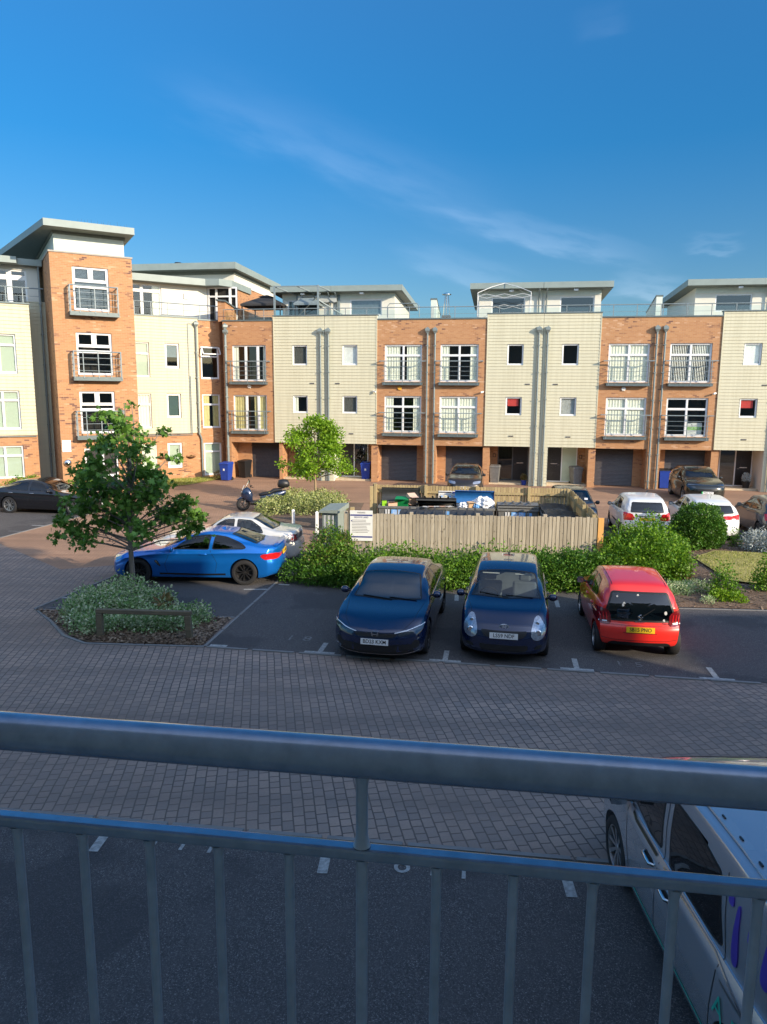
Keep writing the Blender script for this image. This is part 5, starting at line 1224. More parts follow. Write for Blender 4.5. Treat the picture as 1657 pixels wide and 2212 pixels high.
c.wipers('top', [((1.20, -.1), (1.30, .50)), ((1.22, -.60), (1.27, -.05))])
for sy in (-1, 1):
    f = lambda P: [(sy * a, b) for a, b in P]
    c.patch('headlight', 'front', f([(.40, .615), (.62, .655), (.80, .70), (.855, .72), (.84, .665), (.62, .60), (.44, .575)]), 'lamp_dark', lift=.006, step=.04)
    c.line('light_strip', 'front', f([(.36, .632), (.62, .672), (.80, .715), (.855, .735)]), 'lamp_white', .016, lift=.010)
    c.patch('air_intake', 'front', f([(.60, .30), (.78, .34), (.80, .44), (.72, .50), (.64, .40)]), 'plastic_black', lift=.005, step=.05)
    c.patch('tail_light', 'rear', f([(.35, .86), (.8, .88), (.8, .80), (.5, .77)]), 'lamp_red', lift=.006)
c.patch('grille', 'front', [(-.42, .625), (.42, .625), (.34, .555), (-.34, .555)], 'plastic_black', lift=.005)
c.patch('lower_grille', 'front', [(-.66, .42), (.66, .42), (.70, .24), (-.70, .24)], 'plastic_black', lift=.005); c.line('lip', 'front', [(-.78, .27), (-.5, .235), (.5, .235), (.78, .27)], 'chrome', .012, lift=.012)
mb = MB(); p, n = c.cast('front', 0, .605, 1, .010)
for q in [((-.055, .045), (-.04, -.045)), ((.055, .045), (.04, -.045)), ((-.047, 0), (.047, 0))]: mb.bar(p + Vector((0, *q[0])), p + Vector((0, *q[1])), .012, .012)
for a, b in zip([(-.07, .06), (-.055, -.06), (.055, -.06), (.07, .06), (-.07, .06)], [(-.055, -.06), (.055, -.06), (.07, .06), (-.07, .06), (-.055, -.06)]): mb.bar(p + Vector((0, *a)), p + Vector((0, *b)), .008, .008)
mb.build('emblem', 'chrome', c.T)
c.line('bonnet_seam', 'top', [(.16, -.50), (.45, -.66), (1.18, -.76)], wd=.008); c.line('bonnet_seam', 'top', [(.16, .50), (.45, .66), (1.18, .76)], wd=.008)
for sy in (-1, 1): c.line('door_seam', 'side', [(1.55, .30), (1.50, .60), (1.58, .93)], sy=sy); c.line('door_seam', 'side', [(2.56, .26), (2.56, .95)], sy=sy); c.line('door_seam', 'side', [(3.3, .62), (3.50, .80), (3.46, .98)], sy=sy)
c.plate('nose', .475, 'BD23 KXM', False)
civic = c

# ---- small black hatchback ----
def yaris_spec(anchor):
    g = [('windscreen', 'top', [(1.05, -.69), (.93, 0), (1.05, .69), (1.58, .56), (1.63, 0), (1.58, -.56)], 'c'),
         ('rear_window', 'rear', [(-.56, 1.02), (.56, 1.02), (.50, 1.36), (-.50, 1.36)], 'w'),
         ('side_window', 'side', [(1.38, .98), (1.80, 1.36), (2.12, 1.40), (2.12, .99)], 's'), ('side_window', 'side', [(2.20, .995), (2.20, 1.40), (2.72, 1.38), (2.95, 1.05)], 's')]
    return spec_hatch(3.79, 1.695, 1.53, (.78, 3.24), .295, .90, (1.0, 1.02), 1.62, 2.1, 3.25, [(0, .66), (.4, .84), (1.0, .95), (2.0, .97), (3.2, 1.02), (3.79, .98)], .95, .72, g,
        top=[(0, .74), (.12, .80), (.42, .92), (.98, 1.04), (1.28, 1.25), (1.62, 1.455), (2.15, 1.53), (3.0, 1.50), (3.45, 1.43), (3.68, 1.32), (3.79, 1.12)], roofw=[(0, .62), (3.79, .60)], cabin=(1.15, 1.85, 2.6), nk=.34, tk=.16, anchor=anchor,
        tf=[(.2, .08), (.42, .0), (.62, .0), (.80, .05), (1.0, .08), (1.2, .16), (1.5, .34)], sideg='car_glass')
S = yaris_spec('nose')
c = Car('parked_car', 'small dark navy hatchback facing the viewer, plate LS59 NDF, grey seats visible', S, (2.24, 12.80), -101.0, 'paint_navy')
c.glazing('car_glass', 'car_glass'); c.interior(seat='seat_grey', clear=True); c.wheels('spokes', 'alloy', 7); c.mirrors(1.36, 1.0); c.handles([(2.02, .90), (2.85, .92)])
c.wipers('top', [((.98, -.05), (1.10, .52)), ((1.02, -.52), (1.04, .0))])
for sy in (-1, 1):
    f = lambda P: [(sy * a, b) for a, b in P]
    c.patch('headlight', 'front', f([(.50, .53), (.49, .66), (.56, .86), (.64, .88), (.755, .70), (.75, .54), (.62, .47)]), 'lamp_clear', lift=.012, step=.03, rnd_=1)
    p, n = c.cast('front', sy * .62, .62, 1, .018); mb = MB(); mb.lathe([(0, -.012), (.045, -.012), (.058, .0), (.058, .004)], p, 'x', 14); mb.build('lamp_bowl', 'chrome', c.T, smooth=40)
    p, n = c.cast('front', sy * .60, .76, 1, .018); mb = MB(); mb.lathe([(0, -.010), (.030, -.010), (.04, .004)], p, 'x', 14); mb.build('lamp_bowl', 'chrome', c.T, smooth=40)
    c.patch('tail_light', 'rear', f([(.58, .78), (.74, .78), (.72, .98), (.60, 1.02)]), 'lamp_red', lift=.006)
    c.patch('air_intake', 'front', f([(.55, .30), (.70, .33), (.70, .40), (.58, .38)]), 'plastic_black', lift=.005, step=.04)
c.patch('grille', 'front', [(-.44, .66), (.44, .66), (.36, .535), (-.36, .535)], 'plastic_black', lift=.005); c.patch('lower_grille', 'front', [(-.46, .40), (.46, .40), (.42, .28), (-.42, .28)], 'plastic_black', lift=.005)
p, n = c.cast('front', 0, .715, 1, .012); mb = MB()
def ell(mb, a, b, cz=0.0, r_=.008): mb.tube([p + Vector((0, a * math.cos(t * math.pi / 12), cz + b * math.sin(t * math.pi / 12))) for t in range(25)], r_, 6, 0, False)
ell(mb, .085, .055); ell(mb, .026, .052, .0, .006); ell(mb, .055, .022, .022, .006); mb.build('emblem', 'chrome', c.T)
for sy in (-1, 1): c.line('door_seam', 'side', [(1.30, .30), (1.28, .60), (1.34, .95)], sy=sy); c.line('door_seam', 'side', [(2.16, .26), (2.16, .97)], sy=sy); c.line('door_seam', 'side', [(2.7, .55), (2.95, .80), (2.98, 1.0)], sy=sy)
c.line('bonnet_seam', 'top', [(.10, -.48), (.35, -.60), (.98, -.74)], wd=.008); c.line('bonnet_seam', 'top', [(.10, .48), (.35, .60), (.98, .74)], wd=.008)
p, n = c.cast('top', 2.9, 0, 1, 0); mb = MB(); mb.tube([p, p + Vector((-.1, 0, .38))], .005, 5); mb.tube([p + Vector((-.03, 0, 0)), p + Vector((.05, 0, .02))], .02, 6); mb.build('aerial', 'plastic_black', c.T)
c.plate('nose', .575, 'LS59 NDF', False)
for sy in (-1, 1): mb = MB(); mb.obox((1.70 - 1.895, sy * .33, 1.345), (.16, .34, .02), Matrix.Rotation(R(18), 3, 'Y')); mb.build('sun_visor', 'label_white', c.T)

# ---- small red hatchback, rear towards the viewer ----
g = [('windscreen', 'top', [(.98, -.66), (.86, 0), (.98, .66), (1.45, .54), (1.50, 0), (1.45, -.54)], 'w'),
     ('rear_window', 'rear', [(-.66, .72), (.66, .72), (.64, .90), (.52, 1.26), (-.52, 1.26), (-.64, .90)], 'd'),
     ('side_window', 'side', [(1.28, .94), (1.62, 1.30), (1.98, 1.345), (1.98, .96)], 'w'), ('side_window', 'side', [(2.06, .965), (2.06, 1.345), (2.50, 1.32), (2.80, 1.12), (2.74, 1.04)], 'w')]
S = spec_hatch(3.475, 1.615, 1.46, (.68, 3.02), .285, .86, (.92, .98), 1.48, 2.0, 3.0, [(0, .64), (.4, .80), (.95, .91), (2.0, .95), (2.8, 1.02), (3.475, .98)], .95, .70, g,
    top=[(0, .70), (.12, .76), (.40, .88), (.90, 1.0), (1.18, 1.20), (1.50, 1.39), (2.0, 1.46), (2.8, 1.42), (3.15, 1.37), (3.35, 1.24), (3.475, 1.02)], roofw=[(0, .59), (3.475, .565)], cabin=(1.05, 1.7, 2.4), nk=.34, tk=.15, anchor='tail',
    tf=[(.2, .08), (.36, .0), (.56, .0), (.66, .05), (.70, .085), (1.0, .13), (1.25, .24), (1.45, .36)], wt=.90)
c = Car('parked_car', 'small bright red hatchback seen from behind, yellow plate SB15 PNO', S, (4.90, 13.16), 81.5, 'paint_red')
c.glazing('car_glass_dark', 'car_glass'); c.interior(); c.wheels('spokes', 'alloy', 6); c.mirrors(1.25, .97, 'plastic_black'); c.handles([(1.88, .86), (2.62, .88)])
for sy in (-1, 1):
    f = lambda P: [(sy * a, b) for a, b in P]
    c.patch('tail_light', 'rear', f([(.53, .66), (.54, .86), (.66, .95), (.80, .92), (.80, .70), (.68, .64)]), 'lamp_red_dark', lift=.014, step=.03, rnd_=1)
    for k in range(3): c.line('light_claw', 'rear', f([(.60 + k * .055, .72), (.615 + k * .055, .86)]), 'lamp_red', .020, lift=.020)
    c.line('reversing_lamp', 'rear', f([(.60, .70), (.74, .695)]), 'lamp_white', .022, lift=.020)
c.patch('bumper_skirt', 'rear', [(-.52, .34), (.52, .34), (.60, .27), (-.60, .27)], 'plastic_black', lift=.004)
c.line('bumper_seam', 'rear', [(-.66, .655), (.66, .655)]); c.line('bumper_seam', 'rear', [(-.70, .40), (-.5, .375), (.5, .375), (.70, .40)])
mb = MB(); c.line('x', 'rear', [(-.34, .655), (-.30, .52), (.30, .52), (.34, .655)], mb=mb); mb.build('tailgate_seam', 'windscreen_trim', c.T)
c.line('roof_seam', 'top', [(1.55, -.52), (3.05, -.50)], wd=.012); c.line('roof_seam', 'top', [(1.55, .52), (3.05, .50)], wd=.012)
c.wipers('rear', [((0, .80), (.26, .98))])
p, n = c.cast('rear', 0, .80, 1, .01); mb = MB()   # rearing lion built from bent bars
for P_ in [[(-.02, .055), (.01, .05), (.03, .03), (.01, .01), (.0, -.02), (.02, -.05)], [(.01, .01), (-.03, .015), (-.045, .0)], [(.0, -.01), (-.035, -.02), (-.03, -.045)], [(.0, -.02), (-.01, -.055)], [(.025, -.01), (.045, .015), (.04, .035)]]:
    mb.tube([p + Vector((0, -a, b)) for a, b in P_], .007, 5)
mb.build('emblem', 'chrome', c.T)
def lettering(c, name, txt, size, end, y, z, mat, lift=.012):
    p, n = c.cast('rear' if end == 'tail' else 'front', y, z, 1, lift); mb = text_mb(txt, size, 0, .001, .0005); o = mb.build(name, mat, c.T); hx = 1 if end == 'tail' else -1
    zax = Vector((hx, 0, .2)).normalized(); xax = Vector((0, 0, 1)).cross(Vector((hx, 0, 0))); o.matrix_local = Matrix.Translation(p) @ Matrix((xax, zax.cross(xax), zax)).transposed().to_4x4()
lettering(c, 'lettering', 'PEUGEOT', .045, 'tail', 0, .715, 'chrome'); lettering(c, 'lettering', 'Active', .04, 'tail', .46, .70, 'chrome', .014)
rr_ = random.Random(3)
for k, (y, z) in enumerate([(-.42, 1.16), (-.04, 1.20), (-.30, 1.05), (-.32, 1.02), (.47, .90), (.44, .76)]):
    p, n = c.cast('rear', y, z, 1, .010); mb = MB(); s_ = .012 + .012 * rr_.random(); mb.add([p + Vector((0, math.cos(a) * s_ * (1 + .5 * rr_.random()), math.sin(a) * s_ * 1.7)) for a in [i * .8 for i in range(8)]], [tuple(range(8))]); mb.build('bird_dropping', 'sign_white', c.T)
for sy in (-1, 1): c.line('door_seam', 'side', [(1.2, .30), (1.16, .60), (1.22, .92)], sy=sy); c.line('door_seam', 'side', [(2.02, .26), (2.02, .96)], sy=sy); c.line('door_seam', 'side', [(2.45, .5), (2.72, .76), (2.76, 1.02)], sy=sy)
c.plate('tail', .585, 'SB15 PNO', True)

# ---- blue coupe ----
g = [('windscreen', 'top', [(1.55, -.70), (1.42, 0), (1.55, .70), (2.22, .56), (2.30, 0), (2.22, -.56)], 'w'),
     ('rear_window', 'top', [(3.30, -.50), (3.36, 0), (3.30, .50), (3.98, .60), (4.05, 0), (3.98, -.60)], 'd'),
     ('side_window', 'side', [(1.80, .94), (2.02, 1.10), (2.30, 1.25), (2.72, 1.30), (2.80, 1.30), (2.76, .94)], 's'), ('side_window', 'side', [(2.84, .945), (2.89, 1.298), (3.20, 1.25), (3.66, 1.08), (3.76, 1.0), (3.66, .96)], 's')]
S = spec_hatch(4.64, 1.825, 1.375, (.88, 3.69), .338, .84, (1.5, .95), 2.26, 2.7, 3.3, [(0, .62), (.5, .78), (1.5, .905), (2.6, .925), (3.8, .96), (4.4, .95), (4.64, .86)], .9, .62, g,
    top=[(0, .68), (.12, .73), (.5, .84), (1.45, .95), (1.85, 1.14), (2.25, 1.30), (2.7, 1.375), (3.2, 1.335), (3.75, 1.17), (4.1, 1.055), (4.45, 1.03), (4.60, 1.01), (4.64, .94)], roofw=[(0, .60), (4.64, .59)], cabin=(1.70, 2.5, 3.2), nk=.38, tk=.30, crease=.03, sideg='car_glass_dark', gap=.042,
    tf=[(.2, .12), (.38, .0), (.60, .0), (.75, .05), (.95, .02), (1.05, .0)])
c = Car('parked_car', 'metallic blue two-door coupe parked side-on behind the maple', S, (-7.30, 19.40), 178.0, 'paint_blue')
c.glazing('car_glass_dark', 'car_glass_dark'); c.interior(); c.wheels('twin', 'alloy_dark', 5); c.mirrors(1.86, .97); c.handles([(2.62, .84)])
c.line('door_seam', 'side', [(1.66, .32), (1.60, .55), (1.74, .90)], sy=-1); c.line('door_seam', 'side', [(2.93, .34), (2.98, .6), (2.80, .93)], sy=-1)
c.line('door_seam', 'side', [(1.66, .32), (1.60, .55), (1.74, .90)]); c.line('door_seam', 'side', [(2.93, .34), (2.98, .6), (2.80, .93)])
for sy in (-1, 1):
    f = lambda P: [(sy * a, b) for a, b in P]
    c.patch('tail_light', 'side', [(4.10, .80), (4.22, .70), (4.55, .68), (4.60, .80), (4.42, .855), (4.2, .85)], 'lamp_red', sy=sy, lift=.006, step=.04)
    c.patch('tail_light', 'rear', f([(.52, .70), (.56, .84), (.84, .86), (.86, .71)]), 'lamp_red', lift=.005, step=.05)
    c.patch('headlight', 'front', f([(.42, .60), (.44, .70), (.80, .74), (.84, .68), (.74, .60)]), 'lamp_clear', lift=.006, step=.05)
    c.patch('air_breather', 'side', [(1.30, .66), (1.40, .66), (1.50, .50), (1.44, .50)], 'plastic_black', sy=sy, lift=.004, step=.03)
    c.line('breather_trim', 'side', [(1.36, .64), (1.46, .52)], 'chrome', .012, sy=sy, lift=.008)
    c.patch('kidney_grille', 'front', f([(.03, .50), (.03, .66), (.26, .67), (.30, .58), (.22, .49)]), 'plastic_black', lift=.006, step=.04)
    c.line('sill_line', 'side', [(1.45, .30), (2.6, .285), (3.2, .30)], 'paint_black', .05, sy=sy, lift=.004)
c.patch('rear_diffuser', 'rear', [(-.55, .42), (.55, .42), (.62, .30), (-.62, .30)], 'plastic_black', lift=.005); c.patch('air_intake', 'front', [(-.6, .40), (.6, .40), (.55, .26), (-.55, .26)], 'plastic_black', lift=.005)
mb = MB(); q = [c.cast('top', 4.50 - .06 * (abs(y) / .6) ** 2 , y, 1, 0)[0] for y in [-.62, -.45, -.2, 0, .2, .45, .62]]
for a, b in zip(q, q[1:]): mb.bar(a + Vector((.03, 0, .035)), b + Vector((.03, 0, .035)), .11, .012)
mb.bar(q[0] + Vector((.02, 0, 0)), q[-1] + Vector((.02, 0, 0)), .05, .06); mb.build('boot_spoiler', 'paint_blue', c.T, smooth=40)
p, n = c.cast('top', 2.95, 0, 1, 0); mb = MB(); mb.add([p + Vector(v) for v in [(-.09, 0, -.005), (.07, -.025, -.01), (.07, .025, -.01), (.06, 0, .06), (0, -.022, 0), (0, .022, 0)]], [(0, 4, 3), (4, 1, 3), (0, 3, 5), (5, 3, 2), (1, 2, 3)]); mb.build('aerial', 'paint_blue', c.T)
p, n = c.cast('rear', 0, .93, 1, .012); mb = MB(); mb.lathe([(0, .006), (.035, .006), (.042, 0)], p, 'x', 18); mb.build('emblem', 'chrome', c.T)
c.plate('tail', .79, 'YE16 MJO', True)

# ---- silver saloon ----
g = [('windscreen', 'top', [(1.50, -.66), (1.38, 0), (1.50, .66), (2.06, .54), (2.12, 0), (2.06, -.54)], 'w'),
     ('rear_window', 'top', [(3.02, -.50), (3.06, 0), (3.02, .50), (3.62, .60), (3.70, 0), (3.62, -.60)], 'w'),
     ('side_window', 'side', [(1.72, .96), (2.02, 1.24), (2.22, 1.345), (2.50, 1.36), (2.50, .96)], 'w'), ('side_window', 'side', [(2.58, .965), (2.58, 1.36), (2.98, 1.33), (3.30, 1.12), (3.38, .98)], 'w')]
S = spec_hatch(4.40, 1.72, 1.42, (.85, 3.52), .315, .86, (1.42, .98), 2.12, 2.6, 3.0, [(0, .64), (.5, .82), (1.4, .93), (2.6, .94), (3.8, .98), (4.4, .92)], .9, .68, g,
    top=[(0, .70), (.12, .76), (.5, .88), (1.42, .98), (1.8, 1.20), (2.12, 1.36), (2.6, 1.42), (3.0, 1.38), (3.4, 1.20), (3.74, 1.055), (4.0, 1.04), (4.34, 1.02), (4.40, .94)], roofw=[(0, .60), (4.4, .58)], cabin=(1.6, 2.3, 3.0), nk=.30, tk=.16, crease=.01,
    tf=[(.2, .10), (.38, .0), (.62, .0), (.70, .04), (.95, .06), (1.05, .06)], anchor='tail')
c = Car('parked_car', 'pale silver saloon parked behind the blue coupe', S, (-2.42, 21.30), 177.0, 'paint_silver')
c.glazing('car_glass', 'car_glass'); c.interior(); c.wheels('spokes', 'alloy', 5); c.mirrors(1.78, .99); c.handles([(2.38, .86), (3.22, .88)])
for sy in (-1, 1):
    f = lambda P: [(sy * a, b) for a, b in P]
    c.patch('tail_light', 'side', [(4.02, .72), (4.12, .92), (4.36, .94), (4.36, .74)], ['lamp_clear'], sy=sy, lift=.006, step=.04); c.patch('tail_light', 'rear', f([(.52, .74), (.55, .93), (.78, .95), (.80, .75)]), 'lamp_red_dark', lift=.006, step=.04)
    c.patch('headlight', 'front', f([(.40, .60), (.42, .74), (.78, .74), (.76, .60)]), 'lamp_clear', lift=.006, step=.05)
    c.line('door_seam', 'side', [(1.62, .32), (1.58, .6), (1.68, .93)], sy=sy); c.line('door_seam', 'side', [(2.54, .28), (2.54, .94)], sy=sy); c.line('door_seam', 'side', [(3.1, .5), (3.36, .76), (3.40, .96)], sy=sy)
    p, n = c.cast('rear', sy * .67, .84, 1, .012); mb = MB(); mb.lathe([(0, .01), (.05, .008), (.06, 0)], p, 'x', 14); mb.build('round_lamp', 'lamp_red', c.T, smooth=40)
c.patch('plate_recess', 'rear', [(-.34, .78), (.34, .78), (.30, .92), (-.30, .92)], 'plastic_grey', lift=.004); c.line('bumper_seam', 'rear', [(-.8, .66), (.8, .66)]); c.line('boot_seam', 'top', [(3.72, -.66), (4.3, -.62)]); c.line('boot_seam', 'top', [(3.72, .66), (4.3, .62)])
p, n = c.cast('rear', 0, .95, 1, .012); mb = MB(); mb.tube([p + Vector((0, .05 * math.cos(t * .524), .035 * math.sin(t * .524))) for t in range(13)], .007, 5, 0, False); mb.build('emblem', 'chrome', c.T)

# ---- black four-door coupe in front of the tower ----
g = [('windscreen', 'top', [(1.62, -.72), (1.48, 0), (1.62, .72), (2.38, .58), (2.46, 0), (2.38, -.58)], 'w'),
     ('rear_window', 'top', [(3.62, -.52), (3.66, 0), (3.62, .52), (4.30, .60), (4.36, 0), (4.30, -.60)], 'd'),
     ('side_window', 'side', [(1.90, .96), (2.40, 1.26), (2.72, 1.33), (2.84, 1.33), (2.84, .96)], 's'), ('side_window', 'side', [(2.92, .965), (2.92, 1.335), (3.40, 1.28), (3.90, 1.07), (3.86, 1.0)], 's')]
S = spec_hatch(4.78, 1.85, 1.42, (.90, 3.80), .34, .86, (1.6, .97), 2.42, 2.9, 3.5, [(0, .64), (.5, .80), (1.6, .92), (2.8, .945), (4.0, .98), (4.6, .95), (4.78, .86)], .9, .64, g,
    top=[(0, .70), (.12, .75), (.5, .86), (1.52, .97), (1.95, 1.17), (2.42, 1.35), (2.9, 1.42), (3.5, 1.36), (4.05, 1.18), (4.4, 1.07), (4.66, 1.04), (4.78, .95)], roofw=[(0, .62), (4.78, .60)], cabin=(1.75, 2.6, 3.4), nk=.36, tk=.28, crease=.02, sideg='car_glass_dark', gap=.042)
c = Car('parked_car', 'black four-door coupe with silver alloys parked before the brick tower', S, (-11.72, 29.95), -9.3, 'paint_black')
c.glazing('car_glass_dark', 'car_glass_dark'); c.interior(); c.wheels('twin', 'alloy', 5); c.mirrors(1.95, .99); c.handles([(2.72, .86), (3.68, .88)], 'chrome')
for sy in (-1, 1):
    f = lambda P: [(sy * a, b) for a, b in P]
    c.patch('headlight', 'front', f([(.46, .62), (.48, .72), (.82, .75), (.84, .66)]), 'lamp_clear', lift=.006, step=.05); c.patch('tail_light', 'side', [(4.30, .80), (4.42, .72), (4.7, .74), (4.7, .86), (4.42, .88)], 'lamp_red_dark', sy=sy, lift=.006, step=.05)
    c.line('door_seam', 'side', [(1.78, .34), (1.74, .6), (1.86, .93)], sy=sy); c.line('door_seam', 'side', [(2.88, .32), (2.88, .95)], sy=sy); c.line('door_seam', 'side', [(3.45, .5), (3.86, .8), (3.9, 1.0)], sy=sy)
    c.patch('kidney_grille', 'front', f([(.03, .46), (.03, .68), (.24, .70), (.28, .60), (.2, .46)]), 'plastic_grey', lift=.006, step=.04)
c.patch('air_intake', 'front', [(-.6, .40), (.6, .40), (.55, .26), (-.55, .26)], 'plastic_black', lift=.005)
c.plate('nose', .44, 'LD70 WVR', False)

# ---- white hatchbacks and the dark grey one beyond the shrubs ----
def rear_dress(c, zl, zr, y0, y1, lmat='lamp_red', txt=None, zp=.88):
    for sy in (-1, 1):
        f = lambda P: [(sy * a, b) for a, b in P]
        c.patch('tail_light', 'rear', f([(y0, zl + .03), (y0 + .03, zr), (y1, zr + .02), (y1, zl)]), lmat, lift=.012, step=.04, rnd_=1)
        c.patch('tail_light', 'side', [(c.L - .30, zr - .06), (c.L - .14, zl + .01), (c.L - .06, zl + .01), (c.L - .12, zr + .0)], lmat, sy=sy, lift=.006, step=.05, rnd_=1)
    c.line('bumper_seam', 'rear', [(-.70, zl - .05), (.70, zl - .05)])
S = yaris_spec('tail')
c = Car('parked_car', 'white small hatchback seen from behind beyond the shrubs, yellow plate LC15 FYJ', S, (9.08, 24.40), 81.0, 'paint_white')
c.glazing('car_glass_dark', 'car_glass_dark'); c.interior(); c.wheels('spokes', 'alloy', 5); c.mirrors(1.36, 1.0, 'paint_black'); c.handles([(2.02, .90), (2.85, .92)])
rear_dress(c, .74, 1.0, .58, .76); c.plate('tail', .80, 'LC15 FYJ', True); c.line('boot_trim', 'rear', [(-.36, .90), (.36, .90)], 'plastic_grey', .03, lift=.01)
c.wipers('rear', [((0, 1.04), (.30, 1.07))]); p, n = c.cast('rear', 0, .95, 1, .012); mb = MB(); ell(mb, .06, .04); mb.build('emblem', 'chrome', c.T)
for sy in (-1, 1): c.line('door_seam', 'side', [(2.16, .26), (2.16, .97)], sy=sy); c.line('side_trim', 'side', [(1.5, .55), (2.8, .56)], 'plastic_black', .05, sy=sy, lift=.008)
g = [('windscreen', 'top', [(1.15, -.70), (1.02, 0), (1.15, .70), (1.72, .58), (1.78, 0), (1.72, -.58)], 'w'),
     ('rear_window', 'rear', [(-.62, 1.0), (.62, 1.0), (.54, 1.27), (-.54, 1.27)], 'd'),
     ('side_window', 'side', [(1.42, .96), (1.90, 1.32), (2.30, 1.38), (2.30, .98)], 's'), ('side_window', 'side', [(2.38, .985), (2.38, 1.38), (2.95, 1.34), (3.35, 1.12), (3.2, 1.05)], 's')]
def mid_hatch(): return spec_hatch(4.05, 1.76, 1.47, (.82, 3.37), .315, .88, (1.1, 1.0), 1.76, 2.3, 3.3, [(0, .66), (.4, .83), (1.1, .94), (2.3, .97), (3.3, 1.04), (4.05, 1.0)], .95, .72, g,
    top=[(0, .72), (.12, .78), (.45, .90), (1.08, 1.02), (1.4, 1.22), (1.76, 1.40), (2.3, 1.47), (3.2, 1.43), (3.62, 1.34), (3.90, 1.2), (4.05, 1.05)], roofw=[(0, .63), (4.05, .60)], cabin=(1.25, 2.0, 2.9), nk=.34, tk=.24, anchor='tail',
    tf=[(.2, .08), (.42, .0), (.62, .0), (.80, .07), (1.0, .12), (1.2, .20), (1.5, .34)], sideg='car_glass')
c = Car('parked_car', 'white hatchback half hidden behind the round clipped bush', mid_hatch(), (11.42, 24.35), 80.5, 'paint_white')
c.glazing('car_glass_dark', 'car_glass_dark'); c.interior(); c.wheels('spokes', 'alloy', 5); c.mirrors(1.44, 1.0, 'plastic_black'); c.handles([(2.18, .88), (3.1, .90)]); rear_dress(c, .80, .96, .52, .80)
for sy in (-1, 1): c.line('door_seam', 'side', [(2.34, .26), (2.34, .97)], sy=sy)
p, n = c.cast('top', 3.1, 0, 1, 0); mb = MB(); mb.tube([p, p + Vector((.1, 0, .16))], .006, 5); mb.build('aerial', 'plastic_black', c.T)
c = Car('parked_car', 'dark grey hatchback cut by the right edge beyond the silver leaved bush', mid_hatch(), (13.95, 24.2), 80.5, 'paint_darkgrey')
c.glazing('car_glass', 'car_glass_dark'); c.interior(); c.wheels('spokes', 'alloy', 5); c.mirrors(1.44, 1.0); c.handles([(2.18, .88), (3.1, .90)]); rear_dress(c, .76, .98, .50, .80)
for sy in (-1, 1): c.line('door_seam', 'side', [(2.34, .26), (2.34, .97)], sy=sy)

# ---- dark suv on the drive ----
g = [('windscreen', 'top', [(1.25, -.74), (1.12, 0), (1.25, .74), (1.85, .62), (1.92, 0), (1.85, -.62)], 'w'), ('rear_window', 'rear', [(-.6, 1.12), (.6, 1.12), (.52, 1.40), (-.52, 1.40)], 'd'),
     ('side_window', 'side', [(1.55, 1.08), (2.0, 1.42), (2.42, 1.48), (2.42, 1.09)], 's'), ('side_window', 'side', [(2.50, 1.10), (2.50, 1.48), (3.15, 1.44), (3.55, 1.20), (3.4, 1.14)], 's')]
def suv(): return spec_hatch(4.30, 1.83, 1.60, (.86, 3.52), .35, 1.0, (1.2, 1.12), 1.9, 2.4, 3.4, [(0, .76), (.4, .94), (1.2, 1.05), (2.4, 1.08), (3.4, 1.13), (4.3, 1.08)], 1.0, .82, g,
    top=[(0, .86), (.12, .92), (.45, 1.02), (1.18, 1.13), (1.52, 1.34), (1.90, 1.52), (2.4, 1.60), (3.3, 1.56), (3.8, 1.44), (4.1, 1.26), (4.30, 1.10)], roofw=[(0, .67), (4.3, .65)], cabin=(1.4, 2.1, 3.0), nk=.34, tk=.22, crease=.025,
    nf=[(.15, .12), (.35, .0), (.62, .0), (.78, .03), (.88, .12), (1.1, .25)], tf=[(.2, .1), (.5, 0), (.8, .02), (1.0, .1), (1.5, .38)])
def front_dress(c, z0, z1, y0, y1, gz, txt=None, zp=.5, ev=False, lm='lamp_clear'):
    for sy in (-1, 1):
        f = lambda P: [(sy * a, b) for a, b in P]
        c.patch('headlight', 'front', f([(y0, z0), (y0 + .02, z1 - .03), (y1, z1), (y1 - .04, z0 + .02)]), lm, lift=.008, step=.04, rnd_=1)
    c.patch('grille', 'front', [(-y0 + .02, gz + .08), (y0 - .02, gz + .08), (y0 - .1, gz - .02), (-y0 + .1, gz - .02)], 'plastic_black', lift=.005)
    c.patch('lower_grille', 'front', [(-.55, .42), (.55, .42), (.5, .28), (-.5, .28)], 'plastic_black', lift=.005)
    if txt: c.plate('nose', zp, txt, False, ev=ev)
c = Car('parked_car', 'dark crossover on the drive facing the viewer, white plate with a green end', suv(), (15.12, 33.35), -99.0, 'paint_green')
c.glazing('car_glass_dark', 'car_glass'); c.interior(); c.wheels('twin', 'alloy', 5); c.mirrors(1.55, 1.12); c.handles([(2.3, .98), (3.3, 1.0)]); front_dress(c, .76, .86, .50, .84, .66, 'WJ23 XZT', .56, True, 'lamp_dark'); c.line('light_strip', 'front', [(-.8, .90), (.8, .90)], 'chrome', .02, lift=.008)
# ---- brownish car on the drive behind the bin store ----
c = Car('parked_car', 'brown-black hatchback on the drive facing the viewer behind the bin store', mid_hatch() | dict(anchor='nose'), (3.95, 35.2), -99.0, 'paint_brown')
c.glazing('car_glass', 'car_glass'); c.interior(); c.wheels('spokes', 'alloy', 5); c.mirrors(1.44, 1.0, 'plastic_black'); c.handles([(2.18, .88), (3.1, .90)]); front_dress(c, .66, .80, .42, .80, .64, 'RK13 OAM', .5); c.wipers('top', [((1.12, -.1), (1.2, .5)), ((1.14, -.6), (1.18, -.05))])
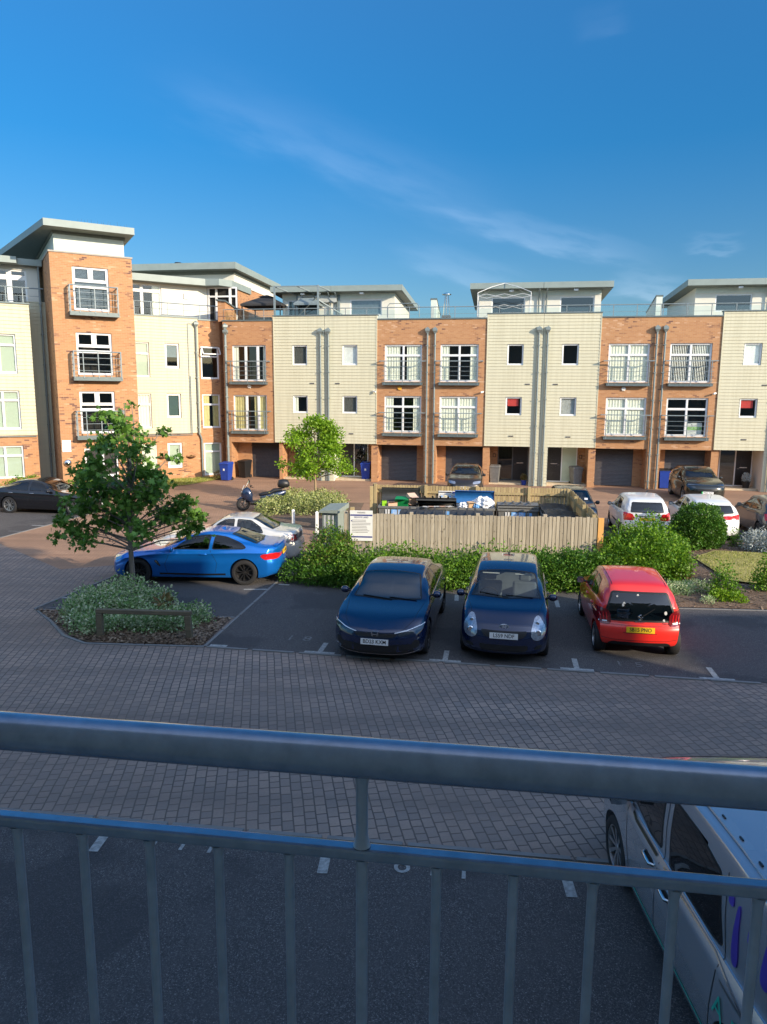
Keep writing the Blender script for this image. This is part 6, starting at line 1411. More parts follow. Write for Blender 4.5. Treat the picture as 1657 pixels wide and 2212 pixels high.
# ---- dark car just behind the right end of the bin store ----
c = Car('parked_car', 'dark car facing the viewer, mostly hidden behind the right end of the bin store fence', mid_hatch() | dict(anchor='nose'), (6.98, 25.85), -99.0, 'paint_darkgrey')
c.glazing('car_glass', 'car_glass'); c.interior(); c.wheels('spokes', 'alloy', 5); c.mirrors(1.44, 1.0, 'plastic_black'); front_dress(c, .66, .80, .42, .80, .64, 'EK12 UHB', .5)
p, n = c.cast('top', 1.25, -.50, 1, .01); mb = MB(); mb.add([p + Vector(v) for v in [(0, -.06, 0), (0, .06, 0), (.09, .06, .06), (.09, -.06, .06)]], [(0, 1, 2, 3)]); mb.build('windscreen_sticker', 'label_white', c.T)

# ---- silver van below the railing ----
g = [('windscreen', 'top', [(.92, -.74), (.76, 0), (.92, .74), (1.44, .68), (1.52, 0), (1.44, -.68)], 'w'), ('rear_window', 'rear', [(-.66, .98), (.66, .98), (.62, 1.55), (-.62, 1.55)], 'd'),
     ('side_window', 'side', [(1.14, 1.10), (1.24, 1.20), (1.56, 1.52), (1.98, 1.60), (1.98, 1.03), (1.7, 1.01)], 's'),
     ('rear_side_window', 'side', [(2.14, 1.00), (2.14, 1.61), (2.60, 1.62), (3.02, 1.56), (3.14, 1.04), (3.0, 1.01)], 'd')]
S = spec_hatch(4.20, 1.82, 1.80, (.92, 3.55), .325, .92, (1.05, 1.04), 1.78, 2.4, 3.7, [(0, .72), (.4, .92), (.85, 1.02), (2.2, 1.0), (3.5, 1.0), (4.20, 1.0)], 1.0, .76, g,
    top=[(0, .80), (.12, .90), (.40, 1.02), (.80, 1.13), (1.15, 1.40), (1.50, 1.66), (1.95, 1.76), (3.0, 1.79), (3.85, 1.74), (4.1, 1.58), (4.20, 1.3)], roofw=[(0, .80), (4.2, .79)], cabin=(1.25, 2.0, 2.9), nk=.36, tk=.12, crease=.015, gap=.04,
    tf=[(.2, .06), (.5, 0), (.9, .0), (1.2, .03), (1.8, .12)], sideg='car_glass_dark')
c = Car('parked_van', 'silver people carrier with purple drip marks parked right below the railing', S, (3.33, 7.76), 89.5, 'paint_van', group=None, cat='van')
c.glazing('car_glass_dark', 'car_glass'); c.interior(); c.wheels('spokes', 'alloy', 9); c.mirrors(1.22, 1.08, 'plastic_black', 1.2)
front_dress(c, .66, .86, .55, .84, .62)
for sy in (-1, 1):
    for x, hz in ((1.86, .87), (2.24, .80)):
        p, n = c.cast('side', x, hz, sy, .03); mb = MB(); mb.tube([p + Vector((-.11, -sy * .035, 0)), p + Vector((-.08, 0, 0)), p + Vector((.08, 0, 0)), p + Vector((.11, -sy * .035, 0))], [.013, .017, .017, .013], 8); mb.build('door_handle', 'chrome', c.T, smooth=50)
        c.patch('handle_recess', 'side', [(x - .10, hz - .04), (x - .10, hz + .04), (x + .10, hz + .04), (x + .10, hz - .04)], 'plastic_black', sy=sy, lift=.003, step=.04)
    c.line('door_seam', 'side', [(1.40, .35), (1.28, .7), (1.22, 1.0)], sy=sy, wd=.010); c.line('door_seam', 'side', [(2.04, .32), (2.05, .95), (2.06, 1.66)], sy=sy, wd=.010); c.line('door_seam', 'side', [(3.14, .34), (3.19, .95), (3.10, 1.62)], sy=sy, wd=.010)
    c.line('slide_rail', 'side', [(3.25, .88), (4.1, .88)], 'plastic_grey', .02, sy=sy); c.line('window_trim', 'side', [(2.14, .972), (3.10, .985), (4.1, .80)], 'chrome', .014, sy=sy, lift=.008); c.line('window_trim', 'side', [(1.24, 1.03), (1.45, .98), (1.98, .975)], 'paint_silver', .03, sy=sy, lift=.008)
    c.line('sill_stripe', 'side', [(1.5, .33), (3.5, .33)], 'decal_green', .02, sy=sy, lift=.006)
    for (x, z, l, w_) in [(3.20, 1.50, .12, .04), (3.31, 1.28, .46, .048), (3.50, 1.46, .22, .05), (3.68, 1.36, .32, .05), (3.84, 1.48, .14, .04)]:
        P = [(x - w_ * .35, z + l * .5), (x + w_ * .35, z + l * .5), (x + w_, z - l * .3), (x + w_ * .7, z - l * .5), (x - w_ * .7, z - l * .5), (x - w_, z - l * .3)]
        c.patch('drip_decal', 'side', P, 'decal_purple', sy=sy, lift=.009, step=.03)
    for ch, x in zip('AP' if sy < 0 else 'PA', [3.30, 3.53]):
        tm_ = text_mb(ch, .24, 0, 0); mb = MB(); V = []
        for q in tm_.v: pp, nn = c.cast('side', x - sy * q[0], .70 + q[1], sy, .012); V.append(pp)
        mb.add(V, tm_.f); mb.build('lettering', 'decal_green', c.T)
for sy in (-1, 1):
    mb = MB(); q = [c.cast('top', x, sy * .68, 1, .012)[0] for x in (1.75, 2.1, 2.6, 3.1, 3.7)]
    for a, b in zip(q, q[1:]): mb.bar(a, b, .09, .018)
    for i in range(7): pp = c.cast('top', 1.85 + i * .28, sy * .68, 1, .024)[0]; mb.obox(pp, (.05, .012, .012), 0, 1)
    mb.build('roof_channel', ['paint_van', 'plastic_black'], c.T)
mb = MB(); mb.box(.95 - 2.1, -.35, 1.10, 1.15 - 2.1, .25, 1.115, 0); mb.build('paper', 'label_white', c.T)
c.wipers('top', [((.84, -.2), (.96, .55)), ((.86, -.66), (.9, -.1))])
# ================= PLANTS =================
import numpy as np
rs = np.random.RandomState(11)
def leaf_mesh(name, P, D, size, mat, parent=None, kind='fold', droop=0.0):
    """P: leaf positions, D: outward directions; every leaf is its own small folded or lobed blade"""
    n = len(P); up = rs.normal(size=(n, 3)); d = D * .9 + up * .75; d[:, 2] -= droop; d /= np.linalg.norm(d, axis=1)[:, None]
    r = rs.normal(size=(n, 3)); s_ = np.cross(d, r); s_ /= np.linalg.norm(s_, axis=1)[:, None]; nn = np.cross(s_, d); sz = (size * (.6 + .8 * rs.rand(n)))[:, None]
    if kind == 'fold': T = [(0, 0, 0), (.5, .34, .10), (1, 0, 0), (.5, -.34, .10)]; F = [(0, 1, 2, 3)]
    elif kind == 'narrow': T = [(0, 0, 0), (.5, .16, .03), (1, 0, 0), (.5, -.16, .03)]; F = [(0, 1, 2, 3)]
    else:  # five lobes
        T = [(0, 0, 0), (.18, .52, .05), (.42, .30, .03), (.80, .44, .0), (.72, .14, .02), (1.08, 0, -.06), (.72, -.14, .02), (.80, -.44, 0), (.42, -.30, .03), (.18, -.52, .05)]; F = [tuple(range(10))]
    T = np.array(T); k = len(T)
    V = P[:, None, :] + sz[:, None, :] * (d[:, None, :] * T[None, :, 0:1] + s_[:, None, :] * T[None, :, 1:2] + nn[:, None, :] * T[None, :, 2:3]); V = V.reshape(-1, 3)
    me = bpy.data.meshes.new(name); me.vertices.add(len(V)); me.vertices.foreach_set('co', V.ravel()); nf = n * len(F)
    me.loops.add(n * k); me.loops.foreach_set('vertex_index', np.arange(n * k)); me.polygons.add(nf); me.polygons.foreach_set('loop_start', np.arange(nf) * k); me.polygons.foreach_set('loop_total', np.full(nf, k))
    me.update(calc_edges=True); me.materials.append(MATS[mat]); o = bpy.data.objects.new(name, me); COL.objects.link(o); o.parent = parent; return o
def cloud(blobs, n, shell=.45, lump=.18, zmin=.02):
    """points in lumpy ellipsoids (cx,cy,cz,rx,ry,rz[,weight])"""
    W_ = np.array([(b[6] if len(b) > 6 else 1) * (b[3] * b[4] * b[5]) ** (2 / 3) for b in blobs]); k = rs.choice(len(blobs), n, p=W_ / W_.sum()); B = np.array([b[:6] for b in blobs])[k]
    v = rs.normal(size=(n, 3)); v /= np.linalg.norm(v, axis=1)[:, None]; r = (1 - shell * rs.rand(n) ** 1.6)[:, None]
    ph = B[:, 0:3].sum(1)[:, None] * 7; q = v * 4.2 + ph
    l_ = 1 + lump * (np.sin(q[:, 0:1] * 1.3) * np.sin(q[:, 1:2] * 1.7 + 1) + .6 * np.sin(q[:, 2:3] * 2.9) * np.sin(q[:, 0:1] * 2.3 + 2)) + lump * .35 * rs.normal(size=(n, 1))
    P = B[:, :3] + v * B[:, 3:6] * r * l_; ok = P[:, 2] > zmin; return P[ok], v[ok]
def twigs(name, base, blobs, mat, parent, r0=.018, n=14):
    mb = MB()
    for i in range(n):
        b = blobs[rnd.randrange(len(blobs))]; t = Vector((b[0] + rnd.uniform(-.6, .6) * b[3], b[1] + rnd.uniform(-.6, .6) * b[4], b[2] + rnd.uniform(-.2, .7) * b[5])); s = Vector(base) + Vector((rnd.uniform(-.08, .08), rnd.uniform(-.08, .08), 0)); s = Vector((s.x * .6 + b[0] * .4, s.y * .6 + b[1] * .4, base[2]))
        m_ = (s + t) / 2 + Vector((rnd.uniform(-.06, .06), rnd.uniform(-.06, .06), .03)); mb.tube([s, m_, t], [r0, r0 * .7, r0 * .3], 5)
    return mb.build(name, mat, parent)
def shrub(name, label, blobs, n, size, mat, group=None, cat='shrub', kind='fold', shell=.5, lump=.2, tw=True, extra=None):
    b0 = (sum(b[0] for b in blobs) / len(blobs), sum(b[1] for b in blobs) / len(blobs), .03)
    T_ = thing(name, label, cat, b0, 0, group); bl = [(b[0] - b0[0], b[1] - b0[1], b[2] - b0[2], *b[3:]) for b in blobs]
    P, D = cloud(bl, n, shell, lump, 0.0); leaf_mesh('foliage', P, D, size, mat, T_, kind)
    if extra: P, D = cloud(bl, extra[1], .25, lump, .0); leaf_mesh('young_leaves', P, D, extra[2], extra[0], T_, kind)
    if tw: twigs('stems', (0, 0, 0), bl, 'bark', T_)
    return T_

def tree(name, label, base, trunk, limbs, blobs, n, size, mat, barkm, kind='maple', shell=.9, lump=.3, droop=.2, r0=.05):
    T_ = thing(name, label, 'tree', base, 0); mb = MB(); mb.tube(trunk[0], trunk[1], 10); mb.build('trunk', barkm, T_, smooth=60); mb = MB()
    for a, b in limbs:
        a, b = Vector(a), Vector(b); m_ = a + (b - a) * .45 + Vector((rnd.uniform(-.08, .08), rnd.uniform(-.08, .08), rnd.uniform(.0, .12))); l = (b - a).length; r_ = .010 + .012 * l
        mb.tube([a, m_, b], [r_, r_ * .6, r_ * .25], 6)
        for _ in range(4):
            s = a + (b - a) * rnd.uniform(.35, .95); e = s + Vector((rnd.uniform(-.4, .4), rnd.uniform(-.4, .4), rnd.uniform(-.1, .35))); mb.tube([s, (s + e) / 2 + Vector((0, 0, .03)), e], [.008, .006, .003], 4)
    mb.build('branches', barkm, T_); P, D = cloud(blobs, n, shell, lump, .3); leaf_mesh('crown', P, D, size, mat, T_, kind, droop); return T_

# maple in the bed in front of the blue coupe
base = (-5.98, 16.75, .05); B = []; rz = random.Random(5)
prof = [(4.60, 0.0, .20), (4.38, -.08, .34), (4.12, .05, .46), (4.05, .5, .28), (3.80, -.35, .5), (3.72, .42, .46), (3.45, -.15, .52), (3.42, .78, .30), (3.10, -.72, .38), (3.10, .25, .5), (3.02, .85, .36), (2.82, -1.05, .34), (2.72, -.4, .55), (2.62, .55, .5), (2.50, -1.55, .28), (2.42, 1.25, .38), (2.38, .0, .6), (2.22, -1.0, .5), (2.15, .9, .5), (2.12, 1.68, .32), (2.02, -1.72, .34), (1.92, -.45, .55), (1.85, .45, .5), (1.80, 1.35, .38), (1.72, -1.25, .36), (1.60, -.8, .36), (1.50, 1.8, .22), (1.60, -1.75, .26)]
for z, dx, r_ in prof:
    for k in range(2 if r_ > .3 else 1):
        dep = (1.75 - abs(dx)) * .75 * rz.uniform(-1, 1); B.append((dx + rz.uniform(-.14, .14), dep, z + rz.uniform(-.10, .10), r_ * rz.uniform(.6, .85), r_ * rz.uniform(.6, .85), r_ * rz.uniform(.35, .5)))
limbs = [((.0 + .02 * b[2], 0, max(1.25, b[2] * .74)), (b[0] * .92, b[1] * .92, b[2])) for b in B]
tree('maple_tree', 'young maple with grey trunk in the shaded bed before the blue coupe', base, ([(0, 0, -.05), (.0, 0, .15), (-.01, .0, .8), (-.03, .01, 1.4), (.0, .0, 2.4), (.03, 0, 3.6), (.0, 0, 4.7)], [.085, .068, .062, .058, .040, .022, .008]), limbs, B, 4700, .112, 'leaf_maple', 'bark', 'maple', .95, .35, .35)
# small bright tree on the island
base = (-3.18, 33.2, .05); B = []; rz = random.Random(9)
for i in range(46):
    u = rz.uniform(-1, 1); a = rz.uniform(0, 6.28); zc = 2.42 + 1.25 * u; R_ = 1.45 * math.sqrt(max(.05, 1 - (u * .98) ** 2)) * (1.0 if u > -.2 else 1.12); q = rz.uniform(.35, .95); B.append((R_ * q * math.cos(a), R_ * q * math.sin(a), zc, .44, .44, .34))
B += [(-1.5, 0, 1.75, .3, .3, .25), (1.5, 0, 1.6, .3, .3, .2), (1.75, .2, 1.45, .2, .2, .15), (-.1, 0, 3.75, .3, .3, .25)]
limbs = [((0, 0, 1.1 + .3 * max(0, b[2] - 1.6)), b[:3]) for b in B[::2]]
tree('small_tree', 'small tree with bright green crown and slim pale trunk on the planted island', base, ([(0, 0, -.05), (.02, 0, .3), (0, 0, 1.1), (0, 0, 2.0), (0, 0, 3.6)], [.065, .055, .048, .035, .01]), limbs, B, 12000, .105, 'leaf_bright', 'bark_pale', 'fold', .95, .3, .2)

# shrubs
bl = [(-6.35, 15.3, .32, .62, .55, .48), (-5.85, 15.8, .40, .65, .5, .5), (-6.3, 14.75, .22, .38, .35, .34), (-5.5, 15.3, .22, .45, .42, .36), (-5.2, 15.75, .26, .55, .45, .40), (-4.95, 14.85, .16, .5, .42, .32), (-4.4, 14.95, .18, .45, .42, .30), (-4.05, 15.15, .18, .32, .32, .28), (-5.55, 14.65, .14, .42, .32, .28), (-6.0, 14.45, .14, .40, .30, .30), (-4.9, 14.5, .12, .42, .28, .26), (-4.35, 14.6, .12, .38, .3, .26), (-6.75, 15.5, .2, .35, .4, .34)]
shrub('variegated_shrub', 'low variegated evergreen mound round the maple behind the wooden rail', bl, 23000, .055, 'leaf_variegated', shell=.55)
bl = [(-4.7 + i * .62, 29.6 + (i % 2) * 1.0 + j * 1.1, .30, .62, .68, .42) for i in range(5) for j in range(3)]
shrub('variegated_shrub', 'sunlit yellow variegated shrubs on the island under the small tree', bl, 17000, .075, 'leaf_gold', shell=.5)
hb = [(x, 18.55 + .16 * math.sin(x * 3) - (x - 1) * .04, .46 + .06 * math.sin(x * 2.1 + 1), .42, .50, .50) for x in [-.9 + i * .42 for i in range(17)]]
hb += [(x, 18.25 - (x - 1) * .04, .34, .38, .42, .36) for x in [-.8 + i * .5 for i in range(14)]]
shrub('hedge', 'leafy green hedge along the front of the bin store fence', hb, 42000, .052, 'leaf_hedge', cat='hedge', shell=.42, extra=('leaf_lush', 9000, .075), lump=.34)
shrub('shrub', 'tall mixed shrub at the left end of the hedge beside the silver saloon', [(-1.45, 19.3, .85, .50, .45, .60), (-1.75, 18.9, .55, .48, .45, .5), (-1.2, 18.9, .55, .42, .4, .5), (-1.05, 19.35, .9, .30, .3, .40)], 7500, .062, 'leaf_hedge', extra=('leaf_rust', 1200, .05))
shrub('shrub', 'low feathery dark shrub spilling over the kerb behind the blue coupe', [(-2.35, 18.85, .25, .45, .40, .36), (-1.8, 18.55, .26, .42, .36, .36), (-1.25, 18.4, .24, .40, .32, .34), (-.8, 18.35, .22, .35, .30, .30), (-2.0, 19.2, .3, .4, .4, .35)], 9000, .075, 'leaf_dense', kind='narrow')
bl = [(6.2, 18.45, .62, .62, .6, .62), (6.9, 18.7, .78, .66, .7, .72), (7.3, 19.3, .85, .7, .75, .80), (7.75, 18.8, .62, .5, .5, .56), (6.6, 19.5, .7, .6, .6, .65), (7.9, 19.6, .6, .5, .5, .6)]
shrub('shrub', 'big bright green bush behind the red hatchback', bl, 24000, .07, 'leaf_lush', lump=.3, extra=('leaf_bright', 3000, .07))
shrub('shrub', 'dark clipped laurel patch of the hedge between the black and the red hatchbacks', [(4.1, 18.05, .50, .55, .45, .52), (4.9, 18.1, .52, .55, .45, .54), (5.5, 18.2, .48, .4, .4, .48)], 9500, .06, 'leaf_dense', extra=('leaf_hedge', 1800, .055))
shrub('round_bush', 'rounded clipped evergreen bush in front of the second white hatchback', [(10.3, 23.2, .82, .82, .75, .74), (10.65, 23.35, .55, .62, .6, .55), (9.95, 23.0, .6, .55, .5, .6)], 17000, .062, 'leaf_dense', shell=.3, lump=.08, extra=('leaf_hedge', 5000, .06))
shrub('silver_bush', 'silvery white leaved bush at the right edge before the dark grey car', [(12.1, 22.75, .36, .50, .45, .42), (12.7, 22.6, .42, .55, .5, .46), (13.3, 22.5, .4, .5, .5, .45), (12.4, 22.3, .24, .4, .35, .3)], 11000, .075, 'leaf_silver', kind='narrow')
shrub('low_juniper', 'low grey green spreading plant just right of the red hatchback', [(7.45, 17.75, .14, .42, .36, .20), (8.0, 17.95, .14, .42, .34, .18), (7.1, 17.6, .12, .3, .28, .18)], 6500, .05, 'leaf_variegated', kind='narrow', tw=False)
for i, (x, y, h, r_, lb) in enumerate([(8.45, 17.4, .95, .30, 'thin upright young shrub on the mulch in front of the lawn'), (9.95, 18.0, 1.15, .38, 'young shrub at the right edge beside the lawn'), (11.72, 23.55, .75, .18, 'tiny bright sapling between the round bush and the silver bush'), (6.55, 21.6, .9, .22, 'wispy shrub against the right end of the bin store'), (8.05, 18.9, .8, .22, 'sparse twiggy shrub at the left corner of the lawn')]):
    shrub('young_shrub', lb, [(x, y, h * .5, r_, r_, h * .48), (x - r_ * .6, y, h * .28, r_ * .7, r_ * .7, h * .26), (x + r_ * .7, y - .1, h * .25, r_ * .7, r_ * .7, h * .24)], [1500, 2400, 500, 900, 600][i], .055, 'leaf_lush' if i != 4 else 'leaf_rust', shell=.9)
shrub('young_shrub', 'bright green seedling clump low on the mulch nearest the parking bays', [(8.25, 17.05, .14, .26, .22, .20), (8.6, 16.95, .12, .22, .2, .16)], 1300, .055, 'leaf_bright', tw=False)
shrub('low_juniper', 'small grey green tuft at the edge of the mulch bed', [(7.85, 16.85, .10, .17, .15, .13)], 700, .04, 'leaf_variegated', kind='narrow', tw=False)
shrub('clipped_hedge', 'low clipped hedge at the left edge in front of the ground floor window', [(-19.2 + i * .6, 34.2 - i * .0, .55, .45, .5, .50) for i in range(5)], 8000, .07, 'leaf_lush', cat='hedge', shell=.3, lump=.1)
shrub('clipped_hedge', 'small clipped yellow green hedge beside the tower entrance', [(-14.3 + i * .45, 32.6 + i * .2, .5, .4, .4, .50) for i in range(4)], 6000, .07, 'leaf_lush', cat='hedge', shell=.3, lump=.1)
gp = [wpt(-4.5, -.15)[:2], wpt(-4.5, -4.2)[:2], wpt(-1.5, -3.2)[:2], wpt(1.2, -1.1)[:2], wpt(1.2, -.15)[:2]]
sheet('lawn', [gp], .03, 'turf'); grass_patch('grass', gp, 5000, .05, .12, 'bright grass strip at the foot of the cream clad wing', .03)
grass_patch('grass', [(-2.4, 18.9), (-.6, 18.2), (.0, 18.5), (-2.0, 19.3)], 500, .06, .16, 'weedy grass tufts along the kerb behind the navy hatchback', .05, .006)
shrub('rusty_plant', 'small rust coloured plant under the ground floor window at the corner', [(-9.7, 42.0, .25, .30, .3, .28)], 700, .08, 'leaf_rust', kind='narrow', tw=False)
for i in range(14): pass
# grass tuft on the mound
shrub('grass_tuft', 'straw coloured grass tuft sticking out of the low evergreen mound', [(-4.75, 15.15, .42, .14, .1, .20)], 90, .16, 'leaf_rust', kind='narrow', tw=False, cat='grass')

# ================= BIN STORE =================
FLc, FRc, BRc, BLc = Vector((-1.08, 19.42, 0)), Vector((5.72, 18.98, 0)), Vector((6.46, 24.85, 0)), Vector((-.32, 25.62, 0))
fn = thing('bin_store_fence', 'weathered close-board timber fence round the communal bins', 'fence', (FLc + BRc) / 2); FO = (FLc + BRc) / 2
def boards(a, b, H_, side, mat, name, seed, rails=True, skip=None, jit=.012, posts=True):
    rr = random.Random(seed); d = (b - a); L_ = d.length; d.normalize(); n_ = Vector((-d.y, d.x, 0)) * side; k = int(L_ / .0985); mb = MB(); ang = math.atan2(d.y, d.x)
    for i in range(k):
        c = a + d * (i + .5) * L_ / k + n_ * .02; h = H_ + rr.uniform(-jit, jit); mb.obox(c - FO + Vector((0, 0, h / 2)), (.084 + rr.uniform(-.003, .003), .016 + rr.uniform(0, .006), h), ang + rr.uniform(-.03, .03))
    mb.build(name, mat, fn)
    if rails:
        for z in (.35, 1.0, 1.58): m_ = MB(); m_.bar(a - FO - n_ * .03 + Vector((0, 0, z)), b - FO - n_ * .03 + Vector((0, 0, z)), .04, .085); m_.build('rail', mat, fn)
    if posts:
        for i in range(int(L_ / 1.8) + 1):
            c = a + d * min(i * 1.8 + .04, L_ - .04) - n_ * .09; m_ = MB(); m_.obox(c - FO + Vector((0, 0, H_ / 2 + .02)), (.10, .10, H_ + .05), ang); m_.build('post', mat, fn, bevel=.006)
boards(FLc, FRc, 1.78, -1, 'fence_wood', 'board_panel', 1); boards(BLc, BRc, 1.80, 1, 'fence_back', 'board_panel', 2); boards(FRc, BRc, 1.80, -1, 'fence_back', 'board_panel', 3, jit=.03)
mb = MB(); mb.obox(FRc - FO + Vector((.09, -.03, .88)), (.15, .05, 1.78), R(-4)); o = mb.build('end_board', 'fresh_post', fn, bevel=.004); o['label'] = 'fresh orange timber board at the right end'
for p in (BLc + Vector((-.1, -.75, 0)), BLc + Vector((0, .0, 0)), FLc + Vector((.2, .65, 0))): mb = MB(); mb.obox(p - FO + Vector((0, 0, .92)), (.12, .12, 1.85), 0); mb.build('post', 'fence_back', fn, bevel=.006)

def big_bin(label, c, ang, lid, lidmat='bin_dark', body='bin_grey', labels=True, ll=1.0):
    b = thing('wheeled_container', label, 'container bin', c, ang, 'large wheeled bins in the bin store'); w0, w1, d0, d1 = .60, .66, .44, .52; mb = MB()
    z0, z1 = .18, 1.18
    mb.add([(-w0, -d0, z0), (w0, -d0, z0), (w0, d0, z0), (-w0, d0, z0), (-w1, -d1, z1), (w1, -d1, z1), (w1, d1, z1), (-w1, d1, z1)], [(0, 1, 5, 4), (1, 2, 6, 5), (2, 3, 7, 6), (3, 0, 4, 7), (0, 3, 2, 1)])
    mb.add([(-w1 + .04, -d1 + .04, z1), (w1 - .04, -d1 + .04, z1), (w1 - .04, d1 - .04, z1), (-w1 + .04, d1 - .04, z1), (-w0, -d0, .45), (w0, -d0, .45), (w0, d0, .45), (-w0, d0, .45)], [(0, 1, 5, 4), (1, 2, 6, 5), (2, 3, 7, 6), (3, 0, 4, 7), (4, 5, 6, 7)], 1)
    for x0, y0, x1, y1 in ((-w1 - .03, -d1 - .03, w1 + .03, -d1 + .04), (-w1 - .03, d1 - .04, w1 + .03, d1 + .03), (-w1 - .03, -d1 + .04, -w1 + .04, d1 - .04), (w1 - .04, -d1 + .04, w1 + .03, d1 - .04)): mb.box(x0, y0, z1 - .03, x1, y1, z1 + .05)
    for x in (-.35, 0, .35): mb.box(x - .02, -d1 - .02, .5, x + .02, -d0 - .02, z1 - .03)
    mb.build('body', [body, 'plastic_black'], b, bevel=.01)
    for sx in (-1, 1):
        for sy in (-1, 1): mb = MB(); mb.lathe([(0, -.03), (.09, -.03), (.09, .03), (0, .03)], (sx * .48, sy * .34, .09), 'y', 14); mb.build('wheel', 'rubber', b)
    mb = MB()
    def lidm(H_, w_=w1 + .02, d_=d1 * 2 + .02, n=8):
        for i in range(n):
            t0, t1 = i / n, (i + 1) / n; f = lambda t: .10 * math.sin(math.pi * min(1, t * 1.15) * .9)
            mb.quad((-w_, -t0 * d_, f(t0)), (-w_, -t1 * d_, f(t1)), (w_, -t1 * d_, f(t1)), (w_, -t0 * d_, f(t0)))
            mb.quad((-w_, -t0 * d_, f(t0) - .02), (w_, -t0 * d_, f(t0) - .02), (w_, -t1 * d_, f(t1) - .02), (-w_, -t1 * d_, f(t1) - .02))
            for sx in (-w_, w_): mb.quad((sx, -t0 * d_, f(t0)), (sx, -t0 * d_, f(t0) - .05), (sx, -t1 * d_, f(t1) - .05), (sx, -t1 * d_, f(t1)))
        for x in (-.4, -.13, .13, .4): mb.box(x - .03, -d_ * .95, .10, x + .03, -d_ * .05, .115)
        mb.quad((-w_, -d_, 0), (w_, -d_, 0), (w_, -d_, -.06), (-w_, -d_, -.06))
    lidm(0, d_=(d1 * 2 + .02) * ll); M_ = Matrix.Translation((0, d1, z1 + .07)) @ Matrix.Rotation(R(-lid), 4, 'X'); mb.xform(M_); mb.build('lid', lidmat, b)
    if labels:
        mb = MB(); mb.box(-.42, -d1 - .012, .96, -.28, -d1 - .004, 1.12, 0); mb.box(-.22, -d1 - .012, .94, .24, -d1 - .004, 1.12, 1); mb.box(.32, -d1 - .012, .98, .46, -d1 - .004, 1.10, 1)
        for i in range(3): mb.box(-.17, -d1 - .014, .97 + i * .045, .19, -d1 - .011, .985 + i * .045, 0)
        mb.build('sticker', ['label_white', 'label_blue'], b)
    return b
def junk(name, label, cat, c, size, mat, n=10, rough=.25, parent=None):
    """crumpled bag or card: a jittered icosphere-like lump"""
    bm = bmesh.new(); bmesh.ops.create_icosphere(bm, subdivisions=3, radius=1); q = random.Random(hash(label) % 999)
    for v in bm.verts:
        s_ = 1 + rough * (math.sin(v.co.x * 5 + q.random() * .6) * math.sin(v.co.y * 6) + .5 * math.sin(v.co.z * 11 + v.co.x * 7)); v.co = Vector((v.co.x * size[0] * s_, v.co.y * size[1] * s_, v.co.z * size[2] * s_))
    me = bpy.data.meshes.new(name); bm.to_mesh(me); bm.free(); me.materials.append(MATS[mat]); o = bpy.data.objects.new(name, me); COL.objects.link(o); o.location = c; tag(o, label, cat); return o
def cardbox(label, c, size, rz_, mat, tilt=0, name='cardboard', cat='cardboard'):
    mb = MB(); x, y, z = (q / 2 for q in size); mb.box(-x, -y, -z, x, y, z); mb.quad((-x, -y, z), (x, -y, z), (x * .9, -y * 2.1, z + y * .4), (-x * .9, -y * 2.1, z + y * .4)); o = mb.build(name, mat, bevel=.004); o.location = c; o.rotation_euler = (R(tilt), 0, R(rz_)); return tag(o, label, cat)
ba = R(-6.5)
def bp(t, off): d = (BRc - BLc).normalized(); n_ = Vector((d.y, -d.x, 0)); p = BLc + d * t + n_ * off; return (p.x, p.y, 0)
big_bin('grey bin with open black lid, green crate and boxes, leftmost of the back row', bp(.95, .72), ba, 100, 'bin_dark', ll=.46)
big_bin('grey bin with half shut lid over papers, second from the left in the back row', bp(2.25, .72), ba, 14, 'bin_dark')
big_bin('grey bin with open blue lid and a white bag, third in the back row', bp(3.55, .72), ba, 82, 'lid_blue', ll=.42)
big_bin('grey bin with closed lid, fourth in the back row beside the shadow', bp(5.0, .72), ba, 4, 'bin_grey')
big_bin('closed dark bin standing sideways against the right fence, farther one', (5.75, 23.6, 0), R(-98), 3, 'bin_dark', labels=False)
big_bin('closed dark bin standing sideways against the right fence, nearer one', (5.55, 22.05, 0), R(-98), 5, 'bin_dark', labels=False)
big_bin('dark bin behind the front fence, left one of two whose lids just show', (1.2, 22.4, 0), R(174), 3, 'bin_dark', labels=False)
big_bin('dark bin behind the front fence, right one of two whose lids just show', (2.75, 22.3, 0), R(174), 3, 'bin_dark', labels=False)
x, y, _ = bp(.95, .72)
cardbox('green plastic recycling crate in the open leftmost bin', (x + .10, y - .1, 1.34), (.46, .32, .26), -12, 'crate_green', 12, 'recycling_crate', 'crate'); cardbox('flattened pinkish box piled in the leftmost bin', (x - .25, y - .15, 1.26), (.32, .3, .12), 10, 'card_pink'); cardbox('large pinkish carton leaning out at the right of the leftmost bin', (x + .42, y - .05, 1.42), (.30, .26, .34), 25, 'card_pink', 24)
cardbox('lime green packet in the left corner of the leftmost bin', (x - .52, y - .2, 1.28), (.16, .08, .2), 10, 'lime', 0, 'packet', 'packet')
x, y, _ = bp(2.25, .72)
for i in range(5): cardbox(['white paper sheet under the half shut lid, left edge', 'folded newspaper under the half shut lid', 'white envelope under the half shut lid, middle', 'pale leaflet under the half shut lid', 'white card under the half shut lid, right edge'][i], (x - .4 + i * .2, y - .48, 1.235 + .004 * i), (.26, .18, .012), i * 17 - 30, 'label_white' if i % 2 == 0 else 'card_pink', 4, 'paper_sheet', 'paper')
x, y, _ = bp(3.55, .72)
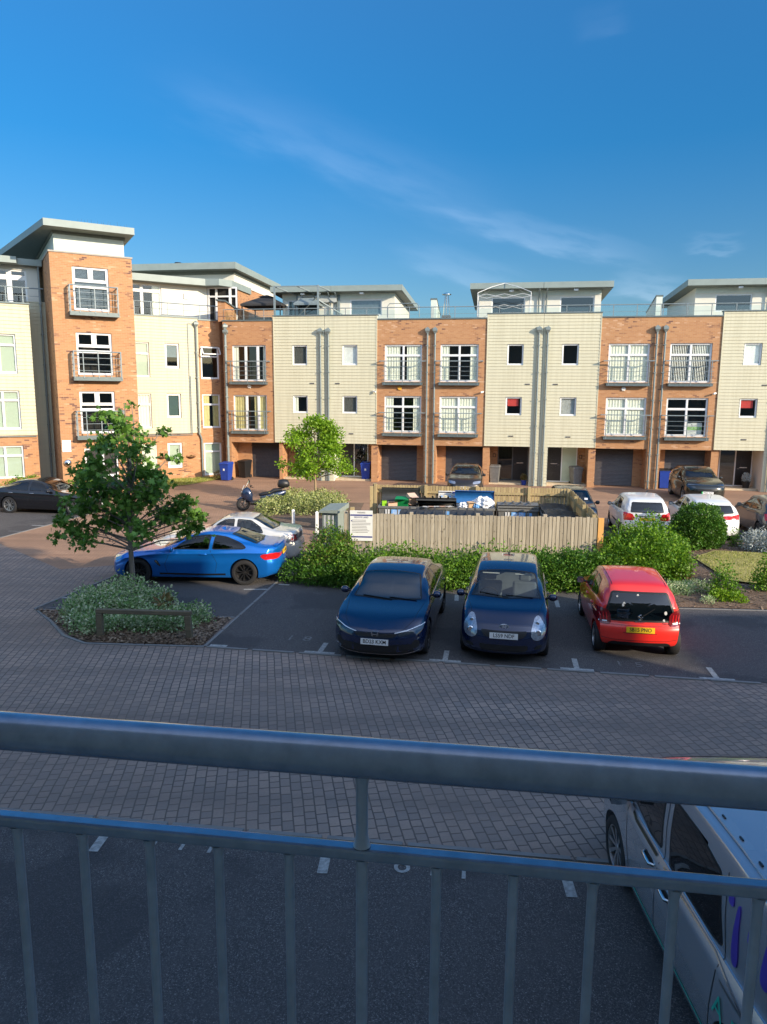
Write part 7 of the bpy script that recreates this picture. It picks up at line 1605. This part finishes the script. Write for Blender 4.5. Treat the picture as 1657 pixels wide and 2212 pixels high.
junk('rubbish_bag', 'big white rubbish bag heaped in the blue lidded bin', 'bag', (x + .28, y - .12, 1.33), (.33, .28, .24), 'bag_white'); junk('rubbish_bag', 'small clear crumpled bag at the left of the blue lidded bin', 'bag', (x - .42, y - .2, 1.24), (.17, .17, .14), 'bag_white'); cardbox('brown cardboard box open in the blue lidded bin', (x - .14, y - .2, 1.30), (.26, .22, .18), 20, 'card', 10); junk('rubbish_bag', 'blue tinted carrier bag between box and white bag', 'bag', (x + .02, y - .25, 1.25), (.12, .12, .11), 'label_blue')

def wall_sign(label, c, ang, w_, h_, draw, name='notice_board', tilt=0):
    s_ = thing(name, label, 'sign', c, ang); mb = MB(); mb.box(-w_ / 2, -.008, 0, w_ / 2, .008, h_, 0); draw(mb, w_, h_); mb.build('panel', ['sign_white', 'ink_blue', 'ink', 'ink_red', 'label_blue', 'curtain_yellow'], s_); return s_
def dr1(mb, w_, h_):
    y = -.011; mb.box(-w_ / 2 + .01, y, h_ - .15, w_ / 2 - .01, -.008, h_ - .11, 1); mb.box(-w_ / 2 + .01, y, .09, w_ / 2 - .01, -.008, .13, 1)
    merge(mb, text_mb('PARKING', .052, 0), Matrix.Translation((0, y, h_ - .06)) @ Matrix.Rotation(R(90), 4, 'X'), 2); merge(mb, text_mb('PRIVATE LAND', .058, 0), Matrix.Translation((0, y, h_ - .19)) @ Matrix.Rotation(R(90), 4, 'X'), 1)
    q = random.Random(2)
    for i in range(9): z = h_ - .27 - i * .042; mb.box(-w_ / 2 + .05, y, z, w_ / 2 - .05 - q.random() * .14, -.008, z + .010, 2)
    mb.box(-w_ / 2 + .03, y, h_ - .30, -w_ / 2 + .06, -.008, h_ - .27, 1)
d = (FRc - FLc).normalized(); p = FLc + d * .50; wall_sign('white parking notice with blue bands at the left end of the front fence', (p.x - .02, p.y - .055, 1.03), math.atan2(d.y, d.x), .62, .84, dr1)
def dr2(mb, w_, h_):
    y = -.011; mb.box(-w_ / 2 + .01, y, h_ - .07, w_ / 2 - .2, -.008, h_ - .03, 2); mb.box(w_ / 2 - .18, y, h_ - .09, w_ / 2 - .02, -.008, h_ - .02, 1)
    q = random.Random(4)
    for i in range(4):
        for j in range(3):
            a, b = -w_ / 2 + .05 + i * .145, .05 + j * .16; mb.box(a, y, b, a + .12, -.008, b + .12, 2); mb.box(a + .008, y - .001, b + .008, a + .112, y, b + .112, 0); mb.box(a + .025, y - .003, b + .03, a + .095, y - .001, b + .085, q.choice([4, 5, 4, 2]))
def onback(t, z, off=.055): p = bp(t, off); return (p[0], p[1], z)
wall_sign('white board of small recycling pictures on the back fence', onback(2.62, 1.02), ba, .66, .62, dr2, 'recycling_notice')
def dr3(mb, w_, h_):
    y = -.011; mb.box(-w_ / 2 + .01, y, .01, w_ / 2 - .01, -.008, h_ * .52, 3)
    for i in range(3): mb.box(-w_ / 2 + .03, y - .002, .05 + i * .05, w_ / 2 - .03, y, .068 + i * .05, 0)
    for sx in (-.04, .04): mb.lathe([(.018, y), (.026, y), (.026, y - .002), (.018, y - .002)], (sx, 0, h_ * .78), 'y', 12, 2)
wall_sign('small red and white prohibition sign on the back fence', onback(4.0, 1.18), ba, .22, .42, dr3, 'warning_sign')

# cabinet, posts, kerb of the island
cb = thing('meter_cabinet', 'tall pale green grey utility cabinet at the left end of the fence', 'cabinet', (-1.45, 20.95, 0), R(-12)); mb = MB(); mb.box(-.22, -.5, 0, .22, .5, 1.62); mb.build('body', 'cabinet', cb, bevel=.012)
mb = MB(); mb.add([(-.29, -.6, 1.62), (.29, -.6, 1.62), (.29, .6, 1.62), (-.29, .6, 1.62), (-.29, -.6, 1.68), (.29, -.6, 1.72), (.29, .6, 1.76), (-.29, .6, 1.72)], [(0, 1, 5, 4), (1, 2, 6, 5), (2, 3, 7, 6), (3, 0, 4, 7), (4, 5, 6, 7), (0, 3, 2, 1)]); mb.build('roof', 'cabinet', cb)
for x in (-.12, .0, .12): mb = MB(); mb.box(x - .012, -.565, .05, x + .012, -.551, 1.55); mb.build('rib', 'label_white', cb)
pst = None
for x, y, h, lb in [(-2.36, 25.2, .85, 'short white post nearest the cabinet'), (-1.75, 25.6, .95, 'short white post against the cabinet back'), (-3.45, 27.2, .6, 'short white post at the island edge, farthest left')]:
    t_ = thing('marker_post', lb, 'post', (x, y, 0), 0, 'white marker posts'); mb = MB(); mb.box(-.055, -.055, 0, .055, .055, h); mb.build('shaft', 'sign_white', t_, bevel=.01); mb = MB(); mb.add([(-.06, -.06, h), (.06, -.06, h), (.06, .06, h), (-.06, .06, h), (0, 0, h + .05)], [(0, 1, 4), (1, 2, 4), (2, 3, 4), (3, 0, 4)]); mb.build('cap', 'sign_white', t_)
# low knee rail in front of the maple bed
kr = thing('knee_rail', 'weathered low timber rail on two posts before the maple bed', 'rail', (-4.86, 14.1, 0), R(-3.5)); mb = MB(); mb.obox((0, .02, .585), (1.98, .11, .09), 0); mb.build('rail', 'old_wood', kr, bevel=.012)
for x, t_ in ((-.92, 0), (.93, -4)): mb = MB(); mb.obox((x, 0, .25), (.125, .11, .58), Matrix.Rotation(R(t_), 3, 'Y')); mb.build('post', 'old_wood', kr, bevel=.012)

# wheelie bins
def wheelie(label, c, ang, mat, lidm, sticker=True):
    b = thing('wheelie_bin', label, 'wheelie bin', c, ang, 'household wheelie bins'); mb = MB()
    mb.add([(-.22, -.26, .04), (.22, -.26, .04), (.22, .22, .04), (-.22, .22, .04), (-.28, -.35, .98), (.28, -.35, .98), (.28, .33, .98), (-.28, .33, .98)], [(0, 1, 5, 4), (1, 2, 6, 5), (2, 3, 7, 6), (3, 0, 4, 7), (0, 3, 2, 1), (4, 5, 6, 7)]); mb.box(-.30, -.37, .95, .30, .35, 1.0); mb.build('body', mat, b, bevel=.012)
    mb = MB(); mb.add([(-.30, -.38, 1.0), (.30, -.38, 1.0), (.30, .36, 1.0), (-.30, .36, 1.0), (-.27, -.34, 1.05), (.27, -.34, 1.05), (.27, .30, 1.09), (-.27, .30, 1.09)], [(0, 1, 5, 4), (1, 2, 6, 5), (2, 3, 7, 6), (3, 0, 4, 7), (4, 5, 6, 7)]); mb.tube([(-.25, .40, .99), (.25, .40, .99)], .02, 6); mb.build('lid', lidm, b, bevel=.01)
    for sx in (-1, 1): mb = MB(); mb.lathe([(0, -.03), (.1, -.03), (.1, .03), (0, .03)], (sx * .24, .24, .10), 'x', 16); mb.build('wheel', 'rubber', b)
    if sticker: mb = MB(); mb.box(-.05, -.345, .60, .05, -.335, .72); mb.xform(Matrix.Rotation(R(0), 4, 'X')); mb.build('sticker', 'label_white', b)
    return b
wheelie('blue wheelie bin at the corner beside the leftmost drainpipe', (-9.15, 41.75, 0), R(-15), 'bin_blue', 'bin_blue'); wheelie('blue wheelie bin by the front door behind the small tree', (-1.05, 42.35, 0), R(-5), 'bin_blue', 'bin_blue')
wheelie('dark wheelie bin in the recess beside the first garage', mpt(-2.1, .55), FA - .3, 'plastic_black', 'plastic_black', False)
wheelie('grey wheelie bin left of the double doors of the middle house', (6.35, 41.0, 0), R(-15), 'bin_grey', 'bin_grey', False); wheelie('grey wheelie bin before the pale glazed panel right of the paired pipes', (10.85, 40.55, 0), R(8), 'bin_grey', 'bin_grey', False)
wheelie('dark blue wheelie bin half hidden behind the dark crossover, left one', mpt(21.95, .5), FA, 'bin_blue', 'plastic_black', False); wheelie('dark blue wheelie bin half hidden behind the dark crossover, right one', mpt(22.6, .55), FA, 'bin_blue', 'plastic_black', False)
def pot(label, c, mat, leafm, s_=1.0):
    p_ = thing('plant_pot', label, 'plant pot', c); mb = MB(); mb.lathe([(0, 0), (.12 * s_, 0), (.16 * s_, .24 * s_), (.18 * s_, .24 * s_), (.18 * s_, .28 * s_), (.15 * s_, .28 * s_), (.14 * s_, .22 * s_), (0, .22 * s_)], (0, 0, 0), 'z', 18); mb.build('pot', mat, p_, smooth=40); P, D = cloud([(0, 0, .42 * s_, .16 * s_, .16 * s_, .2 * s_)], 700, .8); leaf_mesh('plant', P, D, .07, leafm, p_)
pot('blue glazed pot with a rusty plant by the middle front door', mpt(14.42, .35), 'bin_blue', 'leaf_rust'); pot('pot of white flowers beside the rightmost front door', mpt(26.35, .9, .1), 'plastic_black', 'leaf_silver', 1.3)

# ================= SCOOTER =================
sc_ = thing('motor_scooter', 'dark blue maxi scooter with black top box parked on the drive', 'scooter', (-5.35, 30.85, 0), R(14)); g_ = sc_   # front is -x
def wheel2(x):
    mb = MB(); mb.lathe([(.17, .05), (.23, .06), (.275, .035), (.29, 0), (.275, -.035), (.23, -.06), (.17, -.05), (.17, .05)], (0, 0, 0), 'y', 28); o = mb.build('tyre', 'rubber', g_, smooth=50); o.location = (x, 0, .29); mb = MB(); mb.lathe([(.17, .04), (.15, .04), (.15, -.04), (.17, -.04)], (0, 0, 0), 'y', 28)
    for k in range(5): a = k * 1.2566; mb.bar((0, 0, 0), (.16 * math.cos(a), 0, .16 * math.sin(a)), .04, .03)
    r_ = mb.build('rim', 'alloy_dark', g_); r_.location = (x, 0, .29)
wheel2(-.72); wheel2(.72)
def loft(name, secs, mat, par, smooth=50):
    """closed skin over (x, y half width, z low, z high) sections"""
    mb = MB(); n = 12; V = []
    for x, w_, z0, z1 in secs:
        for k in range(n): a = 2 * math.pi * k / n; V.append((x, w_ * math.copysign(abs(math.cos(a)) ** .7, math.cos(a)), (z0 + z1) / 2 + (z1 - z0) / 2 * math.copysign(abs(math.sin(a)) ** .7, math.sin(a))))
    m_ = len(secs); F = [(i * n + k, i * n + (k + 1) % n, (i + 1) * n + (k + 1) % n, (i + 1) * n + k) for i in range(m_ - 1) for k in range(n)] + [tuple(range(n)), tuple((m_ - 1) * n + k for k in range(n))]
    mb.add(V, F); return mb.build(name, mat, par, smooth=smooth, fix=True)
loft('front_fairing', [(-.80, .06, .62, .80), (-.70, .17, .52, .98), (-.55, .24, .42, 1.06), (-.42, .25, .36, .98), (-.32, .18, .34, .80)], 'scooter_blue', g_)
loft('floor_board', [(-.42, .18, .26, .46), (-.1, .20, .24, .44), (.2, .2, .26, .5), (.4, .18, .3, .55)], 'plastic_black', g_); loft('tail_body', [(.0, .12, .42, .66), (.25, .19, .40, .72), (.6, .20, .42, .80), (.95, .14, .58, .86), (1.12, .06, .70, .86)], 'scooter_blue', g_)
loft('seat', [(-.05, .10, .64, .74), (.15, .17, .66, .80), (.45, .18, .70, .84), (.60, .17, .78, .95), (.95, .14, .84, .96)], 'plastic_black', g_); loft('front_mudguard', [(-1.0, .05, .46, .50), (-.85, .09, .52, .62), (-.66, .1, .56, .66), (-.48, .07, .48, .56)], 'scooter_blue', g_)
mb = MB(); mb.tube([(-.70, .09, .29), (-.60, .09, .62)], .025, 8); mb.tube([(-.70, -.09, .29), (-.60, -.09, .62)], .025, 8); mb.build('fork', 'plastic_grey', g_, smooth=50); mb = MB(); mb.add([(-.60, -.18, 1.0), (-.60, .18, 1.0), (-.46, .14, 1.30), (-.46, -.14, 1.30), (-.585, -.18, 1.0), (-.585, .18, 1.0), (-.445, .14, 1.30), (-.445, -.14, 1.30)], [(0, 1, 2, 3), (7, 6, 5, 4), (0, 4, 5, 1), (1, 5, 6, 2), (2, 6, 7, 3), (3, 7, 4, 0)]); mb.build('windscreen', 'car_glass', g_)
mb = MB(); mb.tube([(-.30, -.34, 1.04), (-.38, -.18, 1.06), (-.40, 0, 1.02), (-.38, .18, 1.06), (-.30, .34, 1.04)], .018, 8); mb.build('handlebar', 'plastic_black', g_, smooth=50)
for sy in (-1, 1): mb = MB(); mb.tube([(-.40, sy * .20, 1.05), (-.44, sy * .26, 1.28)], .009, 6); mb.obox((-.44, sy * .29, 1.31), (.03, .14, .08), 0); mb.build('mirror', 'plastic_black', g_, bevel=.01)
for sy in (-1, 1): mb = MB(); mb.obox((-.775, sy * .08, .84), (.03, .10, .05), Matrix.Rotation(R(-30), 3, 'Y')); mb.build('headlight', 'lamp_clear', g_, bevel=.01)
mb = MB(); mb.obox((-.70, 0, 1.02), (.012, .16, .20), Matrix.Rotation(R(25), 3, 'Y')); mb.build('front_sticker', 'label_white', g_)
loft('top_box', [(.78, .20, 1.02, 1.18), (.82, .25, .98, 1.30), (1.0, .27, .96, 1.36), (1.2, .25, .98, 1.32), (1.27, .18, 1.04, 1.2)], 'plastic_black', g_); mb = MB(); mb.bar((.85, 0, .86), (1.05, 0, .98), .12, .04); mb.build('box_rack', 'plastic_grey', g_)
mb = MB(); mb.tube([(.1, -.2, .3), (.6, -.22, .3), (.95, -.22, .42)], [.04, .05, .06], 10); mb.build('exhaust', 'alloy_dark', g_, smooth=50); mb = MB(); mb.tube([(0, .1, .3), (.05, .28, .02)], .014, 6); mb.build('side_stand', 'plastic_grey', g_)
